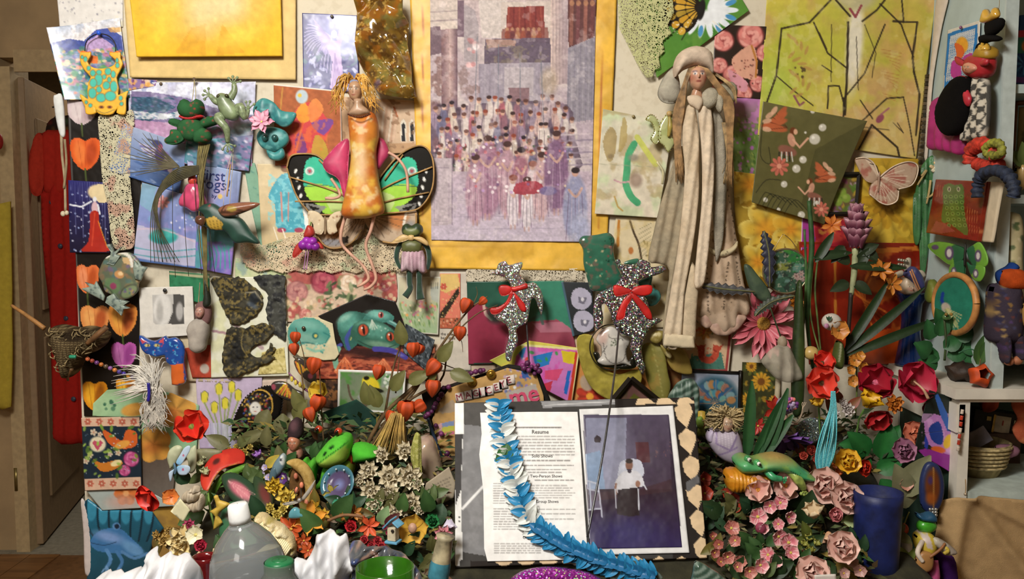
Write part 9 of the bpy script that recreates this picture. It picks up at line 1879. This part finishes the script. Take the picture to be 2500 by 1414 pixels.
frn('fern_frond','horizontal grey-purple fern frond across the moon doll',[(1708,696),(1770,706),(1842,712)],12,W(.10),'4a4a4c')
frn('fern_frond','curved grey-green fern frond above the gerbera',[(1940,722),(1890,734),(1856,756),(1842,772)],11,W(.09),'4c5248')
sh('sage_silk_leaf',[(1816,650),(1830,648),(1850,672),(1872,700),(1884,728),(1872,740),(1848,728),(1828,700)],W(.08),lambda q:q.f('3c4c3c').n('54644c',20,.5,.6,3,.15),.0015,.008,None,3.4,'leaf',None,'dark sage silk leaf where the fern fronds meet','leaf')
t=T('gauze_bell',W(.12)(1908,940),'white gauze bell skirt hanging above the sprite doll','ornament')
sh('veil',[(1858,880),(1872,862),(1896,842),(1912,840),(1930,852),(1946,885),(1960,922),(1930,934),(1900,928),(1880,910),(1866,895)],W(.14),lambda q:q.f('a39c8a').n('8a8474',16,.5,.7,3,.1),.001,.02,None,3,M('b4ac9a',.8,.1,45,.1,alpha=.55),t,lift=fo(.004,30,5))
ball('knob',1910,836,(12,16),W(.14),M('9a8a74',.6),t)
tb('stem',[(1900,925),(1898,960),(1896,985)],[7,7,6],W(.12),M('b0a488',.6),t)
bvx=W(.15)(2218,880)
vs=W(.15).sc(2218,800)
vz=1.082
t=T('cobalt_vase',(bvx[0],bvx[1],vz-.0),'tall cobalt blue glass vase on the white shelf','vase')
bvx=np.array([.957,-.05,vz])
D_=2.15
vsc=D_/F
la('vase_body',[(.001,0),(34*vsc,0),(34*vsc,.006),(30*vsc,.03),(24*vsc,.07),(22*vsc,.11),(26*vsc,.15),(38*vsc,.17),(40*vsc,.178),(36*vsc,.176),(22*vsc,.15),(.001,.02)],bvx,M('142a58',.08,.15,trans=.3,coat=.7),t,seg=32)
t=T('jester_trinket',(bvx[0],bvx[1]-.01,1.22),'tiny jester head with a blue hat lying in the cobalt vase','ornament')
JH=W(.075)
sh('face',[(2196,690),(2206,676),(2226,690),(2240,706),(2232,716),(2208,718),(2196,708)],JH,face(2216,700,1.0,'b8a48c','b05048'),.014,.016,None,2.4,'rubber',t,two=True)
nose(t,JH,2214,700,.9,'b8a48c',.03)
sh('hat',[(2210,660),(2226,650),(2244,672),(2250,700),(2238,706),(2218,684),(2204,672)],JH,'3a3c6a',.012,.016,None,3,'satin',t,two=True,h=.008)
for pts in([(2212,656),(2226,690),(2234,708)],[(2208,660),(2220,690),(2230,710)]):
 tb('ribbon',[(x,y,.03)for x,y in pts],2,JH,M('b07a54',.5),t)
for o in([(2206,646),(2216,630),(2226,634),(2222,662),(2210,662)],[(2230,664),(2252,660),(2262,674),(2244,680)],[(2186,668),(2204,660),(2208,672),(2190,680)]):
 sh('collar_point',o,JH,'b0a490',.003,.004,None,3,'satin',t,h=-.004)
for i in range(7):
 ball('silver_bell',2190+(i%4)*6,634+(i//4)*7+i,4,JH,M('b0a898',.2,.1,metal=.7),t,h=.01)
LG=W(.24)
t=T('ivy_plant',W(.22)(2305,905),'small ivy plant with a glass frog on a dark rock','plant')
ivm=lm(.045,.018,'1f4a28','3a7a40',.3,-.3)
for i,(x,y,a)in enumerate(((2270,830,100),(2290,820,80),(2300,850,40),(2330,830,50),(2275,860,150),(2310,870,20),(2340,850,10),(2260,870,130),(2300,800,110),(2320,810,70),(2285,890,160),(2345,870,-20),(2290,860,200),(2325,860,90))):
 pl(t,ivm,x,y,a,LG,.004*(i%4),up=20)
ball('glass_frog',2300,772,(10,8),LG,M('4a6a3c',.15,.2,coat=.7),t,h=.02)
for e in(-1,1):
 ball('frog_eye',2300+e*6,764,4,LG,M('8a6a30',.2),t,h=.03)
tb('stem',[(2300,780,.01),(2304,830,.01),(2306,880,.0)],3,LG,M('3a4a28',.6),t)
V,Fc=bam(np.array([.985,-.255,1.102]),(.036,.03,.022),None,16,10)
V=V+.004*np.array([[math.sin(v[0]*300+v[2]*200),math.sin(v[1]*250),math.sin(v[0]*220)]for v in V])
mk('dark_rock',V,Fc,M('2a1c12',.6,.3,60,.6,90),None,label='dark brown rock on the white shelf ledge',cat='rock')
t=T('ledge_leaves',W(.28)(2395,900),'pair of pointed green leaves standing on the ledge','leaf')
pl(t,lm(.07,.018,'2c4a1c','50702c',.3,-.1),2385,890,72,W(.31),0,up=0)
pl(t,lm(.065,.014,'2c4a1c','50702c',.3,-.1),2395,880,62,W(.31),0,up=0)
tb('stalk',[(2340,862),(2365,852),(2384,858)],1.6,W(.30),M('3a6a4c',.5),t)
t=T('hanging_pod',W(.18)(2275,742),'slim green pod hanging beside the embroidery hoop','seed pod')
sh('pod',[(2276,682),(2284,700),(2288,725),(2282,740),(2270,738),(2264,722),(2270,700)],Pl((.97,0,0),(-1,0,0)),lambda q:q.g('3a5424','7a7a2c',2265,700,2288,700),.01,.008,None,3,'leaf',t,two=True)
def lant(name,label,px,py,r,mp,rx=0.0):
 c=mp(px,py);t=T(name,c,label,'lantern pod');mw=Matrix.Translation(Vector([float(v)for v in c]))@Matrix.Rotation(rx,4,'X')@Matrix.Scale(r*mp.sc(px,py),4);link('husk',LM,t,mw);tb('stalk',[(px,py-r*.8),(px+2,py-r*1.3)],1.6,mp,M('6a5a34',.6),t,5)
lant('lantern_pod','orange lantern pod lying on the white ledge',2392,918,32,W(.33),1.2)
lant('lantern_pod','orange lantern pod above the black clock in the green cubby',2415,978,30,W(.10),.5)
t=T('small_black_clock',W(.30)(2420,1065),'little black box clock with a white square dial','clock')
CKm=Pl(W(.075)(2420,1030),(-.22,-1,.0))
cx=CKm(2424,1030)
cs=CKm.sc(2420,1030)
ua=np.array([1,-.22,-.12])
ua/=np.linalg.norm(ua)
nv=CKm.n
wv=np.cross(ua,nv)
obox('case',cx,[ua,nv,wv],(50*cs,.018,30*cs),M('100d0b',.35),t,.002)
obox('dial',cx+ua*16*cs+nv*.019,[ua,nv,wv],(17*cs,.001,20*cs),M('b8a890',.4),t)
obox('dial_frame',cx-ua*4*cs+nv*.019,[ua,nv,wv],(2.4*cs,.002,22*cs),M('b89a54',.3,metal=.7),t)
obox('brass_plate',cx-ua*16*cs+nv*.019+wv*(-10)*cs,[ua,nv,wv],(5*cs,.002,5*cs),M('b0a068',.3,metal=.6),t)
obox('hand',cx+ua*16*cs+nv*.0205-wv*4*cs,[ua,nv,wv],(1.2*cs,.0006,6*cs),M('a83420',.5),t)
obox('brass_plate',cx+ua*44*cs+nv*.019-wv*8*cs,[ua,nv,wv],(4*cs,.002,7*cs),M('b0a890',.3,metal=.6),t)
t=T('orange_cutout',W(.25)(2488,1080),'peach felt shape leaning in the green cubby','ornament')
sh('felt',[(2476,950),(2510,940),(2520,1000),(2505,1025),(2518,1080),(2490,1080),(2472,1050),(2484,1022),(2470,990)],W(.26),lambda q:q.f('b0583c').n('c07a50',14,.5,.7,3,.1),.006,.006,None,4,'fabric',t)
bc=np.array([1.055,-.19,.857])
t=T('woven_basket',bc,'pale woven basket holding papers in the green cubby','basket')
V,Fc=lam([(.001,0),(.045,0),(.058,.03),(.066,.06),(.07,.075),(.066,.075),(.054,.03),(.04,.008),(.001,.008)],bc,(0,0,1),36)
ang=np.arctan2(V[:,1]-bc[1],V[:,0]-bc[0])
wv_=np.sin(ang*22)*np.sin(V[:,2]*700)
C=hx('9a8a62')*(1+.25*wv_[:,None])
mk('basket_body',V,Fc,vc('lace'),t,C)
for k in range(6):
 rr=.058+.002*k;pts=np.array([(bc[0]+(.0585+k*.0022)*math.cos(a),bc[1]+(.0585+k*.0022)*math.sin(a),bc[2]+.024+k*.009)for a in np.linspace(0,2*math.pi,30)]);V,Fc=tum(pts,.0035,6,False);mk('woven_band',V,Fc,M('a8966c',.7,.25,120),t)
obox('grey_envelope',bc+np.array([-.01,-.02,.085]),[(.8,-.2,.55),(.2,.97,0),(-.55,.1,.8)],(.026,.002,.02),M('7a7680',.5),None,.001,label='grey folded envelope in the woven basket',cat='envelope')
sh('pink_fabric',[(2430,1090),(2460,1085),(2486,1094),(2480,1112),(2440,1120)],W(.22),'8a6070',.006,.012,None,4,'fabric',None,'dusty pink cloth lying on the basket','cloth')
t=T('small_box',(1.19,-.235,.857),'little dark green box with a rust red lid beside the woven basket','box')
obox('box_body',np.array([1.19,-.235,.857+.022]),[(.9,-.4,0),(.4,.9,0),(0,0,1)],(.026,.02,.022),M('2c3a30',.6),t,.002)
obox('lid',np.array([1.19,-.235,.857+.0475]),[(.9,-.4,0),(.4,.9,0),(0,0,1)],(.028,.022,.003),M('8a3020',.6),t,.001)
box('wooden_crate',1.0,1.2,-.11,-.03,.857,.928,M('4a3020',.6,.2),None,label='dark brown wooden box behind the basket under the clock',cat='box')
t=T('red_bead_string',W(.345)(2342,1110),'string of red glass beads hanging at the cubby post','beads')
for i in range(7):
 tb('bead',[(2350-i*1.6,1000+i*15),(2348-i*1.6,1011+i*15)],4,W(.346),M('a83420' if i%3 else 'c0b0a0',.2,.2,coat=.5),t,8)
t=T('tan_drape',W(.36)(2400,1600),'tan cloth tacked across the lower shelf of the white unit','drape')
def drape_lift(x,y):
 a=np.abs((x-2357)-(y-1205)*.75);b=np.abs((x-2352)+(y-1205)*.18);c=np.abs((x-2362)-(y-1205)*1.9);return.016*np.exp(-(a/22)**2)+.014*np.exp(-(b/20)**2)+.01*np.exp(-(c/20)**2)+.008*(fbm(x,y,80,4)-.5)
sh('cloth',[(2298,1224),(2357,1204),(2420,1214),(2540,1224),(2600,1230),(2600,1640),(2300,1640),(2280,1500),(2270,1380),(2285,1300)],W(.352),'b4956a',.003,0,None,8,'fabric',t,sm=0,lift=drape_lift)
ball('tack',2357,1207,4,W(.362),M('b8a890',.3,metal=.5),t)
tb('tassel_cord',[(2357,1170),(2358,1190),(2357,1205)],1.2,W(.362),M('a8885c',.6),t,5)
# more sprigs packed between the larger things
SPR=[('mixed_sprig','sprig of tiny mustard blossoms under the embroidered pouch',[(560,1100,11),(578,1092,10),(596,1104,12),(610,1092,9)],'carnation',('a8903c','b8a454'),'4a4a28'),('mixed_sprig','sprig of cream and green buds left of the anthurium',[(500,1120,10),(488,1138,9),(498,1158,11)],'tulip',('a8aa80','c4c49c'),'4a5a30'),('mixed_sprig','cluster of rust and coral petals left of the tissue',[(742,1320,22),(722,1330,18),(752,1345,20)],'lily',('a8401c','c86430'),'6a3018'),('mixed_sprig','cluster of golden petals beside the amber iris',[(770,1240,20),(790,1258,18),(762,1262,16)],'lily',('b88a1c','d0a83c'),'6a5018'),('mixed_sprig','small red blossoms in front of the birdhouse',[(920,1320,13),(905,1330,12),(934,1334,13),(890,1318,12)],'rose',('98202c','b83a40'),'5a1018'),('mixed_sprig','orange and gold leaves above the tissue',[(866,1252,20),(842,1262,16),(884,1268,14)],'lily',('9a5a1c','c0843c'),'5a3a18'),('mixed_sprig','violet and white tiny blossoms beside the caladium leaves',[(648,1142,10),(640,1158,9),(656,1166,10),(626,1150,8)],'blossom',('8a78a8','c8c0d0'),'c8a840'),('mixed_sprig','pale yellow blossoms beside the straw bonnet',[(660,1240,15),(676,1256,14),(690,1244,13)],'carnation',('b8a040','d0bc60'),'7a6020'),('mixed_sprig','ochre dried petals beside the white bag',[(400,1320,16),(384,1306,14),(412,1296,13)],'carnation',('9a7838','b89858'),'5a4018'),('mixed_sprig','magenta berries below the ruffle garland',[(960,1290,9),(948,1300,8),(940,1288,8)],'rose',('8a1c3c','a83a58'),'4a0c1c'),('mixed_sprig','shaded rust blossoms under the scrapbook corner',[(1755,1330,15),(1745,1350,14),(1760,1372,14),(1740,1310,13)],'blossom',('8a4438','a8645a'),'6a5a28'),('mixed_sprig','yellow-green buds below the rosebuds',[(1975,1320,11),(1990,1332,10),(1962,1334,10),(1980,1350,11)],'tulip',('7a7a28','98984a'),'4a5018'),('mixed_sprig','shaded pink petals at the foot of the blue pot',[(2078,1372,18),(2100,1392,18),(2060,1400,16)],'blossom',('a0706a','c09a90'),'8a6a30'),('mixed_sprig','peach blossoms right of the blue pot',[(2210,1180,20),(2226,1165,18),(2196,1168,16)],'blossom',('a8705c','c08c78'),'8a5a30'),('mixed_sprig','small orange buds beside the golden rose',[(2036,1148,11),(2046,1162,10),(2030,1124,9)],'tulip',('b8501c','c86c34'),'5a4018'),('mixed_sprig','white specked blossoms behind the bead strands',[(2036,1010,16),(2070,1000,18),(2056,985,14)],'carnation',('b8a8a0','d0c8c4'),'8a3a2c'),('mixed_sprig','little crimson blossoms beside the sprite doll',[(1978,1098,14),(1962,1112,12),(1990,1120,11)],'rose',('a03428','b84c3c'),'5a1810')]
for nm,lb,pts,kd,cs,sc0 in SPR:
 mp=WQ(*pts[0][:2],.07)if pts[0][1]>1030 else W(.2);t=T(nm,mp(pts[0][0],pts[0][1]+20),lb,'flower')
 for x,y,r in pts:
  m2=WQ(x,y,.08)if y>1030 else W(.21);nrm=(R_.uniform(-.4,.4),-1,R_.uniform(.1,.6))if kd!='tulip' else(R_.uniform(-.5,.5),-.5,1);bloom(t,m2(x,y),nrm,r*m2.sc(x,y),kd,cs,'b89a40',R_.uniform(0,6),'blossom')
 for x,y,r in pts[:3]:
  pl(t,lm(.04,.011,sc0,'6a7a44',.3,-.2),x,y,R_.uniform(0,360),mp,-.005,up=15)
GR0=[(700,1120),(620,1180),(850,1240),(930,1240),(560,1340),(480,1230),(1000,1340),(1060,1360),(780,1120),(1040,1220),(1730,1260),(1780,1240),(1850,1340),(1960,1240),(1830,1240),(2110,1260),(1940,1390),(1850,1410),(2090,1330),(2180,1300)]
GL=['leafy sprig beside the hooded figure','leafy sprig under the violet bell','leafy sprig below the blue plate','leafy sprig below the cream garland','leafy sprig left of the bottle shoulder','leafy sprig under the beige paper flower','leafy sprig under the birdhouse','leafy sprig beside the column figurine','leafy sprig left of the lime frog','leafy sprig beside the green woven ribbon','shaded leafy sprig by the harlequin border','shaded leafy sprig under the orange gourd','leafy sprig amid the begonias','leafy sprig below the pale peony','leafy sprig beside the first begonias','leafy sprig before the blue pot','leafy sprig beside the bottom rose','leafy sprig at the bottom under the begonias','leafy sprig at the blue pot foot','leafy sprig between the pot and frog musician']
for i,((x,y),lb)in enumerate(zip(GR0,GL)):
 mp=WQ(x,y,.055);t=T('leafy_sprig',mp(x,y+20),lb,'leaves');c0,c1=[('2c4a24','4a6a38'),('44562c','66784a'),('1f3a24','3a5a3c'),('4a4a26','6c6a40')][i%4]
 for k in range(9):
  pl(t,lm(.036,.011,c0,c1,.3,-.25),x+R_.uniform(-22,22),y+R_.uniform(-16,16),R_.uniform(20,160)+(180 if k%4==0 else 0),mp,R_.uniform(-.01,.012),up=R_.uniform(5,35))
 tb('stem',[(x-18,y+18),(x,y),(x+16,y-14)],1.5,mp,M('4a4a28',.6),t,5)
